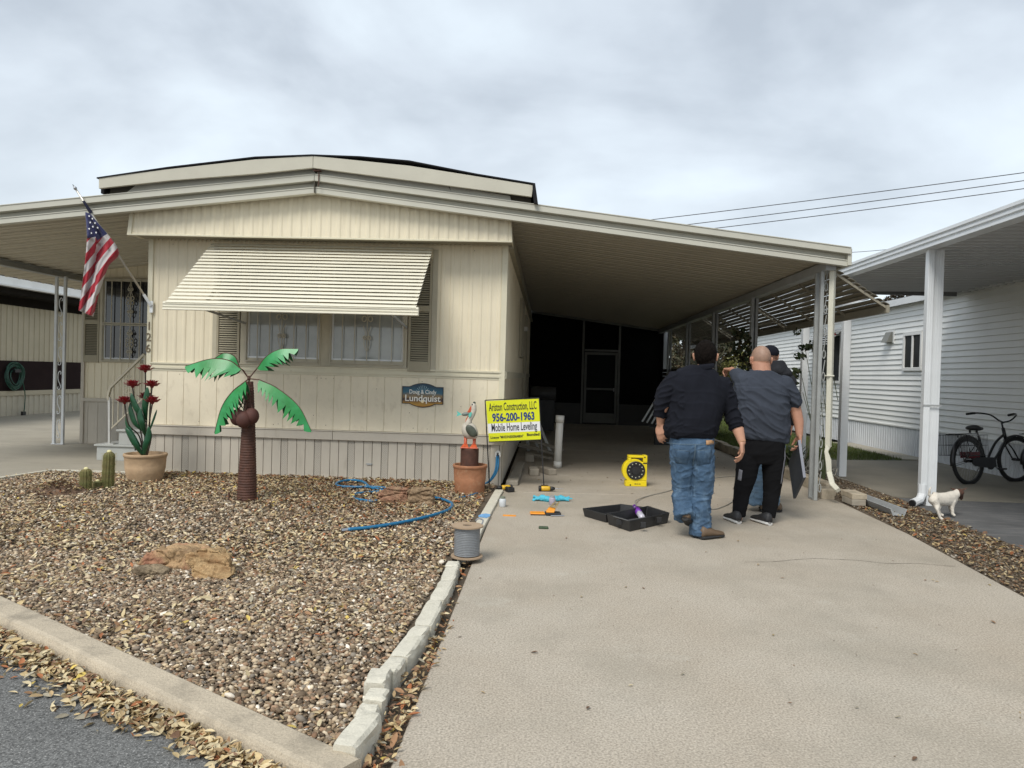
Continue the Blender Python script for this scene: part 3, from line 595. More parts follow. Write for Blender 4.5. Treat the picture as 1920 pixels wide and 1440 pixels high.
def sidewin(y0, y1, z0, z1, awn=False):
    f = MB().box(NX-.05,NX-.01,y0,y0+.06,z0,z1).box(NX-.05,NX-.01,y1-.06,y1,z0,z1).box(NX-.049,NX-.01,y0+.06,y1-.06,z0,z0+.07).box(NX-.049,NX-.01,y0+.06,y1-.06,z1-.06,z1).box(NX-.045,NX-.01,(y0+y1)/2-.025,(y0+y1)/2+.025,z0+.07,z1-.06)
    o = f.build('window', vfr, nb, bevel=.004)
    MB().box(NX-.02,NX-.014,y0+.06,(y0+y1)/2-.025,z0+.07,z1-.06).build('pane', sidepane, o); MB().box(NX-.02,NX-.014,(y0+y1)/2+.025,y1-.06,z0+.07,z1-.06).build('pane', sidepane, o)
    return o
sidewin(14.66, 15.42, 1.72, 2.50)
wd = sidewin(18.6, 20.0, 1.42, 2.7)
MB().box(NX-.03,NX-.01,15.85,16.22,2.32,2.60).build('vent_cover', vfr, nb, bevel=.003); MB().hexa([(NX-.16,15.9,2.34),(NX-.03,15.9,2.34),(NX-.03,16.17,2.34),(NX-.16,16.17,2.34),(NX-.06,15.9,2.56),(NX-.03,15.9,2.56),(NX-.03,16.17,2.56),(NX-.06,16.17,2.56)]).build('vent_hood', darkal, nb)
a_ = MB()
for i in range(9):
    t = i/9; a_.hexa([(NX-.08-.62*t,18.3,2.80-.62*t),(NX-.08-.62*t,20.2,2.80-.62*t),(NX-.19-.62*t,20.2,2.78-.62*t),(NX-.19-.62*t,18.3,2.78-.62*t),(NX-.08-.62*t,18.3,2.83-.62*t),(NX-.08-.62*t,20.2,2.83-.62*t),(NX-.19-.62*t,20.2,2.785-.62*t),(NX-.19-.62*t,18.3,2.785-.62*t)])
tag(a_.build('window_shade', M('grey_shade', (.33,.34,.34), .5, .05, 3), nb), kind='stuff')
MB().box(NX-.03,NX-.004,18.1,18.2,.18,.42).build('skirt_vent', blackm, nb)
MB().box(NX-.07,NX-.0,9.0,9.1,2.0,2.1).build('outlet_box', vfr, nb)
# neighbour's carport
nc = thing('neighbour_carport', (5,10,0), 'white aluminium carport with grooved gutter in front of the white neighbouring home', 'carport')
gut = MB(); pr = [(4.44,3.055),(4.44,3.085),(4.455,3.09),(4.455,3.11),(4.43,3.115),(4.43,3.14),(4.45,3.145),(4.45,3.165),(4.42,3.17),(4.42,3.205),(4.60,3.205),(4.60,3.055)]
for a, c in ((2.5,8.05),(8.053,13.25)):
    MB().prism(pr, 'y', a, c).build('gutter', alum, nc)
pan = None; y = 2.5; nsof = M('neighbour_soffit', (.50,.51,.51), .45, .05, 1)
while y < 13.2:
    if pan is None:
        p_ = [(0,0),(.005,-.02),(.04,-.02),(.045,0),(.1,0),(.105,-.009),(.12,-.009),(.124,0),(.2,0)]; n = len(p_)
        pan = MB().add([(4.6,y+a,3.075+c) for a,c in p_]+[(NX,y+a,3.115+c) for a,c in p_]+[(4.6,y,3.2),(NX,y,3.25),(NX,y+.2,3.25),(4.6,y+.2,3.2)], [(i,i+1,n+i+1,n+i) for i in range(n-1)]+[(2*n,2*n+1,2*n+2,2*n+3)]).build('roof_pan', nsof, nc)
    else: inst(pan, loc=(0,y-2.5,0))
    y += .2
MB().box(4.6,NX-.17,13.25,13.29,3.03,3.2).build('end_cap', M('end_cap_grey', (.16,.16,.16), .5), nc)
MB().box(4.52,4.60,13.30,13.36,2.98,3.04).build('bracket', alumg, nc)
def sqpost(x, y, w_=.1, grooves=True):
    b = MB().box(x,x+w_,y,y+w_,-.02,3.06)
    if grooves:
        for k in range(3): b.box(x+.012+k*.03,x+.024+k*.03,y-.004,y,-.02,3.05)
    return b.build('post', alum, nc, bevel=.004)
sqpost(4.60,8.93,.115); sqpost(4.53,11.35,.11,False); sqpost(4.53,13.12,.11,False)
ds = MB(); ds.box(4.515,4.59,8.90,8.975,.22,3.06)
for k in range(3): ds.box(4.523+k*.024,4.533+k*.024,8.896,8.90,.22,3.05)
ds.build('downspout', alum, nc, bevel=.004)
MB().tube([(4.553,8.935,.24),(4.55,8.93,.12),(4.50,8.89,.055),(4.38,8.80,.03)], [.05,.05,.048,.048], 10).build('downspout_elbow', alum, nc); MB().tube([(4.40,8.815,.0325),(4.36,8.785,.027)], .040, 10).build('elbow_mouth', blackm, nc)
MB().box(4.505,4.72,8.892,8.90,1.18,1.2).build('strap', alumg, nc)
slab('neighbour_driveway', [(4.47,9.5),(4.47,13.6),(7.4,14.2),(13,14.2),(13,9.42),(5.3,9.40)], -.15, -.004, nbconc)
slab('neighbour_asphalt', [(4.31,0),(4.31,7.2),(4.37,7.8),(4.47,9.49),(5.3,9.39),(13,9.41),(13,0)], -.15, -.016, asphw)
slab('lawn', [(4.56,13.62),(7.1,14.15),(7.1,60),(4.56,60)], -.15, -.01, M('lawn_soil', (.05,.06,.025), .9, .3, 8))
tag(MB().box(6.85,7.38,14.22,14.8,-.1,.012).box(6.9,7.38,14.82,15.5,-.1,.013).box(6.86,7.38,15.52,16.2,-.1,.012).box(6.9,7.38,16.22,17.0,-.1,.013).box(6.88,7.38,17.02,17.8,-.1,.012).build('wall_paving', walkm, bevel=.006), 'row of pale paving slabs along the foot of the white home', 'paving')
# left neighbour
ln = thing('left_neighbour_home', (-13.8,20,0), 'beige ribbed mobile home with white roof edges beyond the left patio cover', 'mobile home')
LX = -13.8; beige = M('beige_siding', (.46,.41,.30), .55, .06, 2)
b = MB(); pts = []; y = 12.0
while y < 40: pts += [(y,0),(y+.07,0),(y+.08,.02),(y+.16,.02),(y+.17,0)]; y += .2
n = len(pts); b.add([(LX+d, yy, 1.42) for yy, d in pts]+[(LX+d, yy, 2.84) for yy, d in pts], [(i,i+1,n+i+1,n+i) for i in range(n-1)]); b.build('siding', beige, ln)
b = MB(); b.add([(LX+.03+d, yy, 0) for yy, d in pts]+[(LX+.03+d, yy, .52) for yy, d in pts], [(i,i+1,n+i+1,n+i) for i in range(n-1)]); b.build('skirt', M('beige_skirt', (.50,.46,.37), .6, .06, 3), ln)
MB().box(LX-4,LX-.01,12,40,0,3.3).build('wall', M('brown_panel', (.035,.022,.02), .5, .15, 2), ln)
MB().box(LX-.01,LX+.07,12,40,.52,.64).build('skirt_rail', beige, ln)
MB().box(LX-.01,LX+.02,12,40,.64,1.42).build('brown_band', M('brown_band', (.022,.013,.013), .9, .15, 2, spec=.15), ln)
MB().box(LX-4,LX+.9,12,40,3.20,3.24).box(LX+.72,LX+.76,12,40,3.24,3.44).box(LX-4,LX+.5,12,40,3.56,3.62).build('roof_edge', M('white_roof_edge', (.74,.74,.72), .5, .05, 3), ln)
MB().box(LX-4,LX+.2,12,40,3.3,3.56).build('roof_fascia_brown', M('maroon_fascia', (.05,.03,.03), .5, .1, 3), ln)
MB().box(LX-4.2,LX+.3,12,40,3.62,3.74).hexa([(LX-4.4,12,3.74),(LX+.2,12,3.74),(LX+.2,40,3.74),(LX-4.4,40,3.74),(LX-4.4,12,4.1),(LX-1.5,12,4.1),(LX-1.5,40,4.1),(LX-4.4,40,4.1)]).build('roof', M('white_roof', (.72,.74,.74), .5, .05, 3), ln)
MB().box(LX-.02,LX+.03,12,40,2.84,3.19).box(LX+.03,LX+.7,12,40,3.05,3.20).build('eave_shade_panel', M('eave_shade', (.014,.012,.010), .9, spec=.1), ln)  # black colour paints in the shadow band below the roof
hc = thing('hose_coil', (-13.7,18.15,1), 'coiled green garden hose hanging on the beige home at the left edge', 'hose')
c = MB(); cc = Vector((-13.70,18.05,1.05))
for k in range(9):
    rr = random.uniform(.19,.30); o_ = Vector((.02*k*.3, random.uniform(-.05,.05), random.uniform(-.09,.02))); sq = random.uniform(1.0,1.35)
    c.tube([cc+o_+Vector((.02*math.sin(a*2), rr*math.cos(a), rr*sq*math.sin(a))) for a in [i*math.pi/10 for i in range(20)]], .013, 6, closed=True)
c.tube(curve_pts([cc+Vector((.05,.25,-.2)),cc+Vector((.05,.33,-.5)),cc+Vector((.06,.31,-.8)),cc+Vector((.07,.27,-1.0))],6), .013, 6); c.build('coil', greenhose, hc)
MB().box(-13.78,-13.6,17.95,18.15,1.12,1.2).build('hanger', blackm, hc)
MB().box(-13.66,-13.6,18.25,18.36,.0,.1).build('nozzle', blackm, hc)
# power lines
for k, (a, b_) in enumerate((((1925,319),(1200,411)),((1925,334),(1270,420)),((1925,349),(1320,427)),((1710,458.5),(1560,471)))):
    A, B = W(*a, 30), W(*b_, 34 if k < 3 else 30); d = B-A; A = A-d*.4; B = B+d*.4; pts = [A+(B-A)*t-Vector((0,0,.35*4*t*(1-t)*.35)) for t in [i/12 for i in range(13)]]
    tag(MB().tube(pts, .018 if k < 3 else .011, 5).build('power_line', M('wire_grey', (.06,.06,.065), .7)), ['uppermost of the three dark overhead lines crossing the sky at right','middle one of the three dark overhead lines at right','lowest of the three dark overhead lines at right','short faint wire in the gap between the two carport roofs'][k], 'power line', 'overhead power lines')
# ================================================================== SCATTERED STONES AND LEAVES
def inside(P, poly):
    x, y = P[:,0], P[:,1]; c = np.zeros(len(P), bool); n = len(poly); j = n-1
    for i in range(n):
        xi, yi = poly[i]; xj, yj = poly[j]
        k = ((yi > y) != (yj > y)) & (x < (xj-xi)*(y-yi)/(yj-yi+1e-12)+xi); c ^= k; j = i
    return c
def colmat(name, rough=.75, bump=0):
    mt = bpy.data.materials.new(name); mt.use_nodes = True; b = mt.node_tree.nodes['Principled BSDF']; b.inputs['Roughness'].default_value = rough; b.inputs['Specular IOR Level'].default_value = .22
    a = mt.node_tree.nodes.new('ShaderNodeAttribute'); a.attribute_name = 'tint'
    t = mt.node_tree.nodes.new('ShaderNodeTexCoord'); n = mt.node_tree.nodes.new('ShaderNodeTexNoise'); n.inputs['Scale'].default_value = 90; n.inputs['Detail'].default_value = 3
    r = mt.node_tree.nodes.new('ShaderNodeMapRange'); r.inputs[3].default_value = .7; r.inputs[4].default_value = 1.3
    x = mt.node_tree.nodes.new('ShaderNodeMix'); x.data_type = 'RGBA'; x.blend_type = 'MULTIPLY'; x.inputs[0].default_value = 1
    L = mt.node_tree.links.new; L(t.outputs['Object'], n.inputs[0]); L(n.outputs[0], r.inputs[0]); L(a.outputs['Color'], x.inputs[6]); L(r.outputs[0], x.inputs[7]); L(x.outputs[2], b.inputs['Base Color']); return mt
def rotmats(n, tilt):
    a = rng.uniform(0, 2*np.pi, n); t = rng.normal(0, tilt, n); p = rng.normal(0, tilt, n)
    ca, sa, ct, st, cp, sp_ = np.cos(a), np.sin(a), np.cos(t), np.sin(t), np.cos(p), np.sin(p)
    Rz = np.zeros((n,3,3)); Rz[:,0,0]=ca; Rz[:,0,1]=-sa; Rz[:,1,0]=sa; Rz[:,1,1]=ca; Rz[:,2,2]=1
    Rx = np.zeros((n,3,3)); Rx[:,0,0]=1; Rx[:,1,1]=ct; Rx[:,1,2]=-st; Rx[:,2,1]=st; Rx[:,2,2]=ct
    Ry = np.zeros((n,3,3)); Ry[:,1,1]=1; Ry[:,0,0]=cp; Ry[:,0,2]=sp_; Ry[:,2,0]=-sp_; Ry[:,2,2]=cp
    return Rx@Ry@Rz
def bulk(name, base_v, base_f, pos, scl, R, tint, mat, smooth=True):
    n, k = len(pos), len(base_v)
    V = (base_v[None]*scl[:,None,:])@np.transpose(R, (0,2,1))+pos[:,None,:]
    F = (np.array(base_f)[None]+(np.arange(n)*k)[:,None,None]).reshape(-1, len(base_f[0]))
    me = bpy.data.meshes.new(name); me.vertices.add(n*k); me.vertices.foreach_set('co', V.reshape(-1).astype(np.float32))
    q = F.shape[1]; me.loops.add(F.size); me.loops.foreach_set('vertex_index', F.reshape(-1).astype(np.int32)); me.polygons.add(len(F)); me.polygons.foreach_set('loop_start', np.arange(0, F.size, q, dtype=np.int32))
    me.polygons.foreach_set('use_smooth', np.full(len(F), smooth)); me.update()
    at = me.color_attributes.new('tint', 'FLOAT_COLOR', 'POINT'); C = np.ones((n, k, 4), np.float32); C[:,:,:3] = tint[:,None,:]; at.data.foreach_set('color', C.reshape(-1))
    me.materials.append(mat); o = bpy.data.objects.new(name, me); COL.objects.link(o); return o
import bmesh
bm = bmesh.new(); bmesh.ops.create_icosphere(bm, subdivisions=1, radius=1); IV = np.array([v.co[:] for v in bm.verts]); IF = [[v.index for v in f.verts] for f in bm.faces]; bm.free()
def nz(P, s, seed=0.): return np.array([mn.noise(Vector((p[0]*s+seed, p[1]*s-seed, seed))) for p in P])
STC = np.array([(.40,.315,.215),(.28,.205,.13),(.19,.14,.09),(.11,.08,.055),(.48,.40,.29),(.29,.19,.12),(.23,.185,.14),(.64,.57,.47),(.14,.10,.065),(.25,.15,.09),(.50,.39,.25),(.20,.17,.135)])
STP = np.array([.13,.15,.15,.11,.09,.10,.09,.05,.08,.045,.04,.05]); STP = STP/STP.sum()
def pebbles(name, poly, n, size, z0, sz=.0045, bright=1., lift=None):
    xs = np.array(poly); P = rng.uniform(xs.min(0), xs.max(0), (n*3, 2)); P = P[inside(P, poly)][:n]; n = len(P)
    s = rng.lognormal(math.log(size), .28, n); z = z0+rng.uniform(0, sz, n)+.5*s*.5
    if lift is not None: z += lift(P)
    pos = np.c_[P, z]; scl = np.c_[s*rng.uniform(.85,1.35,n), s*rng.uniform(.6,1.,n), s*rng.uniform(.32,.65,n)]
    c = STC[rng.choice(len(STC), n, p=STP)]*rng.uniform(.7,1.35,(n,1))*bright*1.08
    return bulk(name, IV, IF, pos, scl, rotmats(n, .35), c, colmat(name+'_stone', .7))
def bedlift(P): return .012*nz(P, .9, 3.)+.010
near = [p for p in BED]; NEARP = [(-.74,2.62),(-3.13,4.07),(-4.1,4.66),(-4.1,5.2),(-.70,5.2)]
FARP = [(-4.1,4.66),(-6.5,6.13),(-6.46,8.3),(-6.33,8.95),(-5.3,9.0),(-5.2,9.15),(-.60,9.15),(-.66,8.3),(-.72,5.2),(-4.1,5.2)]
tag(pebbles('gravel', NEARP, 27000, .0108, .0, .008, lift=bedlift), 'mixed brown and cream river pebbles covering the near part of the bed', kind='stuff')
tag(pebbles('gravel', FARP, 34000, .0132, .0, .008, lift=bedlift), 'mixed brown and cream river pebbles covering the far part of the bed', kind='stuff')
STRIP = [(3.24,1.5),(3.33,5.1),(3.53,7.1),(3.62,9.0),(3.72,9.3),(3.72,13),(4.5,13),(4.5,11.7),(4.45,9.5),(4.34,7.8),(4.28,7.2),(4.28,1.5)]
tag(pebbles('gravel', STRIP, 17000, .0095, -.012, .006, .55), 'dark gravel in the strip between the two driveways', kind='stuff')
# leaves: pointed ovals, folded along the midrib
LV = np.array([(-1,0,0),(-.55,-.33,.10),(0,-.45,.14),(.55,-.30,.10),(1,0,.05),(.55,.30,.10),(0,.45,.14),(-.55,.33,.10),(0,0,0),(-.5,0,0),(.5,0,.01)]); LF = [[0,1,9],[1,2,9],[2,8,9],[2,10,8],[2,3,10],[3,4,10],[4,5,10],[5,6,10],[6,8,10],[6,9,8],[6,7,9],[7,0,9]]
LC = np.array([(.50,.38,.20),(.58,.47,.28),(.42,.30,.16),(.30,.17,.09),(.36,.14,.06),(.62,.52,.33),(.22,.13,.08),(.60,.45,.12),(.34,.30,.22)]); 
def leaves(name, P, size, z0, zs, wts, tilt=.35, bright=1.):
    n = len(P); s = rng.lognormal(math.log(size), .22, n); w_ = np.array(wts, float); w_ /= w_.sum()
    pos = np.c_[P, z0+rng.uniform(0, 1, n)*zs]; scl = np.c_[s, s*rng.uniform(.75,1.1,n), s*rng.uniform(.6,2.2,n)]
    c = LC[rng.choice(len(LC), n, p=w_)]*rng.uniform(.75,1.15,(n,1))*bright
    return bulk(name, LV, LF, pos, scl, rotmats(n, tilt), c, colmat(name+'_leaf', .65))
WT = [3,3.5,3,1.5,.8,2.5,1,.5,1]; WR = [2,1.2,3,3.5,1.4,1,2.5,.3,1]
def rnd(poly, n): xs = np.array(poly); P = rng.uniform(xs.min(0), xs.max(0), (n*4, 2)); return P[inside(P, poly)][:n]
P = rnd(FARP+[], 17000); k = nz(P, .8, 9.)+rng.normal(0,.25,len(P)); P = P[(k > .02)]
tag(leaves('bed_leaves', P, .019, .022, .022, [3,3,3,1.5,1,3.5,1.5,.25,1.5], .4), 'dry tan leaves lying over the gravel bed', kind='stuff')
P = np.c_[rng.normal(-1.9, .8, 3600), rng.normal(8.0, .75, 3600)]; P = P[inside(P, FARP)]
P = np.r_[P, np.c_[rng.uniform(-5.1,-.8,2400), 9.17-np.abs(rng.normal(0,.22,2400))]]; tag(leaves('red_leaves', P, .022, .022, .03, WR, .45, .85), 'reddish brown leaves heaped before the skirting and around the palm', kind='stuff')
P = rnd(NEARP, 2600); k = nz(P, 1.1, 4.)+rng.normal(0,.25,len(P)); P = P[k > .12]
tag(leaves('bed_leaves', P, .020, .024, .016, WT), 'scattered dry leaves on the near gravel', kind='stuff')
# leaf drift along the kerb
n = 5600; T = rng.uniform(-6, .12, n); off = .165+np.abs(rng.normal(0, 1, n))*(.095+.03*np.sin(T*2.1)+.02*np.sin(T*5+1)); keep = rng.uniform(0,1,n) < np.clip(1.25-(off-.16)*2.2, .0, 1)
P = np.array([kerbpt(t, o) for t, o in zip(T[keep], off[keep])]); hz_ = np.clip(.04*(1-(off[keep]-.16)/.22), 0.004, .04)
o = leaves('kerb_leaves', P, .0205, -.008, 0, [3,3.5,3,1.5,.8,3.2,1.2,.25,1.2], .42, 1.0)
V = np.empty(len(o.data.vertices)*3, np.float32); o.data.vertices.foreach_get('co', V); V = V.reshape(-1, 11, 3); V[:,:,2] += (rng.uniform(0,1,len(P))*hz_)[:,None]; o.data.vertices.foreach_set('co', V.reshape(-1)); tag(o, 'drift of tan fallen leaves along the foot of the kerb', kind='stuff')
P = np.array([kerbpt(t, o) for t, o in zip(rng.uniform(-4, .3, 36), rng.uniform(.38, 1.2, 36))]); tag(leaves('street_leaves', P, .022, -.006, .004, WT, .15), 'odd leaves lying on the asphalt', kind='stuff')
# leaves in the gap between blocks and driveway
n = 900; Y_ = rng.uniform(2.2, 5.4, n)**1; X_ = -.565+rng.normal(0, .022, n)-.03*(Y_ < 3.4)+rng.uniform(0,.06,n)*(Y_ < 4.2); k = rng.uniform(0,1,n) < np.clip((4.6-Y_)/1.6, .12, 1)
tag(leaves('gap_leaves', np.c_[X_, Y_][k], .018, -.012, .03, WR, .4), 'leaves caught between the edging blocks and the driveway', kind='stuff')
P = np.array([(G(*p).x, G(*p).y) for p in [(1280,1266),(1103,1330),(1183,1287),(1684,1347),(1607,1329),(1716,1229),(1481,1321),(1450,1192),(1137,1047),(1422,1060),(1467,1085),(1735,1089),(1749,1089),(1757,1092),(1638,1098),(1862,1168),(1855,1098),(1324,1036),(862,1195),(800,1215),(900,1085),(905,1300),(1002,1225),(1173,1102),(1206,1104),(1350,1010),(1384,1015),(1440,1011),(1010,900),(1130,905),(1220,950),(1128,990),(1062,1010),(1715,1425),(960,1040),(1090,1120)]]); 
tag(leaves('driveway_leaves', P, .016, .004, .003, [1,1,2,2,1,1,2,1,1], .15, .8), 'few small leaves and bits on the driveway', kind='stuff')
P = rnd([(3.3,5),(3.5,7),(3.7,9.3),(4.4,9.3),(4.3,7),(4.25,5)], 1500); tag(leaves('strip_leaves', P, .02, .004, .01, WR, .35, .75), 'brown leaves on the dark gravel strip', kind='stuff')
P = rnd([(-.3,8.8),(3.4,8.9),(3.4,20),(-.3,20)], 150); tag(leaves('floor_litter', P, .014, .004, .004, [0,0,1,2,1,0,4,0,1], .3, .45), 'dark leaf bits scattered on the shaded carport floor', kind='stuff')
P = rnd([(-.45,2.2),(3.2,2.2),(3.4,8.6),(-.45,8.6)], 90); tag(leaves('driveway_litter', P, .006, .002, .002, [1,1,2,2,1,1,3,0,1], .3, .6), 'tiny bits and crumbs on the sunlit driveway', kind='stuff')
# grass blades
GV = np.array([(-.5,0,0),(.5,0,0),(.32,.12,.55),(-.32,.12,.55),(0,.35,1.)]); GF = [[0,1,2],[0,2,3],[3,2,4]]
def grass(name, P, h, wd, label):
    n = len(P); pos = np.c_[P, np.full(n, -.012)]; scl = np.c_[np.full(n, wd)*rng.uniform(.7,1.3,n), h*rng.uniform(.5,1.2,n), h*rng.uniform(.6,1.3,n)]
    c = np.array([(.075,.12,.03)])*rng.uniform(.6,1.5,(n,1)); c[:,0] += rng.uniform(0,.04,n)
    tag(bulk(name, GV, GF, pos, scl, rotmats(n, .25), c, colmat(name+'_blade', .6), False), label, kind='stuff')
grass('grass', rnd([(4.58,13.65),(6.85,14.15),(6.85,26),(4.58,26)], 26000), .07, .008, 'short green lawn beside the white home')
grass('weeds', rnd([(3.72,12.5),(4.5,12.6),(4.5,20),(3.72,20)], 7000), .12, .010, 'rough green weeds behind the driveway kerb')
# ================================================================== THINGS IN THE BED
def rock(name, c, r, rz, seed, mat, label, flat=.0, cut=0, tiltx=0):
    bm = bmesh.new(); bmesh.ops.create_icosphere(bm, subdivisions=4, radius=1); R = Matrix.Rotation(rz, 3, 'Z') @ Matrix.Rotation(tiltx, 3, 'X')
    rr = random.Random(seed); planes = [(Vector((rr.gauss(0,1), rr.gauss(0,1), rr.gauss(0,.8))).normalized(), rr.uniform(.5,.8)) for _ in range(13)]+[(Vector((.1,0,1)).normalized(), .62)]
    for v in bm.verts:
        p = v.co.copy()
        for nn, d in planes:
            q = p.dot(nn)
            if q > d: p -= nn*(q-d)*.97
        k = .10*mn.noise(p*2.2+Vector((seed,0,0)))+.05*mn.noise(p*6+Vector((0,seed,0)))+.035*mn.noise(Vector((p.x*3, p.y*3, p.z*14+seed)))+.02*mn.noise(p*15)
        p = p*(1+k); v.co = R @ Vector((p.x*r[0], p.y*r[1], p.z*r[2]))
    me = bpy.data.meshes.new(name); bm.to_mesh(me); bm.free(); me.polygons.foreach_set('use_smooth', [True]*len(me.polygons)); me.materials.append(mat)
    o = bpy.data.objects.new(name, me); COL.objects.link(o); o.location = c
    try: me.set_sharp_from_angle(angle=math.radians(34))
    except Exception: pass
    return tag(o, label, 'rock')
ROCKS = 1
rock('sandstone_rock', (-5.05,7.95,.03), (.05,.05,.11), .1, 9, rockr, 'small brown stone between the two upright cacti')
# soil mound
b = MB(); rings = []
for j in range(7):
    q = j/6; rings.append([Vector((-5.22+.34*(1-q)*math.cos(a)*(1+.12*math.sin(3*a)), 7.55+.26*(1-q)*math.sin(a)+.05*q, -.01+.14*math.sin(q*1.5)+.016*mn.noise(Vector((math.cos(a)*3,math.sin(a)*3,q*5))))) for a in [k*math.pi/14 for k in range(28)]])
tag(b.loft(rings).build('soil_mound', M('mound_soil', (.16,.10,.065), .95, .35, 12, .02, 35), smooth=True), 'low brown mound of soil left of the cacti', 'soil mound')
P = np.c_[rng.normal(-5.22,.17,420), rng.normal(7.5,.13,420)]; rr_ = np.hypot((P[:,0]+5.22)/.34,(P[:,1]-7.55)/.26); P = P[rr_ < .9]; rr_ = rr_[rr_ < .9]
o = leaves('mound_leaves', P, .018, 0, 0, WR, .4, .7); V = np.empty(len(o.data.vertices)*3, np.float32); o.data.vertices.foreach_get('co', V); V = V.reshape(-1,11,3); V[:,:,2] += (.135*np.sin((1-rr_)*1.5)+.008)[:,None]; o.data.vertices.foreach_set('co', V.reshape(-1)); tag(o, 'dead leaves and twigs on the soil mound', kind='stuff')
# cacti
def cactus(x, y, r, h, label, lean=0):
    c = thing('cactus', (x,y,0), label, 'cactus'); b = MB(); n = 48; rings = []; K = 22
    mt = overlay(M('cactus_skin', (.12,.12,.035), .75, .2, 10, .002, 80), (.22,.12,.06), 9, .45, .8, .7, (.3,.3,1.6))
    for j in range(K+1):
        q = j/K; z = h*q; rad = r*(1.02-.12*abs(q-.3)) if q < .88 else r*.93*math.sqrt(max(0,1-((q-.88)/.125)**2))
        rad *= 1+.035*math.sin(z*70)*(q < .85); rad = max(rad, .004)
        rings.append([(x+lean*q+rad*(1+.10*math.cos(12*a))*math.cos(a), y+rad*(1+.10*math.cos(12*a))*math.sin(a), z-.01) for a in [k*2*math.pi/n for k in range(n)]])
    b.loft(rings).build('stem', mt, c, smooth=True)
    s = MB()
    for k in range(12):
        a = (k)*2*math.pi/12
        for j in range(int(h/.016)):
            z = .02+j*.016; rad = r*1.08
            if z > h*.93: continue
            for t in range(3):
                aa = a+random.uniform(-.25,.25); dx = math.cos(aa)*.022; dy = math.sin(aa)*.022; X, Y_ = x+lean*z/h+rad*math.cos(a), y+rad*math.sin(a)
                s.add([(X,Y_,z-.0008),(X,Y_,z+.0008),(X+dx,Y_+dy,z+random.uniform(-.012,.014))], [(0,1,2)])
    tag(s.build('spines', M('spines', (.45,.38,.16), .7, .2, 9), c), kind='stuff')
    MB().ell((x+lean,y,h-.012), (r*.45,r*.45,.02), 12, 6).build('wool_crown', M('cactus_wool', (.72,.66,.36), .9, .1, 30), c, smooth=True)
cactus(-4.90,7.92,.058,.44,'tall ribbed column cactus, the taller of the two beside the soil mound', .012); cactus(-5.01,7.70,.055,.27,'short ribbed column cactus with pale woolly top nearest the soil mound'); cactus(-4.99,7.88,.045,.11,'tiny round cactus between the two upright ones')
# pots
def pot(x, y, r, h, mat, label, taper=.8):
    p = thing('plant_pot', (x,y,0), label, 'plant pot')
    MB().lathe([(r*taper*.93,-.01),(r*taper,.0),(r*(taper+.03),.02),(r*.90,h*.3),(r*.965,h*.52),(r*.955,h*.53),(r*.99,h*.86),(r*1.0,h*.88),(r*1.03,h*.9),(r*1.045,h*.95),(r*1.03,h*.995),(r*1.0,h),(r*.93,h),(r*.91,h*.97),(r*.89,h*.85)], (x,y,0), 48).build('bowl', mat, p, smooth=True)
    MB().lathe([(r*.9,h*.80),(.01,h*.83)], (x,y,0), 32).build('soil', dirtm, p); return p
pot(-4.825,8.55,.235,.345,terra2,'wide pale terracotta pot holding the red metal flowers',.80); pot(-.875,8.54,.197,.345,terra,'orange brown terracotta pot under the pelican figure',.88)
# metal flowers
red = M('red_petal_metal', (.20,.010,.014), .35, .25, 25); green_d = overlay(M('dark_green_metal', (.012,.07,.03), .35, .25, 9), (.05,.12,.06), 7, .5, .8, .5); stemm = M('dark_stem', (.03,.02,.012), .5, .2, 20)
fl = thing('metal_flowers', (-4.825,8.55,.28), 'red metal flowers with dark green leaves standing in the pale pot', 'garden ornament')
def leafsheet(pts, wd, mat, name, parent, side, cup=.25):
    pts = curve_pts(pts, 5); n = len(pts); b = MB(); side = Vector(side); rows = []
    for i, p in enumerate(pts):
        q = i/(n-1); ww = wd*math.sin(math.pi*min(1,q*.9+.07))**.75; t = (pts[min(i+1,n-1)]-pts[max(i-1,0)]).normalized(); nn = t.cross(side).normalized()
        rows.append([p-side*ww+nn*ww*cup, p-side*ww*.5+nn*ww*cup*.3, p, p+side*ww*.5+nn*ww*cup*.3, p+side*ww+nn*ww*cup])
    b.add([v for r in rows for v in r], [(i*5+k,i*5+k+1,i*5+5+k+1,i*5+5+k) for i in range(n-1) for k in range(4)])
    o = b.build(name, mat, parent, smooth=True); s = o.modifiers.new('thick','SOLIDIFY'); s.thickness = .003; return o
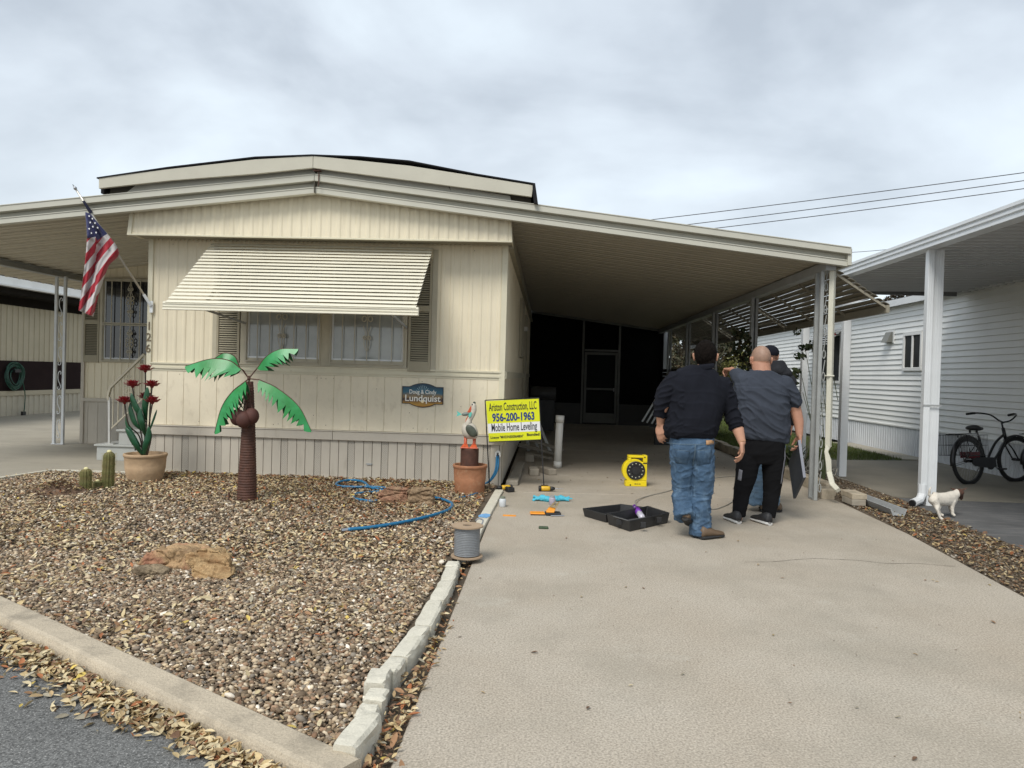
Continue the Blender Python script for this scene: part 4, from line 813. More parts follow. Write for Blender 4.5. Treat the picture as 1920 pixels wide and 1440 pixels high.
for hx, hz, px in ((-4.855,1.36,-.01),(-4.985,1.17,-.05),(-4.755,1.175,.04),(-5.04,.975,-.08),(-4.70,.985,.07),(-4.90,1.02,.0)):
    yy = 8.52+random.uniform(-.05,.06) if hz > 1 else 8.45; 
    if hx == -4.90: yy = 8.66
    MB().tube(curve_pts([(-4.83+px*.3,8.55,.3),(-4.83+px,8.55,.55),(hx*.75-4.83*.25,yy,hz-.28),(hx,yy,hz-.03)],5), .0085, 7).build('stem', stemm, fl, smooth=True)
    f = MB()
    for ring, (np_, el, ln_, wd) in enumerate(((11,.30,.098,.026),(9,.72,.084,.024),(7,1.1,.066,.019))):
        for k in range(np_):
            a = 2*math.pi*(k+.5*ring)/np_+random.uniform(-.1,.1); d = Vector((math.cos(a)*math.cos(el), math.sin(a)*math.cos(el), math.sin(el))); sd_ = Vector((-math.sin(a), math.cos(a), 0)); c = Vector((hx,yy,hz-.02))
            mid = c+d*ln_*.55+Vector((0,0,-.008)); tip = c+d*ln_+Vector((0,0,.012)); f.add([c, mid-sd_*wd, mid+sd_*wd, tip-sd_*wd*.35+Vector((0,0,.004)), tip+sd_*wd*.5, tip+d*.012], [(0,1,2),(1,3,4,2),(3,5,4)])
    f.ell((hx,yy,hz-.02),(.022,.022,.02),10,6); o = f.build('flower_head', red, fl); s = o.modifiers.new('thick','SOLIDIFY'); s.thickness = .002
SX = (1,0,0)
for pts, wd in (([(-4.84,8.5,.32),(-4.90,8.44,.46),(-4.97,8.43,.60),(-5.01,8.44,.66)],.045),([(-4.82,8.5,.32),(-4.77,8.44,.45),(-4.73,8.43,.58),(-4.725,8.42,.68)],.042),([(-4.85,8.53,.60),(-4.92,8.47,.70),(-4.975,8.46,.86),(-4.98,8.47,.95)],.035),
                ([(-4.84,8.55,.72),(-4.87,8.45,.84),(-4.93,8.43,.98),(-4.955,8.44,1.07)],.042),([(-4.82,8.53,.75),(-4.80,8.46,.9),(-4.77,8.44,1.05),(-4.76,8.44,1.15)],.042),([(-4.83,8.54,.55),(-4.82,8.44,.7),(-4.84,8.43,.8),(-4.84,8.44,.9)],.04),([(-4.78,8.53,.6),(-4.73,8.5,.7),(-4.69,8.5,.82),(-4.67,8.5,.88)],.014),([(-4.86,8.5,.42),(-4.93,8.46,.55),(-5.0,8.45,.68),(-5.02,8.45,.80)],.03)):
    leafsheet(pts, wd, green_d, 'leaf', fl, SX)
# metal palm
pm = thing('metal_palm', (-3.134,7.52,0), 'rusty brown metal palm tree with green sheet metal fronds and coconuts', 'garden ornament')
b = MB(); K = 46; rings = []
for j in range(K*2+1):
    q = j/(K*2); z = 1.28*q; r = .102-.055*q-.012*max(0,q-.62)*2; r += (.004 if j % 2 else 0) if q < .95 else 0
    rings.append([(-3.134+r*math.cos(a), 7.52+r*math.sin(a), z-.01) for a in [k*math.pi/14 for k in range(28)]])
b.loft(rings).build('trunk', rust, pm, smooth=False)
nutm = M('coconut_metal', (.075,.026,.018), .75, .3, 9, .001, 50)
for cx_, cy_, cz_ in ((-3.20,7.40,.895),(-3.06,7.41,.91),(-3.12,7.36,.875)):
    MB().ell((cx_,cy_,cz_),(.078,.078,.088),18,12).build('coconut', nutm, pm, smooth=True)
    MB().tube([(cx_,cy_+.02,cz_+.08),(cx_*.6-3.134*.4,7.45,1.05),(-3.134+(cx_+3.134)*.3,7.47,1.2)], .006, 6).build('coconut_stem', rust, pm)
fr = overlay(M('green_frond_metal', (.008,.19,.03), .38, .15, 5), (.045,.34,.12), 3.5, .42, .7, .8); fr2 = M('frond_back', (.012,.10,.03), .4, .2, 6)  # overlay paints pale green highlights into the front colour
def frond(stem, P, w_, teeth, parent, seed=1):
    P = curve_pts(P, 8); n = len(P); rn = random.Random(seed)
    ribp = curve_pts(stem, 6)[:-1]+P; MB().tube(ribp, [.007-.004*i/len(ribp) for i in range(len(ribp))], 6).build('midrib', rust, parent)
    for side, mt in ((-1, fr), (1, fr2)):
        b = MB(); rows = []
        for i in range(n):
            q = i/(n-1); t = (P[min(i+1,n-1)]-P[max(i-1,0)]).normalized(); down = Vector((0,0,-1))-t*(-t.z); down = down.normalized(); out = Vector((0,side,0)); dv = (down*.9+out*.42).normalized()
            ww = w_*1.12*max(.04,math.sin(math.pi*(.15+.845*q)))**.62
            rows.append((P[i], dv, t, ww))
        for i in range(n-1):
            a, c = rows[i], rows[i+1]; b.add([a[0], c[0], c[0]+c[1]*c[3]*.5+c[2]*.01, a[0]+a[1]*a[3]*.5+a[2]*.01], [(0,1,2,3)])
        for k in range(teeth):
            i0 = int(k*(n-1)/teeth); i1 = max(i0+1, int((k+1)*(n-1)/teeth)); a, c = rows[i0], rows[i1]; pa = a[0]+a[1]*a[3]*.5+a[2]*.01; pc = c[0]+c[1]*c[3]*.5+c[2]*.01; mid = (pa+pc)/2; l = (a[3]+c[3])/2*.78*rn.uniform(.8,1.15); tp = mid+a[1]*l+a[2]*l*.35; b.add([pa, pc, tp*.5+pc*.5+a[2]*.004, tp, tp*.45+pa*.55], [(0,1,2,3,4)])
        o = b.build('frond', mt, parent); s = o.modifiers.new('thick','SOLIDIFY'); s.thickness = .002
hub = (-3.134,7.50,1.30)
def F_(px, Y): return [tuple(W(*p, Y)) for p in px]
frond([hub]+F_([(455,692)],7.48), F_([(453,692),(430,676),(395,673),(348,686)],7.45), .20, 8, pm, 1)
frond([hub]+F_([(452,690)],7.52), F_([(450,690),(440,668),(420,662),(402,672)],7.62), .13, 5, pm, 2)
frond([hub]+F_([(480,693)],7.50), F_([(482,691),(500,668),(525,655),(558,654)],7.48), .15, 7, pm, 3)
frond([hub]+F_([(485,712)],7.47), F_([(486,712),(520,728),(560,762),(584,808)],7.42), .15, 11, pm, 4)
frond([hub]+F_([(462,714)],7.45), F_([(460,715),(435,735),(415,765),(402,812)],7.38), .15, 9, pm, 5)
MB().ell(hub,(.018,.018,.022),10,6).tube([(-3.134,7.51,1.26),(-3.134,7.5,1.33)],.008,6).build('hub', rust, pm)
MB().box(-3.33,-3.315,7.50,7.515,0,.09).build('ground_stake', rust, pm)
# pelican
pe = thing('pelican_figure', (-.885,8.54,.3), 'painted metal pelican with a turquoise fish in its orange beak', 'garden ornament')
wht = M('pelican_white', (.52,.48,.40), .45, .1, 8); dkg = M('pelican_dark', (.06,.07,.05), .5, .3, 12); org = overlay(M('pelican_orange', (.52,.09,.03), .45, .2, 12), (.25,.04,.02), 9, .5, .7, .6); turq = M('fish_turquoise', (.12,.50,.42), .4, .2, 15)
MB().lathe([(.108,.26),(.108,.53),(.104,.535),(.03,.54)], (-.885,8.54,0), 28).build('drum', rust, pe)
for sx in (-1, 1):
    x = -.885+sx*.052; MB().tube([(x,8.53,.70),(x,8.53,.60),(x-.004,8.51,.565)], [.02,.019,.02], 10).build('leg', org, pe, smooth=True)
    MB().hexa([(x-.055,8.44,.538),(x+.055,8.44,.538),(x+.02,8.56,.538),(x-.02,8.56,.538),(x-.05,8.44,.55),(x+.05,8.44,.55),(x+.015,8.54,.60),(x-.015,8.54,.60)]).build('foot', org, pe, bevel=.004)
b = MB(); rings = []
for q, cx_, cz_, rx, rz in ((0,-.985,.79,.01,.01),(.1,-.975,.785,.035,.05),(.25,-.945,.765,.062,.085),(.5,-.90,.745,.075,.10),(.75,-.85,.73,.06,.085),(.92,-.815,.70,.035,.06),(1,-.795,.68,.008,.02)):
    rings.append([(cx_+rz*.25*math.sin(a), 8.53+rx*math.cos(a), cz_+rz*math.sin(a)) for a in [k*math.pi/9 for k in range(18)]])
b.loft(rings); b.chain([(-.915,8.52,.80),(-.90,8.52,.87),(-.865,8.52,.93),(-.85,8.52,.99),(-.852,8.52,1.03)], [.048,.034,.032,.036,.034], n=14); b.ell((-.853,8.52,1.035),(.034,.034,.042),14,10); b.build('body', wht, pe, smooth=True)
for sx in (-1,1): MB().ell((-.865,8.53+sx*.07,.745),(.085,.014,.052),14,8,R=Matrix.Rotation(.85,3,'Y')).ell((-.825,8.53+sx*.06,.74),(.06,.014,.02),12,6,R=Matrix.Rotation(1.1,3,'Y')).build('wing', dkg, pe, smooth=True)
MB().ell((-.845,8.485,.765),(.05,.01,.012),12,6,R=Matrix.Rotation(1.1,3,'Y')).ell((-.82,8.484,.735),(.04,.01,.010),12,6,R=Matrix.Rotation(1.2,3,'Y')).build('wing_stripe', wht, pe, smooth=True)
MB().hexa([(-.868,8.49,.96),(-.85,8.50,.985),(-.85,8.54,.985),(-.868,8.55,.96),(-.93,8.51,.955),(-.878,8.495,1.045),(-.878,8.545,1.045),(-.93,8.53,.955)]).build('beak', org, pe, bevel=.003)
MB().prism([(-.865,.955),(-.925,.865),(-.945,.84),(-.935,.885),(-.885,.965)], 'y', 8.50, 8.54).build('lower_beak', org, pe, bevel=.003)
MB().ell((-.865,8.49,1.055),(.008,.006,.011),8,6).build('eye', blackm, pe); MB().ell((-.845,8.52,1.072),(.018,.02,.018),8,6).build('crest', dkg, pe)
MB().ell((-.94,8.50,.94),(.05,.018,.022),14,8,R=Matrix.Rotation(-.15,3,'Y')).build('fish_body', M('fish_grey', (.16,.19,.17), .5, .3, 30), pe, smooth=True)
MB().prism([(-.985,.935),(-1.03,.965),(-1.045,.975),(-1.035,.94),(-1.05,.91),(-1.03,.915)], 'y', 8.49, 8.505).prism([(-.90,.95),(-.875,.97),(-.865,.955),(-.875,.915),(-.90,.90),(-.905,.93)], 'y', 8.475, 8.485).build('fish_fins', turq, pe)
# sign on two stakes
sg = thing('yard_sign', (-.4,9.05,0), 'yellow and white contractor yard sign on black metal stakes', 'sign')
TL, TR, BL, BR = W(911,752,9.0), W(1010,747.5,9.08), W(917,828,9.0), W(1014,823.5,9.08)
def sp_pt(u, v, off=0): p = (TL*(1-u)+TR*u)*(1-v)+(BL*(1-u)+BR*u)*v; return p+SN*off
SN = Vector((0,0,0)); SN = (TR-TL).cross(TL-BL).normalized(); SN = SN if SN.y < 0 else -SN
syel = M('sign_yellow', (.72,.74,.01), .45, .03, 4); swh = M('sign_white', (.80,.80,.80), .45, .02, 4); sblk = M('sign_black', (.01,.012,.018), .5); sblu = M('sign_navy', (.015,.045,.20), .5)
def band(v0, v1, mat, nm): 
    P = [sp_pt(0,v1,.003), sp_pt(1,v1,.003), sp_pt(1,v1,-.003), sp_pt(0,v1,-.003), sp_pt(0,v0,.003), sp_pt(1,v0,.003), sp_pt(1,v0,-.003), sp_pt(0,v0,-.003)]; return MB().hexa(P).build(nm, mat, sg)
band(0,.56,syel,'sign_panel'); band(.5605,.795,swh,'sign_panel'); band(.7955,1,syel,'sign_panel')
Ux = (TR-TL).normalized(); Vz = SN.cross(Ux)*1; Vz = Vz if Vz.z > 0 else -Vz
Vz = ((TL-BL).normalized()); NN = Ux.cross(Vz).normalized(); NN = NN if NN.y < 0 else -NN
Rm = Matrix((Ux, Vz, NN)).transposed().to_euler()
WS = (TR-TL).length
def signtext(s, u, v, h, wid, mat, bold):
    k = text(s, h, mat, sg, sp_pt(u,v,.0055), rot=Rm, ext=.0006, off=bold)
    xs = [p.co.x for p in k.data.vertices]; k.scale = (wid*WS/(max(xs)-min(xs)), 1, 1); return k
signtext('Ariston Construction, LLC', .5, .165, .14, .90, sblk, .0012); signtext('956-200-1963', .5, .425, .135, .80, sblu, .0045); signtext('Mobile Home Leveling', .5, .67, .14, .86, sblk, .0010)
signtext('License "MHDINS00064804"', .35, .905, .045, .62, sblk, .0007); signtext('Bonded', .855, .875, .048, .24, sblk, .0014)
fr_ = MB()
for a, b_ in ((sp_pt(-.008,-.02,-.006), sp_pt(1.008,-.02,-.006)), (sp_pt(-.008,1.01,-.006), sp_pt(1.008,1.01,-.006))): fr_.beam(a, b_, .012, .012)
fr_.beam(sp_pt(-.012,-.02,-.006), W(918,915,9.0), .013, .013); fr_.beam(sp_pt(1.008,-.02,-.006), W(1020,914,9.08), .013, .013); fr_.build('stake_frame', blackm, sg)
# name plaque
nq = thing('name_plaque', (-1.57,FY-.02,1.12), 'small metal name plaque with a sunset beach print on the cream siding', 'plaque')
px0, px1, pz0, pz1 = -1.828, -1.318, .985, 1.262; cxm = (px0+px1)/2; out_ = []
def edge(q, top):
    x = px0+(px1-px0)*q; bul = .042*max(0, math.cos((q-.5)*math.pi/.62))**.8 if abs(q-.5) < .31 else 0
    return (x, (pz1-.035+bul) if top else (pz0+.035-bul))
pl = [edge(i/24, True) for i in range(25)]+[edge(1-i/24, False) for i in range(25)]
mp_ = bpy.data.materials.new('plaque_print'); mp_.use_nodes = True; nt = mp_.node_tree; bb = nt.nodes['Principled BSDF']; t = nt.nodes.new('ShaderNodeTexCoord'); s = nt.nodes.new('ShaderNodeSeparateXYZ'); nt.links.new(t.outputs['Generated'], s.inputs[0])
r = nt.nodes.new('ShaderNodeValToRGB'); nz_ = nt.nodes.new('ShaderNodeTexNoise'); nz_.inputs['Scale'].default_value = 6; ma = nt.nodes.new('ShaderNodeMath'); ma.operation = 'MULTIPLY_ADD'; ma.inputs[1].default_value = .22; nt.links.new(nz_.outputs[0], ma.inputs[0]); nt.links.new(s.outputs[2], ma.inputs[2]); nt.links.new(ma.outputs[0], r.inputs[0]); nt.links.new(t.outputs['Generated'], nz_.inputs[0])
e = r.color_ramp.elements; e[0].position = .08; e[0].color = (.30,.12,.02,1); e[1].position = 1.0; e[1].color = (.008,.04,.075,1)
for p_, c_ in ((.22,(.50,.27,.04,1)),(.36,(.12,.06,.025,1)),(.44,(.05,.03,.03,1)),(.55,(.28,.18,.07,1)),(.75,(.02,.11,.17,1))): x = e.new(p_); x.color = c_
nt.links.new(r.outputs[0], bb.inputs['Base Color']); bb.inputs['Roughness'].default_value = .35
MB().prism([(cxm+(x-cxm)*1.04, 1.1235+(z-1.1235)*1.07) for x, z in pl], 'y', FY-.018, FY-.010).build('rim', blackm, nq)
MB().prism(pl, 'y', FY-.022, FY-.0175).build('face', mp_, nq)
MB().lathe([(.001,0),(.02,.001)],(0,0,0),12).tr(Matrix.Translation((cxm,FY-.0225,1.045)) @ Matrix.Rotation(math.pi/2,4,'X')).build('sun_disc', M('pale_sun', (.9,.75,.45), .5), nq)
ray_ = MB()
for k in range(11):
    a = math.radians(15+k*15); ray_.add([(cxm+.03*math.cos(a), FY-.0226, 1.13+.03*math.sin(a)),(cxm+.1*math.cos(a-.03), FY-.0226, 1.13+.12*math.sin(a-.03)),(cxm+.1*math.cos(a+.03), FY-.0226, 1.13+.12*math.sin(a+.03))],[(0,1,2)])
ray_.build('sun_rays', M('pale_ray', (.30,.45,.5), .5), nq)
wl_ = M('plaque_letters', (.85,.82,.74), .5)
k = text('Doug & Cindy', .075, wl_, nq, (cxm, FY-.0245, 1.165), off=.0008, ext=.0005); xs = [p.co.x for p in k.data.vertices]; k.scale = (.345/(max(xs)-min(xs)),1,1)
k = text('Lundquist', .115, wl_, nq, (cxm, FY-.0245, 1.082), off=.0018, ext=.0005); xs = [p.co.x for p in k.data.vertices]; k.scale = (.455/(max(xs)-min(xs)),1,1)
# ================================================================== FLAG
fg = thing('flag', (-5.16,FY-.03,2.17), 'US flag hanging from an angled metal pole on the left corner of the home', 'flag')
pb, pt = W(283,573,9.15), W(141,353,8.55)
MB().tube([pb, pb+(pt-pb)*.55, pt], [.0125,.0125,.011], 10).build('pole', M('pole_metal', (.5,.48,.43), .35, .1, 9, metal=.6), fg, smooth=True)
MB().tube([pb-(pt-pb)*.0, pb+(pt-pb)*.10], .019, 10).box(pb.x-.02,pb.x+.02,FY-.045,FY-.02,pb.z-.09,pb.z+.06).build('bracket', alum, fg)
d_ = (pt-pb).normalized(); MB().ell(pt, (.02,.02,.022), 10, 8).tube([pt, pt+d_*.05], [.012,.004], 8).build('finial', chrome, fg)
MB().tube([pb+(pt-pb)*.80+Vector((.0,-.0,.0)), pb+(pt-pb)*.90], [.022,.014], 8).build('wrapped_sleeve', M('navy_cloth', (.012,.014,.04), .8, .2, 30), fg)
fm = bpy.data.materials.new('flag_cloth'); fm.use_nodes = True; nt = fm.node_tree; bb = nt.nodes['Principled BSDF']; bb.inputs['Roughness'].default_value = .75; bb.inputs['Sheen Weight'].default_value = .2
uvn = nt.nodes.new('ShaderNodeUVMap'); uvn.uv_map = 'UVMap'; s = nt.nodes.new('ShaderNodeSeparateXYZ'); nt.links.new(uvn.outputs[0], s.inputs[0])
f1 = nt.nodes.new('ShaderNodeMath'); f1.operation = 'FRACT'; nt.links.new(s.outputs[0], f1.inputs[0]); f2 = nt.nodes.new('ShaderNodeMath'); f2.operation = 'GREATER_THAN'; f2.inputs[1].default_value = .5; nt.links.new(f1.outputs[0], f2.inputs[0])
m1 = nt.nodes.new('ShaderNodeMix'); m1.data_type = 'RGBA'; nt.links.new(f2.outputs[0], m1.inputs[0]); m1.inputs[6].default_value = (.34,.010,.024,1); m1.inputs[7].default_value = (.50,.46,.45,1)
f3 = nt.nodes.new('ShaderNodeMath'); f3.operation = 'GREATER_THAN'; f3.inputs[1].default_value = .0; nt.links.new(s.outputs[1], f3.inputs[0]); m2 = nt.nodes.new('ShaderNodeMix'); m2.data_type = 'RGBA'; nt.links.new(f3.outputs[0], m2.inputs[0]); nt.links.new(m1.outputs[2], m2.inputs[6]); m2.inputs[7].default_value = (.015,.018,.085,1); nt.links.new(m2.outputs[2], bb.inputs['Base Color'])
Lp = curve_pts([(160,398,0),(163,450,0),(156,520,0),(147,582,0)], 10); Rp = curve_pts([(168,400,0),(222,468,0),(203,500,0),(187,545,0),(175,594,0)], 8)
Lp = [Lp[int(i*(len(Lp)-1)/40)] for i in range(41)]; Rp = [Rp[int(round(i*(len(Rp)-1)/40))] for i in range(41)]
# right edge leaves the pole after its first third
NU, NVv = 30, 40; V = []; UV = []
def lerp(a, b, t): return a+(b-a)*t
for j in range(NVv+1):
    tj = j/NVv; a = Lp[j]; k = tj*(len(Rp)-1); b_ = lerp(Rp[int(k)], Rp[min(int(k)+1,len(Rp)-1)], k-int(k))
    for i in range(NU+1):
        u = i/NU; p = lerp(a, b_, u); yo = 9.15-.6*min(.83,max(.3,(283-p.x)/142))-.03-(.05+.05*math.sin(u*9.5+tj*1.3)+.02*math.sin(u*21+tj*4))*min(1,tj*3+.1)*(1-.25*tj)
        q = W(p.x, p.y, yo); V.append(q); fold = .0 if p.x < 179 else 1
        sx_ = (p.y + (p.x-160)*1.28 - 440)/ (2*18.5) + (.5*fold*(1-abs(tj-.4)) if fold else 0)*.6; can = (447-.20*(p.x-163)-p.y) if p.x < 181 else (452-1.0*(p.x-176)*.1-p.y-(p.x-181)*.55)
        UV.append((sx_, can))
me = bpy.data.meshes.new('cloth'); F = [(j*(NU+1)+i, j*(NU+1)+i+1, (j+1)*(NU+1)+i+1, (j+1)*(NU+1)+i) for j in range(NVv) for i in range(NU)]
me.from_pydata([tuple(v-fg.location) for v in V], [], F); uvl = me.uv_layers.new(name='UVMap')
for l in me.loops: uvl.data[l.index].uv = UV[l.vertex_index]
me.polygons.foreach_set('use_smooth', [True]*len(F)); me.materials.append(fm); o = bpy.data.objects.new('cloth', me); COL.objects.link(o); o.parent = fg; sd_ = o.modifiers.new('thick','SOLIDIFY'); sd_.thickness = .003
stm = M('star_white', (.8,.8,.8), .6)
for sx_, sy_ in ((167,405),(173,410),(169,417),(178,418),(174,425),(167,429),(183,427),(171,437),(180,436)):
    q = W(sx_, sy_, 9.15-.6*(283-sx_)/142-.11); pts = [(q.x+(.014 if k % 2 == 0 else .006)*math.sin(k*math.pi/5), q.z+(.014 if k % 2 == 0 else .006)*math.cos(k*math.pi/5)) for k in range(10)]
    MB().prism(pts, 'y', q.y, q.y+.003).build('star', stm, fg)
# ================================================================== STEPS AND RAIL
stp = thing('steps', (-6,10.5,0), 'pale grey concrete steps up to the side door behind the flower pot', 'steps')
gst = M('grey_step', (.40,.41,.39), .8, .06, 4, .001, 60)
for x0, z0, z1 in ((-6.55,0,.235),(-6.22,.235,.46),(-5.92,.46,.69),(-5.62,.69,.92)):
    MB().box(x0, -5.21, 10.30, 11.35, z0, z1-.03).build('riser_block', gst, stp, bevel=.004); MB().box(x0-.03, -5.21, 10.275, 11.37, z1-.0295, z1).build('tread', gst, stp, bevel=.005)
hr = thing('handrail', (-6.36,10.32,.2), 'cream wrought iron handrail with scrollwork rising along the steps', 'handrail')
def L2(px, py): return tuple(W(px, py, 10.31))
r0, r1 = Vector(L2(207,727)), Vector(L2(271,664)); q0, q1 = Vector(L2(209,803)), Vector(L2(250,764))
MB().beam(r0, r1, .045, .03).beam(Vector(L2(203,742)), r0, .045,.03).beam(L2(204,750), L2(203,740), .04,.03).build('rail', ironm, hr); MB().beam(q0, q1+(q1-q0)*.4, .02, .02).build('lower_rail', ironm, hr)
MB().beam(L2(205,745), (-6.365,10.31,.235), .03, .03).box(-6.42,-6.30,10.29,10.40,.236,.25).build('newel_post', M('pale_iron', (.5,.5,.48), .5, .1, 6), hr)
MB().beam(L2(272,666), L2(272,740), .03, .03).build('upper_post', ironm, hr)
for k in range(6):
    t = (k+.6)/6.5; top_ = r0+(r1-r0)*t; MB().beam(top_, (top_.x, top_.y, (q0+(q1-q0)*t*1.4).z), .013, .013, up=(1,0,0)).build('baluster', ironm, hr)
g = MB(); c_ = Vector(L2(240,722))
for f in (-1,1):
    for zz, s, u in ((.12,.03,1),(.0,.038,-1),(-.09,.045,1),(.05,.04,1)): scroll(g, (c_.x+f*.01, c_.y, c_.z+zz), s, f, .007, u)
g.build('scrollwork', ironm, hr)
tp = thing('garden_tap', W(254,835,10.2), 'small dark garden tap standing on the lower step behind the pot', 'tap')
q = W(254,837,10.2); MB().tube([(q.x,q.y,q.z-.06),(q.x,q.y,q.z+.05)],.012,8).tube([(q.x-.05,q.y,q.z+.03),(q.x+.03,q.y,q.z+.03)],.012,8).box(q.x-.03,q.x+.03,q.y-.006,q.y+.006,q.z+.055,q.z+.065).build('tap_body', blackm, tp)
# ================================================================== HOSE, SPOOL, TOOLS
hs = thing('blue_hose', (-1.8,7.8,0), 'bright blue garden hose looping over the gravel around the rocks', 'hose')
hp = [(652,993),(700,988),(750,980),(800,969),(838,957),(848,946),(835,938),(812,933),(800,936)]
MB().tube(curve_pts([G(*p, .045) for p in hp], 8), .0165, 8).build('hose_run', bluehose, hs, smooth=True)
hp2 = [(812,930,.04),(790,925,.03),(740,917,.03),(700,913,.045),(660,913,.04),(634,911,.045),(633,905,.05),(655,900,.06),(680,903,.06),(695,914,.05),(720,920,.035),(690,923,.03),(668,926,.035),(664,934,.03),(690,939,.035),(712,939,.03)]
MB().tube(curve_pts([G(*p) for p in hp2], 8), .0155, 8).build('hose_loop', bluehose, hs, smooth=True)
MB().tube(curve_pts([G(862,933,.03),G(885,928,.03),G(905,918,.03),(-.80,9.03,.03),(-.70,9.05,.06),(-.615,9.08,.2),(-.598,9.13,.40)],8), .012, 8).tube(curve_pts([(-.76,9.05,.03),(-.66,9.06,.09),(-.585,9.08,.22),(-.580,9.13,.40)],8), .012, 8).build('hose_riser', bluehose, hs, smooth=True)
MB().tube([G(652,993,.045),G(640,995,.04)], .018, 10).build('hose_end', chrome, hs)
sp2 = thing('wall_tap', (-.59,9.15,.43), 'white outdoor tap on the skirting corner behind the yard sign', 'tap'); MB().prism([(-.625,.37),(-.555,.37),(-.555,.43),(-.59,.465),(-.625,.43)], 'y', 9.13, 9.185).build('tap_box', whitep, sp2, bevel=.004); MB().tube([(-.59,9.13,.42),(-.59,9.09,.42),(-.59,9.08,.39)], .012, 8).build('spout', blackm, sp2)
ts = M('grey_tape', (.03,.03,.035), .6); 
sp_ = thing('cable_spool', (-.566,5.45,0), 'cardboard flanged spool wound with grey cable at the driveway edge', 'cable spool')
card = M('cardboard', (.36,.26,.17), .8, .08, 8, .0005, 90); gw = M('grey_cable', (.20,.21,.22), .35, .08, 20)
sp_.rotation_euler = (.0,.0,0)
SXc, SYc, SZ = -.566, 5.45, .035
for z in (SZ, SZ+.228):
    b = MB(); n = 40; ro, ri = .121, .035; rr4 = [[(SXc+r*math.cos(a),SYc+r*math.sin(a),zz) for a in [k*2*math.pi/n for k in range(n)]] for r, zz in ((ri,z),(ro,z),(ro,z+.010),(ri,z+.010))]; b.loft(rr4, cap=False, closed=True); b.build('flange', card, sp_)
MB().lathe([(.036,SZ+.01),(.036,SZ+.228)], (SXc,SYc,0), 24, cap=False).build('core', M('spool_core', (.10,.08,.06), .8), sp_)
prof = [(.03,SZ+.011)]; 
for k in range(17):
    z = SZ+.014+k*.0125
    for a in (-60,-20,20,60): prof.append((.092+.0062*math.cos(math.radians(a)), z+.0062+.0062*math.sin(math.radians(a))))
prof.append((.03,SZ+.225)); MB().lathe(prof, (SXc,SYc,0), 36).build('cable', gw, sp_, smooth=True)
MB().tube(curve_pts([(SXc+.09,SYc+.02,SZ+.21),(SXc+.11,SYc+.08,SZ+.26),(SXc+.07,SYc+.12,SZ+.265),(SXc+.05,SYc+.11,SZ+.25)],5), .006, 7).build('cable_end', gw, sp_)
# drills
def drill(x, y, rz, lab, bit=True):
    d = thing('cordless_drill', (x,y,0), lab, 'drill', rz=rz); dy = M('tool_yellow', (.70,.42,.03), .45, .08, 10)
    MB().box(-.11,-.02,-.045,.045,.004,.058).build('battery', blackp, d, local=True, bevel=.008, seg=2); MB().box(-.095,-.04,-.0455,-.044,.02,.042).build('battery_label', dy, d, local=True)
    MB().chain([(-.03,0,.034),(.055,.0,.036)], [.022,.021], n=12, fl=(1,.8)).build('grip', blackp, d, local=True, smooth=True)
    MB().tube([(.05,-.08,.036),(.05,-.04,.036),(.05,.03,.036),(.05,.055,.036)], [.024,.031,.031,.026], 14).build('motor_body', dy, d, local=True, smooth=True)
    MB().tube([(.05,-.085,.036),(.05,-.055,.036)], .0335, 14).build('rear_cap', blackp, d, local=True, smooth=True); MB().tube([(.05,.055,.036),(.05,.085,.036),(.05,.115,.036)], [.026,.026,.014], 14).build('chuck', blackp, d, local=True, smooth=True)
    if bit: MB().tube([(.05,.115,.036),(.05,.22,.036)], [.005,.003], 6).build('bit', chrome, d, local=True)
    return d
drill(.02,8.93,-math.pi/2*.93,'yellow and black cordless drill with a long bit lying right of the sign stake'); drill(-.44,8.80,2.1,'black and yellow cordless driver lying against the skirting corner', False)
# jar, cap and bits
jr = thing('glass_jar', (-.435,7.75,0), 'small white labelled jar with dark lid standing at the edging strip', 'jar'); MB().lathe([(.034,0),(.037,.006),(.037,.075),(.028,.09)], (-.435,7.75,0), 20).build('jar_body', M('jar_white', (.55,.57,.58), .25, .08, 30), jr, smooth=True); MB().lathe([(.029,.09),(.029,.11)], (-.435,7.75,0), 20).build('lid', M('jar_lid', (.20,.22,.17), .5), jr)
j2 = thing('glass_jar', (.10,7.98,0), 'small clear purple grey jar beside the blue gloves and drill bits', 'jar'); MB().lathe([(.032,0),(.036,.006),(.036,.07),(.026,.082)], (.10,7.98,0), 20).build('jar_body', M('jar_lilac', (.38,.34,.40), .2, .1, 20), j2, smooth=True); MB().lathe([(.027,.082),(.027,.10)], (.10,7.98,0), 20).build('lid', alumg, j2)
tag(MB().box(-.40,-.27,7.24,7.29,.0,.006).build('orange_strip', orangep), 'flat orange yellow piece of plastic on the concrete near the edging strip', 'plastic scrap')
gv = thing('blue_gloves', (.1,8.2,0), 'crumpled pair of light blue work gloves behind the drill bit case', 'gloves'); gm = M('glove_blue', (.07,.42,.55), .7, .15, 20, .004, 40)
GLV = []
for cx_, cy_, a0 in ((.0,8.20,2.9),(.20,8.24,.15)):
    b = MB().ell((cx_,cy_,.03),(.065,.045,.032),14,8)
    for k in range(4): a = a0+(k-1.5)*.42; b.cap((cx_+.04*math.cos(a),cy_+.03*math.sin(a),.03),(cx_+(.10+.02*(k%2))*math.cos(a),cy_+.075*math.sin(a),.015+.03*((k*7)%3)/2),.016,.012,n=8)
    b.cap((cx_,cy_,.03),(cx_-.07*math.cos(a0),cy_-.05,.03),.036,.034,n=10); GLV.append((b, cx_))
bc = thing('drill_bit_case', (.02,7.4,0), 'open orange and black case of drill bits on the driveway', 'tool case', rz=.1)
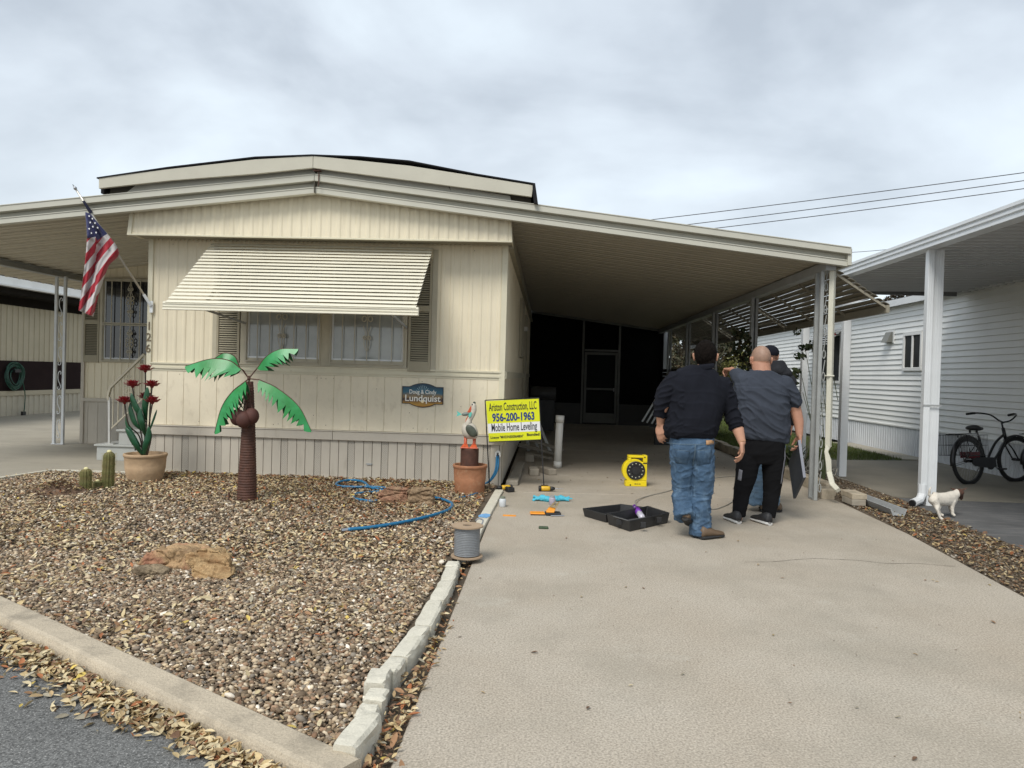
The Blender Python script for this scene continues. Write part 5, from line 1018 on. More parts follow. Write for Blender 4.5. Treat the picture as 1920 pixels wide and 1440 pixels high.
MB().box(-.15,.0,-.055,.06,.0,.022).build('case_lid', orangep, bc, local=True, bevel=.008, seg=2); MB().box(.005,.16,-.075,.05,.0,.028).build('case_tray', blackp, bc, local=True, bevel=.006, seg=2)
MB().box(-.149,.0,-.057,-.054,.001,.012).build('lid_side', blackp, bc, local=True)
MB().hexa([(.01,-.06,.03),(.09,-.06,.03),(.09,.03,.03),(.01,.03,.03),(.03,-.05,.075),(.10,-.05,.06),(.12,.04,.06),(.05,.04,.075)]).build('bit_holder', orangep, bc, local=True, bevel=.004)
b = MB()
for k in range(6): b.tube([(.045+k*.014,.0,.07),(.085+k*.014,.02,.115+.012*(k%3))], .003, 6)
b.build('drill_bits', M('brassy_steel', (.42,.32,.14), .35, .1, 20, metal=.7), bc, local=True)
MB().tube([(.05,-.10,.008),(.19,-.08,.008)], .007, 6).build('hex_key', chrome, bc, local=True)
q = G(1019,991); o = MB().box(q.x-.045,q.x+.045,q.y-.03,q.y+.03,0,.018).build('scrubbing_pad', M('green_pad', (.05,.075,.04), .9, .2, 30), bevel=.006); tag(o, 'small dark green pad lying alone on the concrete', 'pad')
# tool case, open, two halves
tcs = thing('tool_case', (.8,7.5,0), 'open black plastic tool case lying on the driveway beside the man in jeans', 'tool case')
def tray(parent, C4, h, nm, wt=.02, flo=.012):      # C4: bottom corners counter-clockwise
    cx_ = sum((Vector(c) for c in C4), Vector((0,0)))/4; out1 = [cx_+(Vector(c)-cx_)*.93 for c in C4]; top1 = [Vector(c) for c in C4]; top2 = [cx_+(Vector(c)-cx_)*.91 for c in C4]; in1 = [cx_+(Vector(c)-cx_)*.85 for c in C4]
    R_ = [[(p.x,p.y,z) for p in r] for r, z in ((out1,0),(top1,h),(top2,h),(in1,flo))]; b = MB(); b.loft(R_, cap=True); return b.build(nm, blackp, parent, bevel=.004)
g2 = lambda *p: (G(*p, .10).x, G(*p, .10).y)
tray(tcs, [g2(1137,964),(g2(1180,978)[0],g2(1180,978)[1]),g2(1256,962),g2(1215,949)], .105, 'case_base')
tray(tcs, [g2(1092,950),g2(1136,962),g2(1212,948),g2(1165,942)], .085, 'case_lid')
q = G(1185,980,.05)
for px_ in ((1160,980),(1205,985),(1235,976)): q = G(*px_, .06); MB().box(q.x-.02,q.x+.03,q.y-.012,q.y+.012,.04,.09).build('latch', blackp, tcs, bevel=.003)
MB().beam(G(1150,968,.105),G(1178,976,.105),.012,.006).beam(G(1178,976,.105),G(1210,970,.105),.012,.006).build('rim_seal', M('grey_rim', (.12,.12,.12), .6), tcs)
MB().beam(G(1125,958,.02),G(1175,950,.02),.14,.004).build('foam_insert', M('grey_foam', (.22,.24,.22), .9, .2, 20), tcs)
bo = thing('drink_bottle', (1.0,7.3,.03), 'small bottle with purple label leaning inside the open tool case', 'bottle')
a, b_ = G(1205,972,.04), G(1190,950,.10); d = (b_-a); MB().tube([a, a+d*.12, a+d*.4, a+d*.75, a+d*.9, b_], [.026,.033,.033,.033,.018,.016], 16).build('bottle_body', glass('clear_plastic', (.50,.48,.54), .15), bo, smooth=True)
MB().tube([a+d*.38, a+d*.76], .0338, 16).build('label', M('purple_label', (.16,.03,.32), .4, .1, 10), bo, smooth=True); MB().tube([a+d*.93, a+d*1.06], .0185, 12).build('cap', M('purple_cap', (.10,.02,.2), .4), bo)
cab = MB().tube(curve_pts([G(1191,945,.1),G(1193,938,.03),G(1215,930,.008),G(1255,920,.008),G(1300,905,.008),G(1340,896,.008),G(1380,893,.008),G(1392,898,.008),G(1378,935,.008),G(1350,952,.008),G(1330,955,.008)],8), .006, 6)
tag(cab.build('grey_cable', M('grey_cord', (.30,.28,.24), .5)), 'thin grey power cord curving over the driveway from the tool case', 'cord')
# yellow reel
rl = thing('cord_reel', (1.19,9.6,0), 'yellow boxy cord reel with black round face and carry handle', 'cord reel', rz=.05)
b = MB().box(-.125,.155,-.06,.06,0,.075).box(-.05,.155,-.06,.06,.075,.30).box(-.095,.155,-.06,.06,.30,.32).box(-.095,-.055,-.06,.06,.32,.375).box(.10,.155,-.06,.06,.32,.41).box(-.095,.0995,-.06,.06,.375,.405); b.build('housing', yel, rl, local=True, bevel=.008, seg=2)
b = MB(); b.lathe([(.001,-.058),(.152,-.058),(.156,-.05),(.156,.05),(.15,.058),(.001,.058)], (0,0,0), 40); b.tr(Matrix.Translation((-.012,0,.205)) @ Matrix.Rotation(math.pi/2,4,'X')); b.build('drum', yel, rl, local=True)
b = MB().lathe([(.001,.0),(.122,.0),(.122,.012),(.115,.016),(.001,.010)], (0,0,0), 40).tr(Matrix.Translation((.005,-.060,.21)) @ Matrix.Rotation(math.pi/2,4,'X')); b.build('face_disc', blackm, rl, local=True)
b = MB().lathe([(.001,0),(.055,0),(.052,.010),(.001,.012)], (0,0,0), 28).tr(Matrix.Translation((.005,-.076,.21)) @ Matrix.Rotation(math.pi/2,4,'X')); b.build('hub', blackp, rl, local=True)
hm = M('reel_hole', (.5,.5,.38), .6); b = MB()
for k in range(12): a = k*math.pi/6; b.ell((.005+.092*math.cos(a),-.0765,.21+.092*math.sin(a)),(.008,.003,.008),8,5)
b.build('face_dots', hm, rl, local=True); MB().ell((-.06,-.061,.02),(.01,.004,.01),8,5).ell((.12,-.061,.385),(.01,.004,.01),8,5).box(.10,.15,-.062,-.058,.30,.315).build('screws', blackm, rl, local=True)
b = MB()
for k, w3 in enumerate((.012,.008,.010,.006,.010,.008)): b.box(-.005+k*.014,-.005+k*.014+w3,-.0612,-.0602,.028,.040)
b.build('worn_print', blackm, rl, local=True)
# pipe, bricks, boards
pv = thing('pvc_pipe', (.22,11.2,0), 'upright white drain pipe standing on the carport floor', 'pipe'); MB().tube([(.205,11.2,.005),(.212,11.2,.42),(.222,11.2,.80)], .058, 24).build('tube', whitep, pv, smooth=True); MB().tube([(.219,11.2,.70),(.223,11.2,.81)], .066, 24).tube([(.205,11.2,.003),(.206,11.2,.10)], .063, 24).build('collar', whitep, pv, smooth=True)
brk = M('grey_brick', (.35,.31,.25), .9, .15, 9, .003, 60)
for (x, y, r, w3, l3, h3, lb) in ((-.15,10.35,.1,.13,.30,.10,'pale concrete block lying behind the right sign stake, nearer one'),(.05,10.5,.45,.12,.34,.085,'pale concrete block lying just behind the other by the sign stake'),(-.24,11.9,.0,.14,.14,.12,'small square concrete block at the foot of the leaning boards')):
    o = MB().box(-w3/2,w3/2,-l3/2,l3/2,0,h3).build('concrete_block', brk, bevel=.008); o.location = (x,y,0); o.rotation_euler = (0,0,r); tag(o, lb, 'concrete block')
o = MB().hexa([(-.48,9.25,.0),(-.33,9.25,.0),(-.30,11.0,.0),(-.40,11.0,.0),(-.48,9.25,.06),(-.33,9.25,.06),(-.30,11.0,.10),(-.40,11.0,.10)]).build('timber_beam', woodm, bevel=.004); tag(o, 'long pale timber beam lying along the side skirting', 'timber')
for i, (a, b_, w3) in enumerate((((-.30,12.2,.10),(.10,11.95,.06),.10),((-.42,12.6,.22),(.20,12.2,.10),.09),((-.45,13.0,.32),(.32,12.6,.13),.10),((-.46,12.9,.16),(.28,12.8,.03),.12))):
    tag(MB().beam(a, b_, w3, .035).build('board', woodm, bevel=.003), ['short grey board lowest and nearest in the pile behind the sign','grey board second in the pile of lumber behind the sign','topmost long grey board of the lumber pile by the home','flat grey board under the rest of the lumber pile'][i], 'board', 'boards piled beside the home')
for i, (a, b_) in enumerate((((-.30,13.6,0),(-.42,13.5,.95)),((-.10,13.4,0),(-.36,13.5,.85)),((.12,13.2,0),(-.2,13.4,.72)))):
    tag(MB().beam(a, b_, .05, .14, up=(0,1,0)).build('leaning_board', M('white_board', (.45,.45,.43), .6, .1, 5), bevel=.003), ['leftmost upright board leaning behind the sign','middle upright board leaning behind the sign','rightmost pale board leaning beside the pipe'][i], 'board', 'boards leaning behind the sign')
bg_ = thing('grill', (.0,17.5,0), 'dark covered grill in the shade against the home', 'grill'); MB().box(-.35,.2,17.3,17.9,.1,.85).build('grill_body', blackp, bg_, bevel=.02, seg=2); MB().tube([(-.38,17.6,.98),(.24,17.6,.98)], .17, 16).build('grill_lid', M('dark_lid', (.06,.06,.06), .4), bg_, smooth=True)
lc = thing('folded_lawn_chairs', (2.9,15.5,0), 'folded metal chairs leaning in the shade behind the man in black', 'folding chairs')
for k in range(6): MB().beam((2.05+k*.10,15.5,.50-.02*k),(2.36+k*.10,15.6,1.02), .03, .03).build('tube_leg', alum, lc)
MB().beam((2.2,15.5,.4),(2.9,15.5,.4),.03,.03).box(2.35,3.0,15.66,15.74,.0,.85).build('chair_back', blackp, lc)
# raised kerb with bricks along the planting strip
rk = thing('retaining_edge', (3.62,12,0), 'low concrete retaining edge along the right side of the driveway', 'garden edging')
kx = [MB().box(0,.13,0,.60,-.01,.15).build('kerb_block', conc2, rk, bevel=.01, local=True)]
kx[0].location = (3.575-3.62, 9.35-12, 0)
for i in range(1, 18): inst(kx[0], loc=(-.045+.004*math.sin(i*3), 9.35-12+i*.612, random.uniform(-.01,.006)), rot=(0,0,random.uniform(-.01,.01)))
tb = [MB().box(0,.16,0,.30,0,.075).build('paver_brick', brk, bevel=.006)]; tb[0].location = (3.60,8.62,0); tag(tb[0], 'lower paver brick in the little stack at the foot of the front carport post', 'brick')
o = MB().box(0,.17,0,.34,.0,.065).build('paver_brick', conc2, bevel=.006); o.location = (3.60,8.62,.076); tag(o, 'upper paver brick of the stack at the foot of the front carport post', 'brick')
o = MB().box(3.41,3.57,9.05,9.34,-.005,.12).build('paver_brick', conc2, bevel=.008); tag(o, 'rough block wedged behind the front carport post', 'brick')
gt = MB().prism([(3.80,0),(3.92,0),(3.95,.075),(3.935,.075),(3.91,.012),(3.81,.012),(3.785,.075),(3.77,.075)], 'y', 8.05, 9.25).build('gutter_trough', alumg); tag(gt, 'short grey splash trough lying under the cream downspout', 'splash trough')
# ================================================================== PEOPLE
def remesh(b, voxel, smooth=2, disp=None, keep=None):
    me = b.mesh('t', []); o = bpy.data.objects.new('t', me); COL.objects.link(o)
    r = o.modifiers.new('r', 'REMESH'); r.mode = 'VOXEL'; r.voxel_size = voxel
    s = o.modifiers.new('s', 'SMOOTH'); s.factor = .6; s.iterations = smooth
    bpy.context.view_layer.update(); m2 = bpy.data.meshes.new_from_object(o.evaluated_get(bpy.context.evaluated_depsgraph_get())); bpy.data.objects.remove(o)
    if disp:
        m2.update(); nv = len(m2.vertices); c = np.empty(nv*3, np.float32); nn = np.empty(nv*3, np.float32); m2.vertices.foreach_get('co', c); m2.vertices.foreach_get('normal', nn); c = c.reshape(-1,3); nn = nn.reshape(-1,3)
        d = np.array([disp(Vector(p)) for p in c.tolist()], np.float32); c += nn*d[:,None]; m2.vertices.foreach_set('co', c.reshape(-1)); m2.update()
    return m2
def put(name, me, mats, parent, smooth=True):
    me.materials.clear()
    for m_ in (mats if isinstance(mats, (list,tuple)) else [mats]): me.materials.append(m_)
    me.polygons.foreach_set('use_smooth', [smooth]*len(me.polygons)); l = worldloc(parent); me.transform(Matrix.Translation(-l)); me.name = name
    o = bpy.data.objects.new(name, me); COL.objects.link(o); o.parent = parent; return o
def ridge(p, d1, freq, along=.25, seed=0., warp=.5):     # long soft folds that run along d1
    d1 = Vector(d1).normalized(); a = p.dot(d1); q = p-d1*a
    v = mn.noise(q*freq+d1*a*freq*along+Vector((seed,seed*2,0))+Vector((1,0,1))*warp*mn.noise(p*4+Vector((seed,0,0))))
    return (1-abs(v)*2.2)**3 if abs(v) < .45 else 0
def hand(b, wr, d, palm, thumb, s=1.0, curl=.5, spread=.1):      # d: wrist to knuckles; palm: the way the palm faces; thumb: the side of the thumb
    wr, d, palm, thumb = Vector(wr), Vector(d).normalized(), Vector(palm), Vector(thumb)
    palm = (palm-d*palm.dot(d)).normalized(); side = d.cross(palm).normalized(); side = side if side.dot(thumb) > 0 else -side
    for k in range(4):
        off = (.5-k/3)*.060*s; kn = wr+d*(.088-.006*abs(k-1.2))*s+side*off; b.cap(wr+d*.012*s+side*off*.6, kn, .017*s, .0125*s, n=10, fl=(1,1))
        ln_ = [.040,.045,.042,.033][k]*s; r = [.0092,.0095,.009,.008][k]*s; dr_ = (d+side*(.5-k/3)*spread).normalized(); c = curl*(.7+.12*k)
        p1 = kn+(dr_*math.cos(c)+palm*math.sin(c))*ln_; p2 = p1+(dr_*math.cos(c*2.1)+palm*math.sin(c*2.1))*ln_*.68; p3 = p2+(dr_*math.cos(c*2.9)+palm*math.sin(c*2.9))*ln_*.5
        b.chain([kn,p1,p2,p3], [r*1.08,r,r*.92,r*.78], n=9)
    t0 = wr+d*.022*s+side*.024*s+palm*.006*s; t1 = t0+(side*.75+d*.75+palm*.35).normalized()*.042*s; t2 = t1+(side*.25+d*.95+palm*.45).normalized()*.032*s; t3 = t2+(d*.95+palm*.6).normalized()*.022*s
    b.chain([t0,t1,t2,t3], [.0155*s,.0125*s,.0105*s,.009*s], n=9)
def head(b, c, fwd, s=1.0):      # c: centre of the skull
    c = Vector(c); f = Vector(fwd); f.z = 0; f.normalize(); r = f.cross(Vector((0,0,1))); up = Vector((0,0,1)); R = Matrix((r, f, up)).transposed()
    def P(x, y, z): return c+R @ Vector((x*s, y*s, z*s))
    b.ell(P(0,-.008,.018), (.077*s,.096*s,.098*s), 24, 16, R=R); b.ell(P(0,.022,-.048), (.062*s,.070*s,.075*s), 20, 12, R=R); b.ell(P(0,.045,-.092),(.034*s,.03*s,.026*s),14,8,R=R)
    b.cap(P(0,.080,.018), P(0,.104,-.032), .009*s, .015*s, n=10); b.cap(P(-.014,.097,-.036), P(.014,.097,-.036), .010*s, .010*s, n=8)
    b.cap(P(-.034,.078,.024), P(.034,.078,.024), .014*s, .014*s, n=8); b.cap(P(-.022,.087,-.068), P(.022,.087,-.068), .008*s,.008*s,n=8); b.cap(P(-.02,.084,-.080), P(.02,.084,-.080), .008*s,.008*s,n=8)
    for sx in (-1, 1):
        b.ell(P(sx*.032,.078,.004), (.015*s,.012*s,.011*s), 10, 8, R=R)
        Re = R @ Matrix.Rotation(sx*.38, 3, 'Z'); b.ell(P(sx*.084,-.006,-.012), (.010*s,.020*s,.033*s), 12, 10, R=Re); b.ell(P(sx*.092,-.016,.002), (.008*s,.012*s,.022*s), 10, 8, R=Re)
    return P
def torso(b, secs, n=28, ex=2.5):      # (centre, half width vector, half depth vector)
    rings = []
    for c, hx, hy in secs:
        c, hx, hy = Vector(c), Vector(hx), Vector(hy); ring = []
        for k in range(n):
            a = 2*math.pi*k/n; ca, sa = math.cos(a), math.sin(a); ring.append(c+hx*math.copysign(abs(ca)**(2/ex), ca)+hy*math.copysign(abs(sa)**(2/ex), sa))
        rings.append(ring)
    return b.loft(rings)
def shoe(parent, heel, toe, mat, sole, w_=.05, h=.085, lift=0, nm='shoe', roll=0):
    heel, toe = Vector(heel), Vector(toe); d = (toe-heel); Ln = d.length; d.normalize(); s = d.cross(Vector((0,0,1))).normalized(); u = s.cross(d).normalized()
    up_, so_ = [], []
    for q, ww, hh in ((0,.55,.70),(.06,.80,1.0),(.25,.88,1.0),(.42,.82,.82),(.6,.95,.58),(.8,1.0,.46),(.93,.8,.36),(1.0,.42,.22)):
        c = heel+d*Ln*q; up_.append([c+s*ww*w_*math.cos(a)*(1 if math.sin(a) < .3 else .88)+u*(.018+max(0,hh*h*(.5+.5*math.sin(a))-.0)) for a in [k*math.pi/7 for k in range(14)]])
        so_.append([c+s*ww*w_*1.06*math.cos(a)+u*(.018+.018*math.sin(a)) for a in [k*math.pi/7 for k in range(14)]])
    o = MB().loft(up_).build(nm, mat, parent, smooth=True); MB().loft(so_).build('sole', sole, o, smooth=False); return o
for b, cx_ in GLV: put('glove', remesh(b, .006, 1, lambda p: .012*mn.noise(p*22)+.006*mn.noise(p*50)), gm, gv)
def slabrock(px, Y, dy, lean, mat, label, seed):
    P = [W(*p, Y) for p in px]; c = sum(P, Vector())/len(P); F_ = [Vector((p.x, p.y+lean*(p.z), p.z)) for p in P]; B_ = [Vector((c.x+(p.x-c.x)*.86, p.y+dy+lean*p.z, c.z+(p.z-c.z)*.84)) for p in P]
    b = MB(); n = len(P); b.add(F_+B_, [tuple(range(n)), tuple(range(2*n-1,n-1,-1))]+[(i, i+n, (i+1)%n+n, (i+1)%n) for i in range(n)])
    me = remesh(b, .007, 1, lambda p: .010*mn.noise(p*9+Vector((seed,0,0)))+.007*mn.noise(p*22+Vector((0,seed,0)))+.006*mn.noise(Vector((p.x*10, p.y*10, p.z*55+seed+p.x*20)))+.004*mn.noise(p*60)-.022*max(0,1-abs(mn.noise(Vector((p.x*3,p.y*5,p.z*13))+Vector((seed*3,0,seed))))*9)-.012*max(0,1-abs(mn.noise(p*11+Vector((seed,5,0))))*8))
    me.materials.append(mat); me.polygons.foreach_set('use_smooth', [True]*len(me.polygons)); o = bpy.data.objects.new('sandstone_rock', me); COL.objects.link(o); tag(o, label, 'rock')
slabrock([(252,1062),(268,1042),(288,1031),(352,1033),(372,1040),(352,1075),(300,1082),(268,1080)], 4.86, .26, .15, rockm, 'flat pinkish tan sandstone rock, the left of the touching pair in front of the bed', 3)
slabrock([(333,1046),(352,1036),(396,1036),(418,1052),(434,1082),(400,1097),(364,1098),(352,1076)], 4.66, .11, .55, rocko, 'upright slab like ochre sandstone rock leaning on the right side of the flat one', 11)
slabrock([(245,1068),(262,1064),(304,1074),(306,1092),(262,1094),(246,1088)], 4.68, .16, .2, rockg, 'small grey brown rock at the left foot of the front sandstone pair', 21)
slabrock([(708,925),(720,915),(764,917),(768,948),(722,952),(708,945)], 7.62, .2, .1, rockr, 'reddish blocky rock inside the loop of blue hose, left of the two', 5)
slabrock([(762,921),(772,916),(806,917),(813,927),(811,954),(786,957),(762,949)], 7.54, .2, .08, rocko2, 'brown blocky rock inside the loop of blue hose, right of the two', 8)
# ---- clothes materials
def cloth(name, col, var=.15, vs=8, **k): return M(name, col, .95, var, vs, .0006, 350, spec=.15, **k)
blackfl = cloth('black_fleece', (.010,.011,.016)); greytee = cloth('slate_tee', (.045,.052,.068), .10); blackpt = cloth('black_track', (.007,.007,.008)); charc = cloth('charcoal_hoodie', (.028,.029,.033))
jean = overlay(M('blue_denim', (.045,.09,.155), .85, .22, 6, .0012, 260, grain=.25, gs=300), (.16,.25,.35), 7, .50, .75, .6, (2,2,.8)); jean2 = overlay(M('pale_denim', (.13,.21,.30), .85, .2, 7, .001, 260, grain=.2), (.30,.40,.48), 6, .5, .75, .5)
leather = M('tan_leather', (.42,.24,.12), .6, .1, 12); boot = M('boot_leather', (.13,.085,.05), .55, .2, 12); bsole = M('boot_sole', (.02,.02,.02), .8); snk = M('sneaker_black', (.02,.02,.022), .6, .3, 20); ssole = M('sneaker_sole', (.55,.54,.52), .6, .1, 12)
hair = M('dark_hair', (.008,.006,.005), .95, .5, 60, .006, 160, spec=.08); stub = M('stubble_scalp', (.30,.185,.13), .55, .12, 30, .0006, 200, spec=.5)
# ---------- man 1: black pullover and jeans, walking away
Y1 = 6.62; m1 = thing('person', (1.46,6.62,0), 'man with short dark hair in black pullover and blue jeans walking away', 'person', 'men standing on the driveway')
w1 = lambda x, y, dy=0: W(x, y, Y1+dy)
hc1 = w1(1323, 667, .04); neck = w1(1320, 700, .0)
b = MB(); head(b, hc1, (.25,1,0), 1.16)
b.cap(hc1+Vector((0,-.02,-.05)), w1(1320,706,0), .066, .072, n=20)
torso(b, [(w1(1318,700),(.08,0,0),(0,.07,0)),(w1(1314,718),(.17,0,0),(0,.09,0)),(w1(1308,760),(.20,0,0),(0,.115,0)),(w1(1300,800),(.18,0,0),(0,.12,0)),(w1(1297,840),(.17,0,0),(0,.11,0))])
eL, wL, eR, wR_ = w1(1240,768,.0), w1(1238.5,794,.06), w1(1376,782,.02), w1(1391,829,-.06)
b.chain([w1(1270,722), eL, wL], [.062,.052,.036], n=16, fl=(1,.9)); b.chain([w1(1362,730), eR, w1(1384,806,-.03), wR_], [.062,.056,.052,.034], n=16, fl=(1,.9))
hand(b, wL+Vector((0,0,.0)), (.0,-.05,-1), (.6,.6,0), (.5,.8,0), 1.12, .45); hand(b, wR_, (.10,.0,-1), (-.75,.35,0), (-.35,1,0), 1.15, .5)
legs = [[w1(1280,835), w1(1280,880,.02), w1(1279,915,.07), w1(1280,945,.0), w1(1284,968,-.07)], [w1(1316,835), w1(1317,905,-.02), w1(1314,985,-.02)]]
for lg in legs: b.chain(lg, [.08,.056,.050,.045,.042][:len(lg)], n=16)
put('body', remesh(b, .0062, 2), skin1, m1)
# hair
b = MB(); R_ = Matrix.Rotation(-.25, 3, 'Z'); b.ell(hc1+Vector((-.004,-.016,.018)), (.100,.124,.128), 28, 18, R=R_); b.ell(hc1+Vector((.00,-.062,-.055)), (.078,.052,.060), 20, 12, R=R_)
hm_ = remesh(b, .006, 1, lambda p: .003*mn.noise(p*60)+.002*mn.noise(p*140))
bm = bmesh.new(); bm.from_mesh(hm_); fwd = Vector((.25,1,0)).normalized(); dead = [v for v in bm.verts if (v.co-hc1).dot(fwd) > .035+max(0,(v.co.z-hc1.z))*.9 and v.co.z < hc1.z+.07 or ((v.co-hc1).dot(fwd) > -.03 and v.co.z < hc1.z-.035)]; bmesh.ops.delete(bm, geom=dead, context='VERTS'); bm.to_mesh(hm_); bm.free()
put('hair', hm_, hair, m1)
# pullover
def fleece(p):
    z = p.z; sl = .015*ridge(p, (.9,0,.25), 16, .2, 1.) if (p.x < 1.22 or p.x > 1.62) else .004*ridge(p, (1,0,-.15), 11, .2, 2.)
    return sl+.004*mn.noise(p*9)+.0035*ridge(p, (.2,0,1), 9, .2, 4.)+(.008*ridge(p,(1,0,.1),20,.15,7.) if z < 1.02 else 0)
b = MB()
torso(b, [(w1(1294,819,0),(.210,0,0),(0,.150,0)),(w1(1294,814,0),(.222,0,0),(0,.165,0)),(w1(1296,803,0),(.236,0,0),(0,.178,0)),(w1(1301,785,0),(.238,0,0),(0,.178,0)),(w1(1306,758,0),(.250,0,0),(0,.170,0)),(w1(1309,737,0),(.262,0,-.01),(0,.150,0)),(w1(1310,720,0),(.262,0,-.03),(0,.135,0)),(w1(1312,708,0),(.225,0,-.04),(0,.118,0)),(w1(1316,697,0),(.160,0,-.035),(0,.100,0)),(w1(1319,689,.0),(.105,0,-.02),(0,.088,0))], 36, 2.25)
b.chain([w1(1264,714), w1(1249,736), w1(1239,760,.0)], [.080,.078,.066], n=20, fl=(1,.95)); b.tube([w1(1240,757,.0), w1(1238,768,.01), w1(1237,779,.03)], [.064,.060,.054], 20)
b.chain([w1(1354,722), w1(1363,748), w1(1372,775,.01)], [.082,.077,.066], n=20, fl=(1,.95)); b.tube([w1(1371,771,.01), w1(1377,788,-.01), w1(1382,802,-.03)], [.067,.063,.058], 20)
put('pullover', remesh(b, .0085, 2, fleece), blackfl, m1)
b = MB(); rings = []
for z0, k in ((.0,1.0),(.02,1.02),(.045,.98),(.04,.90),(.01,.88)): 
    c = w1(1320,692,-.002); rings.append([c+Vector((.092*k*math.cos(a), .088*k*math.sin(a)-.01, z0+.012*math.cos(a))) for a in [t*math.pi/14 for t in range(28)]])
b.loft(rings, cap=False); put('collar', b.mesh('c', []), blackfl, m1)
# jeans
def denim(p):
    h = p.z; k = .010*ridge(p, (1,.3,.35), 17, .2, 3.)+.007*ridge(p, (1,0,-.4), 13, .25, 9.)+.003*mn.noise(p*10)
    if h < .38: k += .010*ridge(p, (1,.2,.05), 22, .12, 5.)
    return k
b = MB()
torso(b, [(w1(1298,858),(.165,0,0),(0,.115,0)),(w1(1297,845),(.180,0,0),(0,.148,0)),(w1(1297,832),(.188,0,0),(0,.155,0)),(w1(1297,818),(.188,0,0),(0,.138,0))], 30, 2.4)
b.chain([w1(1279,845,-.01), w1(1280,880,.02), w1(1279,915,.07)], [.108,.100,.090], n=20, fl=(1,1.02)); b.tube([w1(1279,905,.055), w1(1279,918,.065), w1(1280,945,.0), w1(1284,971,-.085)], [.086,.084,.080,.088], 22)
b.chain([w1(1316,845,-.01), w1(1318,880,-.01), w1(1318,920,.0)], [.106,.099,.086], n=20, fl=(1,1.02)); b.tube([w1(1317,912,.0), w1(1315,930,-.0), w1(1313,965,-.02), w1(1312,1003,-.03)], [.087,.085,.083,.092], 22)
for x_ in (1279,1316): b.ell(w1(x_,846,-.095), (.085,.06,.09), 16, 10)
jm = remesh(b, .0085, 2, denim); put('jeans', jm, jean, m1)
pk = M('denim_stitch', (.10,.15,.20), .9, .2, 20)
def onback(x, z, y0=5.9):      # the point of the jeans' back surface seen from behind
    return None
from mathutils.bvhtree import BVHTree
def patchon(me_world_bvh, poly, off, mat, name, parent, nx=8, nz=8, thick=.002):
    P0, P1, P2, P3 = [Vector(p) for p in poly]; b = MB(); vs = []
    for j in range(nz+1):
        for i in range(nx+1):
            u, v = i/nx, j/nz; p = (P0*(1-u)+P1*u)*(1-v)+(P3*(1-u)+P2*u)*v; h = me_world_bvh.ray_cast(Vector((p.x, p.y-1.0, p.z)), Vector((0,1,0)))
            vs.append(h[0]+Vector((0,-off,0)) if h[0] else p)
    b.add(vs, [(j*(nx+1)+i, j*(nx+1)+i+1, (j+1)*(nx+1)+i+1, (j+1)*(nx+1)+i) for j in range(nz) for i in range(nx)]); o = b.build(name, mat, parent, smooth=True); s = o.modifiers.new('t','SOLIDIFY'); s.thickness = thick; return o
jl = worldloc(m1); tm = jm.copy(); tm.transform(Matrix.Translation(jl)); bm = bmesh.new(); bm.from_mesh(tm); BV = BVHTree.FromBMesh(bm)
patchon(BV, [w1(1261,840),w1(1287,842),w1(1285,868),w1(1264,866)], .003, jean, 'back_pocket', m1, 6, 6); patchon(BV, [w1(1299,841),w1(1329,839),w1(1327,866),w1(1302,869)], .003, jean, 'back_pocket', m1, 6, 6)
for pl_ in ([(1261,840),(1287,842),(1287,843),(1261,841)],[(1299,841),(1329,839),(1329,840.2),(1299,842.2)],[(1295.5,829),(1297.5,829),(1297.5,872),(1295.5,872)],[(1250,829.5),(1345,829.5),(1345,830.6),(1250,830.6)]): patchon(BV, [w1(*q) for q in pl_], .005, pk, 'seam', m1, 10, 10, .001)
patchon(BV, [w1(1317,823),w1(1334,823),w1(1334,831),w1(1317,831)], .006, leather, 'leather_patch', m1, 3, 3); bm.free()
shoe(m1, Vector((w1(1308,1008).x,6.50,.0)), Vector((w1(1308,1008).x+.235,6.66,.0)), boot, bsole, .05, .10, nm='boot')
hp_ = w1(1283,972,-.12); shoe(m1, hp_+Vector((0,-.03,-.015)), w1(1296,989,.08), boot, bsole, .048, .085, nm='boot')
MB().tube([wR_+Vector((.031*math.cos(a), .031*math.sin(a), .012+.006*math.cos(a))) for a in [k*math.pi/8 for k in range(16)]], .003, 6, closed=True).build('bracelet', leather, m1)
# ---------- man 2: bald, slate tee, track trousers, pointing
Y2 = 7.38; m2 = thing('person', (2.1,7.38,0), 'bald man in slate grey t-shirt and black track trousers pointing with his left arm', 'person', 'men standing on the driveway')
w2 = lambda x, y, dy=0: W(x, y, Y2+dy)
hc2 = w2(1426, 674, .04); b = MB(); head(b, hc2, (-.12,1,0), 1.20)
b.cap(hc2+Vector((0,-.025,-.05)), w2(1428,700,0), .088, .094, n=20)
b.ell(hc2+Vector((0,-.062,-.085)), (.062,.035,.035), 16, 10)
torso(b, [(w2(1428,702),(.10,0,0),(0,.075,0)),(w2(1430,712),(.19,0,0),(0,.09,0)),(w2(1430,740),(.22,0,0),(0,.11,0)),(w2(1430,780),(.22,0,0),(0,.14,0)),(w2(1432,830),(.19,0,0),(0,.12,0))])
eL2, wL2 = w2(1379,700,.26), w2(1372,692.5,.44); b.chain([w2(1396,712,.02), eL2, wL2], [.060,.044,.029], n=16)
hand(b, wL2, (-.35,.9,.03), (0,0,-1), (1,.2,0), 1.08, .85)
eR2, wR2 = w2(1492,770,.02), w2(1499,815,-.03); b.chain([w2(1474,722), eR2, w2(1497,790), wR2], [.066,.057,.052,.034], n=16, fl=(1,.95))
hand(b, wR2, (.0,-.05,-1), (-.9,.0,0), (-.2,1,0), 1.1, .62)
for lg in ([w2(1403,845), w2(1391,905,.0), w2(1384,972,.0)], [w2(1452,845), w2(1449,905), w2(1441,972)]): b.chain(lg, [.085,.058,.042], n=16)
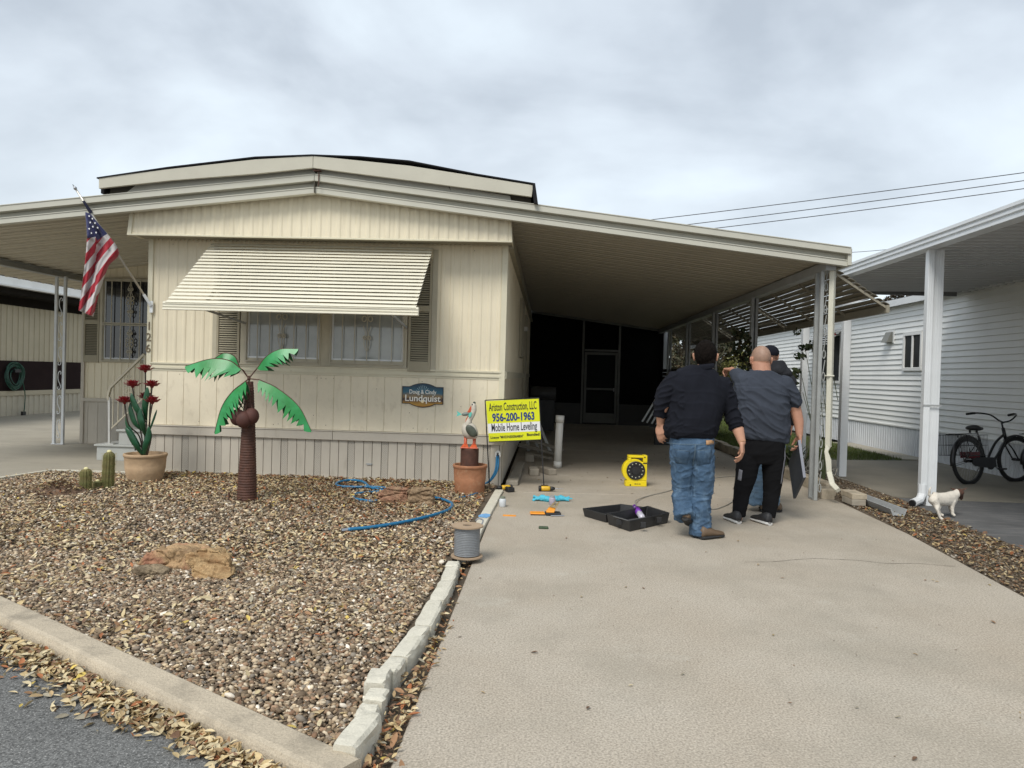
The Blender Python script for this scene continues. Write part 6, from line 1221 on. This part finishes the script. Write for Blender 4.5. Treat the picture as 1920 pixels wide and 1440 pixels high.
me = remesh(b, .0062, 2); o = put('body', me, [skin2, stub], m2)
cen = hc2-Vector(m2.location)
for p in me.polygons:
    q = p.center-cen
    if q.z > -.02 and (q.y < .05 or q.z > .055) and abs(q.x) < .112 and not (abs(q.x) > .082 and q.z < .03): p.material_index = 1
def tee(p):
    k = .015*ridge(p, (1,0,-.52), 9, .12, 2.5, .3)+.010*ridge(p, (1,0,-.75), 15, .12, 6., .3)+.003*mn.noise(p*7)
    return k*(1 if p.z < 1.36 else .45)
b = MB()
torso(b, [(w2(1431,823.5),(.232,0,-.018),(0,.150,0)),(w2(1431,815),(.243,0,-.015),(0,.165,0)),(w2(1428,790),(.258,0,-.008),(0,.185,0)),(w2(1427,765),(.262,0,0),(0,.180,0)),(w2(1427,740),(.272,0,0),(0,.162,0)),(w2(1428,722),(.272,0,0),(0,.142,0)),(w2(1429,709),(.225,0,0),(0,.112,0)),(w2(1429,700),(.145,0,0),(0,.100,0)),(w2(1428,695),(.105,0,0),(0,.092,0))], 36, 2.4)
b.chain([w2(1396,715,.0), w2(1387,708,.12), w2(1380,702,.23)], [.098,.080,.066], n=20); b.chain([w2(1470,722), w2(1482,738), w2(1489,752,.01)], [.098,.082,.074], n=20)
put('t_shirt', remesh(b, .0085, 2, tee), greytee, m2)
b = MB().tube([w2(1428,696,.01)+Vector((.102*math.cos(a), .092*math.sin(a), .008*math.sin(a))) for a in [k*math.pi/14 for k in range(28)]], .006, 8, closed=True); b.build('neckband', greytee, m2, smooth=True)
def trk(p): return .005*ridge(p, (1,0,.3), 11, .2, 3.)+.003*mn.noise(p*8)
b = MB(); torso(b, [(w2(1428,868),(.19,0,0),(0,.11,0)),(w2(1429,850),(.215,0,0),(0,.150,0)),(w2(1430,832),(.215,0,0),(0,.155,0)),(w2(1431,815),(.21,0,0),(0,.14,0))], 30, 2.4)
b.chain([w2(1405,855), w2(1399,890,.0), w2(1391,925,.02)], [.118,.104,.082], n=20); b.tube([w2(1392,918,.02), w2(1388,945,.01), w2(1385,968,.0)], [.084,.072,.064], 20); b.chain([w2(1451,855), w2(1449,890), w2(1447,925,.02)], [.118,.100,.082], n=20); b.tube([w2(1447,918,.02), w2(1444,945,.01), w2(1441,970,.0)], [.084,.074,.066], 20)
tk = remesh(b, .0085, 2, trk); put('track_trousers', tk, blackpt, m2)
tm = tk.copy(); tm.transform(Matrix.Translation(worldloc(m2))); bm = bmesh.new(); bm.from_mesh(tm); BV = BVHTree.FromBMesh(bm); strp = M('grey_stripe', (.17,.17,.19), .8)
patchon(BV, [w2(1383,878),w2(1388,880),w2(1386,900),w2(1381,898)], .002, strp, 'side_stripe', m2, 3, 8); patchon(BV, [w2(1467,838),w2(1470,838),w2(1462,905),w2(1459,905)], .002, strp, 'side_stripe', m2, 3, 14); bm.free()
a_ = G(1389,984); shoe(m2, (a_.x-.01,7.27,.0), (a_.x-.075,7.55,.0), snk, ssole, .048, .105); a_ = G(1446,986); shoe(m2, (a_.x-.01,7.25,.0), (a_.x-.11,7.52,.0), snk, ssole, .050, .105)
# dark panel in his hand
pn = thing('dark_panel', tuple(w2(1496,830,-.02)), 'thin dark board with pale edge held in the right hand of the bald man', 'board')
A, B, D = w2(1496,826,-.10), w2(1506,896,-.10), w2(1478,868,.20); C_ = B+(D-A); nrm = (B-A).cross(D-A).normalized(); nrm = nrm if nrm.x > 0 else -nrm; th = .028
MB().hexa([D,C_,B,A,D+nrm*th,C_+nrm*th,B+nrm*th,A+nrm*th]).build('panel', M('slate_board', (.035,.042,.055), .6, .15, 6), pn)
e_ = (D-A).normalized()*(-.0015); MB().hexa([A+e_,B+e_,B+e_*3,A+e_*3,A+e_+nrm*th,B+e_+nrm*th,B+e_*3+nrm*th,A+e_*3+nrm*th]).build('pale_edge', M('pale_edge', (.30,.31,.36), .5), pn)
# ---------- man 3: cap, hoodie, jeans, behind
Y3 = 8.05; m3 = thing('person', (2.45,8.05,0), 'man in black cap and charcoal hoodie mostly hidden behind the bald man', 'person', 'men standing on the driveway')
w3_ = lambda x, y, dy=0: W(x, y, Y3+dy)
hc3 = w3_(1443, 668, .0); b = MB(); head(b, hc3, (.5,1,0), 1.03); b.cap(hc3+Vector((0,-.02,-.05)), w3_(1447,698,0), .062, .07, n=18)
torso(b, [(w3_(1447,700),(.10,0,0),(0,.07,0)),(w3_(1447,740),(.19,0,0),(0,.1,0)),(w3_(1440,830),(.16,0,0),(0,.1,0))])
b.chain([w3_(1478,722), w3_(1486,765,.02), w3_(1482,800,.12)], [.055,.045,.03], n=14); hand(b, w3_(1482,800,.12), (0,.2,-1), (-1,0,0), (0,1,0), 1.05, .6); b.chain([w3_(1418,722), w3_(1412,765,.05), w3_(1420,795,.2)], [.055,.045,.03], n=14); hand(b, w3_(1420,795,.2), (.1,.3,-1), (1,0,0), (0,1,0), 1.05, .6)
for lg in ([w3_(1425,835), w3_(1418,890), w3_(1415,940)], [w3_(1450,835), w3_(1446,890), w3_(1445,940)]): b.chain(lg, [.08,.055,.042], n=14)
put('body', remesh(b, .0075, 2), skin2, m3)
def hd(p): return .007*ridge(p, (1,0,.4), 12, .2, 8.)+.003*mn.noise(p*8)
b = MB(); torso(b, [(w3_(1440,815),(.20,0,0),(0,.14,0)),(w3_(1442,780),(.225,0,0),(0,.15,0)),(w3_(1446,740),(.235,0,0),(0,.14,0)),(w3_(1448,724),(.215,0,0),(0,.13,0)),(w3_(1449,713),(.17,0,0),(0,.12,0)),(w3_(1450,703),(.12,0,0),(0,.10,0)),(w3_(1450,694),(.09,0,0),(0,.08,0))], 30, 2.1)
b.chain([w3_(1478,726), w3_(1487,765,.02), w3_(1484,790,.10)], [.085,.068,.052], n=16); b.chain([w3_(1418,726), w3_(1410,765,.05), w3_(1417,786,.15)], [.085,.068,.052], n=16)
for k in range(10): a = math.pi+k*math.pi/9; b.cap(w3_(1455,694,0)+Vector((.085*math.cos(a),.085*math.sin(a)-.0,.01+.02*math.sin(a))), w3_(1452,684,0)+Vector((.080*math.cos(a),.08*math.sin(a),.02)), .042, .030, n=10)
b.ell(w3_(1461,699,-.03), (.135,.08,.075), 16, 10); b.cap(w3_(1458,702), w3_(1482,716), .09, .07); put('hoodie', remesh(b, .0095, 2, hd), charc, m3)
b = MB(); R_ = Matrix.Rotation(-.46, 3, 'Z'); b.ell(hc3+Vector((.0,-.01,.038)), (.096,.115,.085), 24, 16, R=R_); cp = b.mesh('c', []); bm = bmesh.new(); bm.from_mesh(cp); bmesh.ops.delete(bm, geom=[v for v in bm.verts if v.co.z < hc3.z+.0], context='VERTS'); bm.to_mesh(cp); bm.free(); put('cap', cp, blackfl, m3)
fw = Vector((.5,1,0)).normalized(); sd3 = fw.cross(Vector((0,0,1))); c = hc3+Vector((0,0,.03)); b = MB(); ring = [c+fw*(.09+.075*math.sin(a))+sd3*.075*math.cos(a) for a in [k*math.pi/10 for k in range(11)]]; b.add([p for p in ring]+[p+Vector((0,0,.006)) for p in ring], [tuple(range(10,-1,-1)), tuple(range(11,22))]+[(i,i+1,i+12,i+11) for i in range(10)]); put('cap_brim', b.mesh('c', []), blackfl, m3)
b = MB(); torso(b, [(w3_(1440,850),(.17,0,0),(0,.11,0)),(w3_(1440,800),(.175,0,0),(0,.12,0))]); b.chain([w3_(1425,840), w3_(1418,890)], [.098,.08], n=16); b.tube([w3_(1419,884), w3_(1416,915), w3_(1415,945)], [.082,.078,.085], 18); b.chain([w3_(1450,840), w3_(1446,890)], [.098,.08], n=16); b.tube([w3_(1446,884), w3_(1445,915), w3_(1445,945)], [.082,.078,.082], 18)
put('jeans', remesh(b, .0095, 2, denim), jean2, m3)
a_ = G(1414,950); shoe(m3, (a_.x,7.98,0), (a_.x+.08,8.24,0), boot, bsole, .048, .085, nm='boot'); shoe(m3, (a_.x+.17,8.0,0), (a_.x+.24,8.26,0), boot, bsole, .048, .085, nm='boot')
# ================================================================== DOG
dg = thing('dog', (4.33,8.08,0), 'small white dog with brown head standing by the white carport post', 'dog')
def D_(x, y, dy=0): return W(x, y, 8.1+dy)
b = MB(); 
torso(b, [(D_(1748,933,-.02),(.02,-.03,0),(0,.0,.04)),(D_(1751,934,.0),(.0,.060,0),(.0,0,.070)),(D_(1760,936,.03),(.0,.064,0),(.0,0,.070)),(D_(1772,936,.07),(.0,.066,0),(.0,0,.073)),(D_(1784,935,.12),(.0,.068,0),(.0,0,.084)),(D_(1791,933,.15),(.0,.056,0),(.0,0,.068))], 18, 2.1)
b.chain([D_(1786,930,.13), D_(1793,926,.16), D_(1797,923,.19)], [.055,.044,.042], n=14)
# hind legs: thigh, hock, paw
b.chain([D_(1750,938,-.03), D_(1756,947,-.04), D_(1757,955,-.09), D_(1763,971,-.10), D_(1767,974,-.12)], [.052,.036,.018,.014,.016], n=12)
b.chain([D_(1754,938,.05), D_(1760,948,.05), D_(1759,955,.0), D_(1763,964,.02), D_(1767,966,.01)], [.048,.032,.017,.014,.016], n=12)
b.chain([D_(1786,940,.08), D_(1785,951,.07), D_(1786,964,.06), D_(1789,966,.05)], [.036,.022,.015,.016], n=12)
b.chain([D_(1788,940,.17), D_(1782,950,.18), D_(1783,960,.20), D_(1786,962,.19)], [.034,.022,.014,.015], n=12)
b.chain([D_(1748,931,-.0), D_(1742.5,928,-.03), D_(1743,918,-.04), D_(1746,913,-.03)], [.018,.016,.012,.006], n=10)
b.ell(D_(1799,923,.2), (.046,.050,.042), 16, 12); b.chain([D_(1801,926,.21), D_(1802,934,.24)], [.032,.020], n=12)
wm = M('dog_white_coat', (.66,.61,.53), .85, .08, 14, .003, 160); bmn = M('dog_brown_coat', (.085,.04,.025), .8, .3, 16, .002, 160)
me = remesh(b, .006, 2, lambda p: .0025*mn.noise(p*45)); o = put('body', me, [wm, bmn], dg); hcn = D_(1800,925,.2)-Vector(dg.location)
for p in me.polygons:
    q = p.center-hcn
    if q.length < .11 and q.x > -.045: p.material_index = 1
for (x, y, dy, tx) in ((1797,919,.19,-1),(1799,918,.22,1)):
    c = D_(x, y, dy); MB().add([c+Vector((-.02,0,.0)), c+Vector((.025,.0,.005)), c+Vector((tx*.085-.0,.0,.022)), c+Vector((tx*.05,-.01,-.005))], [(0,1,2,3)]).build('ear', bmn, dg).modifiers.new('t','SOLIDIFY').thickness = .008
MB().ell(D_(1802.5,936,.245), (.010,.010,.009), 8, 6).build('nose', blackm, dg)
# ================================================================== BICYCLES
def bicycle(loc, rz, steer, label, basket=True, lean=0):
    B = thing('bicycle', loc, label, 'bicycle', None, rz); B.rotation_euler = (lean, 0, rz); R_ = .335
    fr_ = M('bike_frame', (.012,.012,.013), .3, .2, 9)
    def wheel(cx_, T=None):
        t = MB().tube([(cx_+R_*math.cos(a)*.97, 0, R_+R_*math.sin(a)*.97) for a in [k*math.pi/24 for k in range(48)]], .026, 10, closed=True)
        for k in range(96): a = k*math.pi/48; c = Vector((cx_+(R_+.010)*math.cos(a),0,R_+(R_+.010)*math.sin(a))); t.beam(c-Vector((0,.02,0)), c+Vector((0,.02,0)), .010, .012)
        r = MB().tube([(cx_+.297*math.cos(a), 0, R_+.297*math.sin(a)) for a in [k*math.pi/24 for k in range(48)]], .010, 8, closed=True)
        s = MB()
        for k in range(28):
            a = k*math.pi/14; a2 = a+(.5 if k % 2 else -.5); s.tube([(cx_+.018*math.cos(a2), .03*(1 if (k//2) % 2 else -1), R_+.018*math.sin(a2)), (cx_+.292*math.cos(a), 0, R_+.292*math.sin(a))], .0013, 4)
        h = MB().tube([(cx_,-.055,R_),(cx_,.055,R_)], .022, 12)
        if T: [q.tr(T) for q in (t, r, s, h)]
        w_ = t.build('wheel', rubber, B, local=True, smooth=False); r.build('rim', M('rim_dark', (.05,.05,.05), .4), w_, local=True, smooth=True); s.build('spokes', chrome, w_, local=True); h.build('hub', blackm, w_, local=True)
    wheel(0); F = 1.10
    hd0, hd1 = Vector((.92,0,.60)), Vector((.86,0,.80)); ax = (hd1-hd0).normalized(); T = Matrix.Translation(hd0) @ Matrix.Rotation(steer, 4, ax) @ Matrix.Translation(-hd0)
    wheel(F, T)
    bb_ = Vector((.42,0,.29)); st_ = Vector((.28,0,.66))
    f = MB().tube([hd0-ax*.02, hd1+ax*.02], .024, 12).tube([bb_, st_, st_+(st_-bb_)*.12], .017, 10).tube(curve_pts([hd0+ax*.13, (.66,0,.60), (.50,0,.42), bb_+Vector((.02,0,.02))],6), .019, 10).tube(curve_pts([hd0+ax*.04, (.74,0,.46), (.56,0,.31), bb_],6), .019, 10)
    for s in (-1,1): f.tube([bb_+Vector((0,s*.03,0)), (0,s*.06,.335)], .009, 8).tube([st_+Vector((0,s*.015,-.04)), (0,s*.06,.335)], .008, 8)
    f.build('frame', fr_, B, local=True, smooth=True)
    k = MB()
    for s in (-1,1): k.tube(curve_pts([hd0-ax*.03+Vector((0,s*.03,0)), (.985,s*.05,.50), (F,s*.05,.335)],5), .011, 8)
    k.tr(T); k.build('fork', fr_, B, local=True, smooth=True)
    def fender(cx_, a0, a1, T=None):
        g = MB(); rings = []
        for i in range(25):
            a = math.radians(a0+(a1-a0)*i/24); rings.append([Vector((cx_+rr*math.cos(a), yy, R_+rr*math.sin(a))) for yy, rr in ((-.035,.358),(-.022,.376),(0,.382),(.022,.376),(.035,.358),(.033,.356),(.02,.372),(0,.378),(-.02,.372),(-.033,.356))])
        g.loft(rings); g.tube([(cx_,.045,R_),(cx_+.36*math.cos(math.radians(a1)),.035,R_+.36*math.sin(math.radians(a1)))], .004, 5).tube([(cx_,-.045,R_),(cx_+.36*math.cos(math.radians(a1)),-.035,R_+.36*math.sin(math.radians(a1)))], .004, 5)
        if T: g.tr(T)
        g.build('mudguard', fr_, B, local=True, smooth=True)
    fender(0, 30, 190); fender(F, 20, 125, T)
    MB().tube([st_, st_+Vector((-.045,0,.13))], .013, 8).build('seat_post', chrome, B, local=True)
    s = MB(); c = st_+Vector((-.06,0,.15)); rings = []
    for q, ww, hh in ((-.14,.03,.02),(-.12,.085,.04),(-.05,.10,.048),(.03,.062,.04),(.10,.032,.03),(.145,.018,.02)): rings.append([c+Vector((q, ww*math.cos(a), hh*(math.sin(a) if math.sin(a) > 0 else .8*math.sin(a))+(.012 if q < -.03 else 0))) for a in [k*math.pi/8 for k in range(16)]])
    s.loft(rings); s.tube([c+Vector((-.07,.05,-.06)), c+Vector((-.07,.05,-.02))], .015, 8).tube([c+Vector((-.07,-.05,-.06)), c+Vector((-.07,-.05,-.02))], .015, 8); s.build('saddle', blackp, B, local=True, smooth=True)
    hb = MB(); top_ = hd1+ax*.10; hb.tube([hd1, top_], .013, 8); hb.tube([top_, top_+Vector((.03,0,.01))], .018, 8)
    for s in (-1,1): hb.tube(curve_pts([top_+Vector((.03,0,.01)), top_+Vector((.05,s*.10,.04)), top_+Vector((.02,s*.22,.12)), top_+Vector((-.12,s*.32,.145)), top_+Vector((-.26,s*.355,.13))],6), .0125, 8)
    hb.tr(T); hb.build('handlebar', fr_, B, local=True, smooth=True)
    g = MB()
    for s in (-1,1): g.tube([top_+Vector((-.15,s*.33,.143)), top_+Vector((-.285,s*.36,.127))], .018, 10)
    g.tr(T); g.build('grips', rubber, B, local=True, smooth=True)
    MB().tube([(.42,-.07,.29),(.42,-.05,.29)], .09, 24).build('chainring', fr_, B, local=True); cr_ = MB().beam((.42,-.085,.29),(.56,-.085,.21),.02,.02).beam((.42,.08,.29),(.28,.08,.37),.02,.02).build('crank', chrome, B, local=True)
    for c in ((.56,-.14,.21),(.28,.135,.37)): MB().box(c[0]-.045,c[0]+.045,c[1]-.045,c[1]+.045,c[2]-.012,c[2]+.012).build('pedal', blackp, B, local=True, bevel=.004)
    MB().prism([(-.05,.30),(.02,.26),(.40,.22),(.50,.25),(.48,.38),(.40,.385),(.05,.39),(-.04,.37)], 'y', -.10, -.09).build('chain_guard', fr_, B, local=True)
    k = MB().tube([(.36,.05,.27),(.30,.17,.01)], .008, 6).build('kickstand', chrome, B, local=True)
    rk_ = MB()
    for s in (-1,1): rk_.tube([(.18,s*.05,.74),(-.36,s*.07,.73)], .006, 6).tube([(0,s*.06,.34),(-.12,s*.07,.73)], .005, 6)
    for q in range(5): rk_.tube([(.12-q*.11,-.06,.738),(.12-q*.11,.06,.738)], .005, 5)
    rk_.build('rack', fr_, B, local=True)
    if basket:
        for s in (-1,1):
            w_ = MB(); x0, x1, z0, z1, ya, yb = -.30, .10, .42, .72, s*.08, s*.24
            for z in (z0, (z0+z1)/2, z1):
                rr_ = .0045 if z == z1 else .003; w_.tube([(x0,ya,z),(x1,ya,z),(x1,yb,z),(x0,yb,z)], rr_, 5, closed=True)
            for i in range(14): x = x0+(x1-x0)*i/13; w_.tube([(x,ya,z1),(x,ya,z0),(x,yb,z0),(x,yb,z1)], .0026, 4)
            for i in range(5): y = ya+(yb-ya)*i/4; w_.tube([(x0,y,z1),(x0,y,z0),(x1,y,z0),(x1,y,z1)], .0026, 4)
            w_.build('basket', fr_, B, local=True)
        MB().box(-.06,.16,.062,.075,.38,.47).box(-.06,.16,-.075,-.062,.38,.47).build('red_panel', M('dark_red_panel', (.16,.012,.02), .6, .3, 20), B, local=True)
    return B
bicycle((6.27,10.99,-.004), math.radians(27), math.radians(-10), 'black cruiser bicycle with wire rear baskets parked before the white home', True, math.radians(-5))
bicycle((7.62,11.45,-.004), math.radians(10), math.radians(10), 'second bicycle cut off by the right edge, only its bar end and tyre in view', False)
# ================================================================== PLANTS
def leafcloud(name, blobs, n, size, parent, mat_c, elong=.45, var=.35):
    P = []; wts = np.array([b_[1][0]*b_[1][1]*b_[1][2] for b_ in blobs]); wts /= wts.sum()
    for (c, r), k in zip(blobs, (wts*n).astype(int)):
        d = rng.normal(size=(k,3)); d /= np.linalg.norm(d,axis=1)[:,None]; P.append(np.array(c)+d*np.array(r)*(rng.uniform(.25,1,k)**.5)[:,None])
    P = np.concatenate(P); n = len(P); V = LV*np.array([1,elong/.45,1]); s = rng.lognormal(math.log(size), .25, n); scl = np.c_[s,s,s*.8]
    c = np.array([mat_c])*rng.uniform(1-var,1+var,(n,1)); c[:,0] += rng.uniform(0,.03,n)
    R_ = rotmats(n, .9); me = bulk(name, V, LF, P, scl, R_, c, colmat(name+'_m', .55)); 
    if parent: me.parent = parent; me.location = -worldloc(parent)
    return me
def branchy(parent, base, tips, r, mat, name='branch'):
    for t in tips:
        b_, t = Vector(base), Vector(t); mid = (b_+t)/2+Vector((random.uniform(-.06,.06), random.uniform(-.06,.06), -.05)); MB().tube(curve_pts([b_, mid, t], 5), [r*(1-.065*i) for i in range(11)], 6).build(name, mat, parent)
bark = M('bark', (.10,.08,.055), .9, .3, 20, .003, 60); stg = M('green_stem', (.06,.075,.03), .7, .2, 20)
# rose bush climbing by the posts
rb = thing('rose_bush', (3.75,11.3,0), 'tall leggy rose bush with dark leaves beside the second carport post', 'shrub')
def R1(x, y, Y=11.3): return tuple(W(x, y, Y))
branchy(rb, (3.72,11.2,.05), [R1(1395,640),R1(1385,680),R1(1410,700),R1(1430,650)], .014, stg)
leafcloud('foliage', [(R1(1392,650),(.14,.2,.26)),(R1(1400,690),(.12,.2,.22)),(R1(1385,625),(.10,.15,.12)),(R1(1402,720),(.10,.15,.18)),(R1(1375,668),(.12,.15,.08))], 560, .036, rb, (.035,.055,.028), .6)
r2 = thing('rose_bush', (4.0,9.9,0), 'thin rose branches with sparse leaves and a red bloom behind the front post', 'shrub')
tips = [R1(1510,655,9.9),R1(1525,640,9.9),R1(1500,690,9.9),R1(1548,628,9.9),R1(1535,670,9.9),R1(1505,735,9.9)]; branchy(r2, (3.78,9.95,.02), tips, .009, stg)
leafcloud('foliage', [(R1(1512,652,9.9),(.11,.12,.05)),(R1(1528,648,9.9),(.09,.12,.09)),(R1(1500,668,9.9),(.08,.1,.05)),(R1(1492,700,9.9),(.07,.1,.07)),(R1(1540,660,9.9),(.06,.1,.08)),(R1(1488,720,9.9),(.05,.1,.05)),(R1(1494,622,9.9),(.05,.08,.05))], 260, .030, r2, (.04,.07,.03), .65)
q = Vector(R1(1560,624,9.9)); b = MB()
for k in range(14): a = k*2.4; rr = .006+.0028*k; c = q+Vector((rr*math.cos(a)*.7, rr*math.sin(a)*.7, -.0014*k)); b.ell(c, (.014+.0007*k,.014+.0007*k,.019), 8, 6)
b.build('bloom', M('red_rose', (.42,.01,.02), .5, .2, 20), r2, smooth=True); MB().tube([q-Vector((0,0,.03)), q-Vector((.03,0,.25)), (3.9,9.9,1.2)], .005, 5).build('branch', stg, r2)
hg = thing('hedge', (3.5,30,0), 'dark hedge across the far end behind the porch and awning', 'hedge')
MB().box(-1,11.0,30.3,30.6,-.1,2.3).build('inner_twigs', M('twig_mass', (.03,.03,.018), .95, .4, 6), hg)
leafcloud('foliage', [((x,30.2+random.uniform(-.3,.3),random.uniform(.6,2.6)),(.8,.5,.7)) for x in np.linspace(-1,11,26)], 8000, .07, hg, (.05,.055,.03), .4)
# hedge and far trees
hb_ = thing('shrub', (4.8,18,0), 'loose yellow green shrub seen between the carport posts', 'shrub'); branchy(hb_, (4.8,18,0), [(4.5,17.9,1.6),(4.8,18,2.0),(5.1,18,1.5),(4.65,17.7,1.3)], .02, bark)
leafcloud('foliage', [((4.7,18.0,1.65),(.5,.4,.45)),((4.9,18.1,1.0),(.55,.4,.5)),((4.6,17.7,.7),(.45,.35,.4)),((5.0,18.2,2.05),(.4,.35,.3))], 5200, .040, hb_, (.22,.23,.07), .38)
def tree(x, y, h, r, col, lab, n=2600, size=.16, group=None):
    t = thing('tree', (x,y,0), lab, 'tree', group); MB().tube(curve_pts([(x,y,-.2),(x+.1,y,h*.3),(x-.1,y,h*.6)],5), [r*.09*(1-.05*i) for i in range(11)], 9).build('trunk', bark, t)
    for k in range(5): a = k*1.3; MB().tube([(x,y,h*.42),(x+r*.4*math.cos(a),y+r*.4*math.sin(a),h*.62),(x+r*.7*math.cos(a),y+r*.7*math.sin(a),h*.8)], [r*.04,r*.025,r*.008], 6).build('limb', bark, t)
    bl_ = [((x+r*.55*math.cos(k*1.1+x),y+r*.55*math.sin(k*1.1+x),h*(.55+.35*((k*37)%10)/10)),(r*.42,r*.42,h*.13)) for k in range(9)]+[((x,y,h*.8),(r*.5,r*.5,h*.2))]
    leafcloud('crown', bl_, n, size, t, col, .5); return t
tree(6.4,34,5.3,1.9,(.07,.08,.045),'grey green tree far behind the shrub between the homes, nearer', 5000, .10,); tree(8.9,40,4.6,2.2,(.05,.065,.035),'dark tree at the far end of the lawn between the homes', 4000, .13)
tree(5.6,46,6.4,2.4,(.06,.07,.04),'tall far tree seen through the slatted awning', 4500, .14); tree(3.9,44,5.6,2.6,(.055,.065,.035),'broad far tree behind the slat fence', 4500, .14)
tt = thing('tree', (24,40,0), 'thin twiggy treetop peeking over the white home beside its carport roof', 'tree'); 
for k in range(26):
    a = random.uniform(-.9,.9); c = W(1690+random.uniform(-14,20), 562, 40); MB().tube([(c.x, 40, c.z-1.5),(c.x+a*.5, 40, c.z-.1),(c.x+a*1.0, 40+random.uniform(-.4,.4), c.z+random.uniform(.1,.45))], [.03,.02,.006], 4).build('twig', bark, tt)
leafcloud('foliage', [(tuple(W(1682,552,40)),(.35,.4,.25)),(tuple(W(1712,553,40)),(.35,.4,.18)),(tuple(W(1665,560,40)),(.2,.3,.15))], 420, .07, tt, (.05,.05,.03), .5)
MB().tube([(22.2,40,-.2),(22.0,40,4.6)], [.2,.08], 8).build('trunk', bark, tt)
lp = thing('strap_leaf_plant', (4.25,12.4,0), 'clump of long strap leaves at the lawn edge behind the men', 'plant'); b = MB()
for k in range(46):
    a = random.uniform(0, 6.28); L_ = random.uniform(.35,.65); c = Vector((4.2+random.uniform(-.10,.10),12.3+random.uniform(-.12,.12),0)); d = Vector((math.cos(a), math.sin(a), 0)); s = Vector((-d.y,d.x,0)); rows = []
    for i in range(6): q = i/5; p = c+d*L_*q*.75+Vector((0,0,L_*(1.5*q-1.05*q*q))); ww = .014*(1-q)**.6+.001; rows.append((p-s*ww, p+s*ww))
    b.add([v for r in rows for v in r], [(2*i,2*i+1,2*i+3,2*i+2) for i in range(5)])
tag(b.build('strap_leaves', M('strap_leaf', (.045,.075,.025), .5, .3, 8), lp), kind='stuff')
l2 = thing('dead_stalks', (3.85,10.6,0), 'bundle of pale dry stalks lying behind the driveway kerb', 'plant'); b = MB()
for k in range(40): x, y = 3.85+random.uniform(-.15,.15), 10.6+random.uniform(-.6,.7); b.beam((x,y,.1+random.uniform(0,.15)),(x+random.uniform(-.2,.2),y+random.uniform(-.25,.25),.1+random.uniform(0,.25)),.010,.006)
tag(b.build('stalks', M('dry_stalk', (.28,.26,.22), .8, .3, 9), l2), kind='stuff')
bw = thing('bare_twigs', (4.4,10.6,0), 'pale bare twigs rising before the white skirting', 'plant'); b = MB()
for k in range(12): a = random.uniform(-.3,.3); c = Vector((4.2,12.0,.0)); b.tube([c, c+Vector((a*.4,0,.5)), c+Vector((a*.9,random.uniform(-.2,.2),random.uniform(.7,1.1)))], [.004,.003,.0015], 4)
tag(b.build('twigs', M('pale_twig', (.30,.28,.22), .8, .2, 9), bw), kind='stuff')
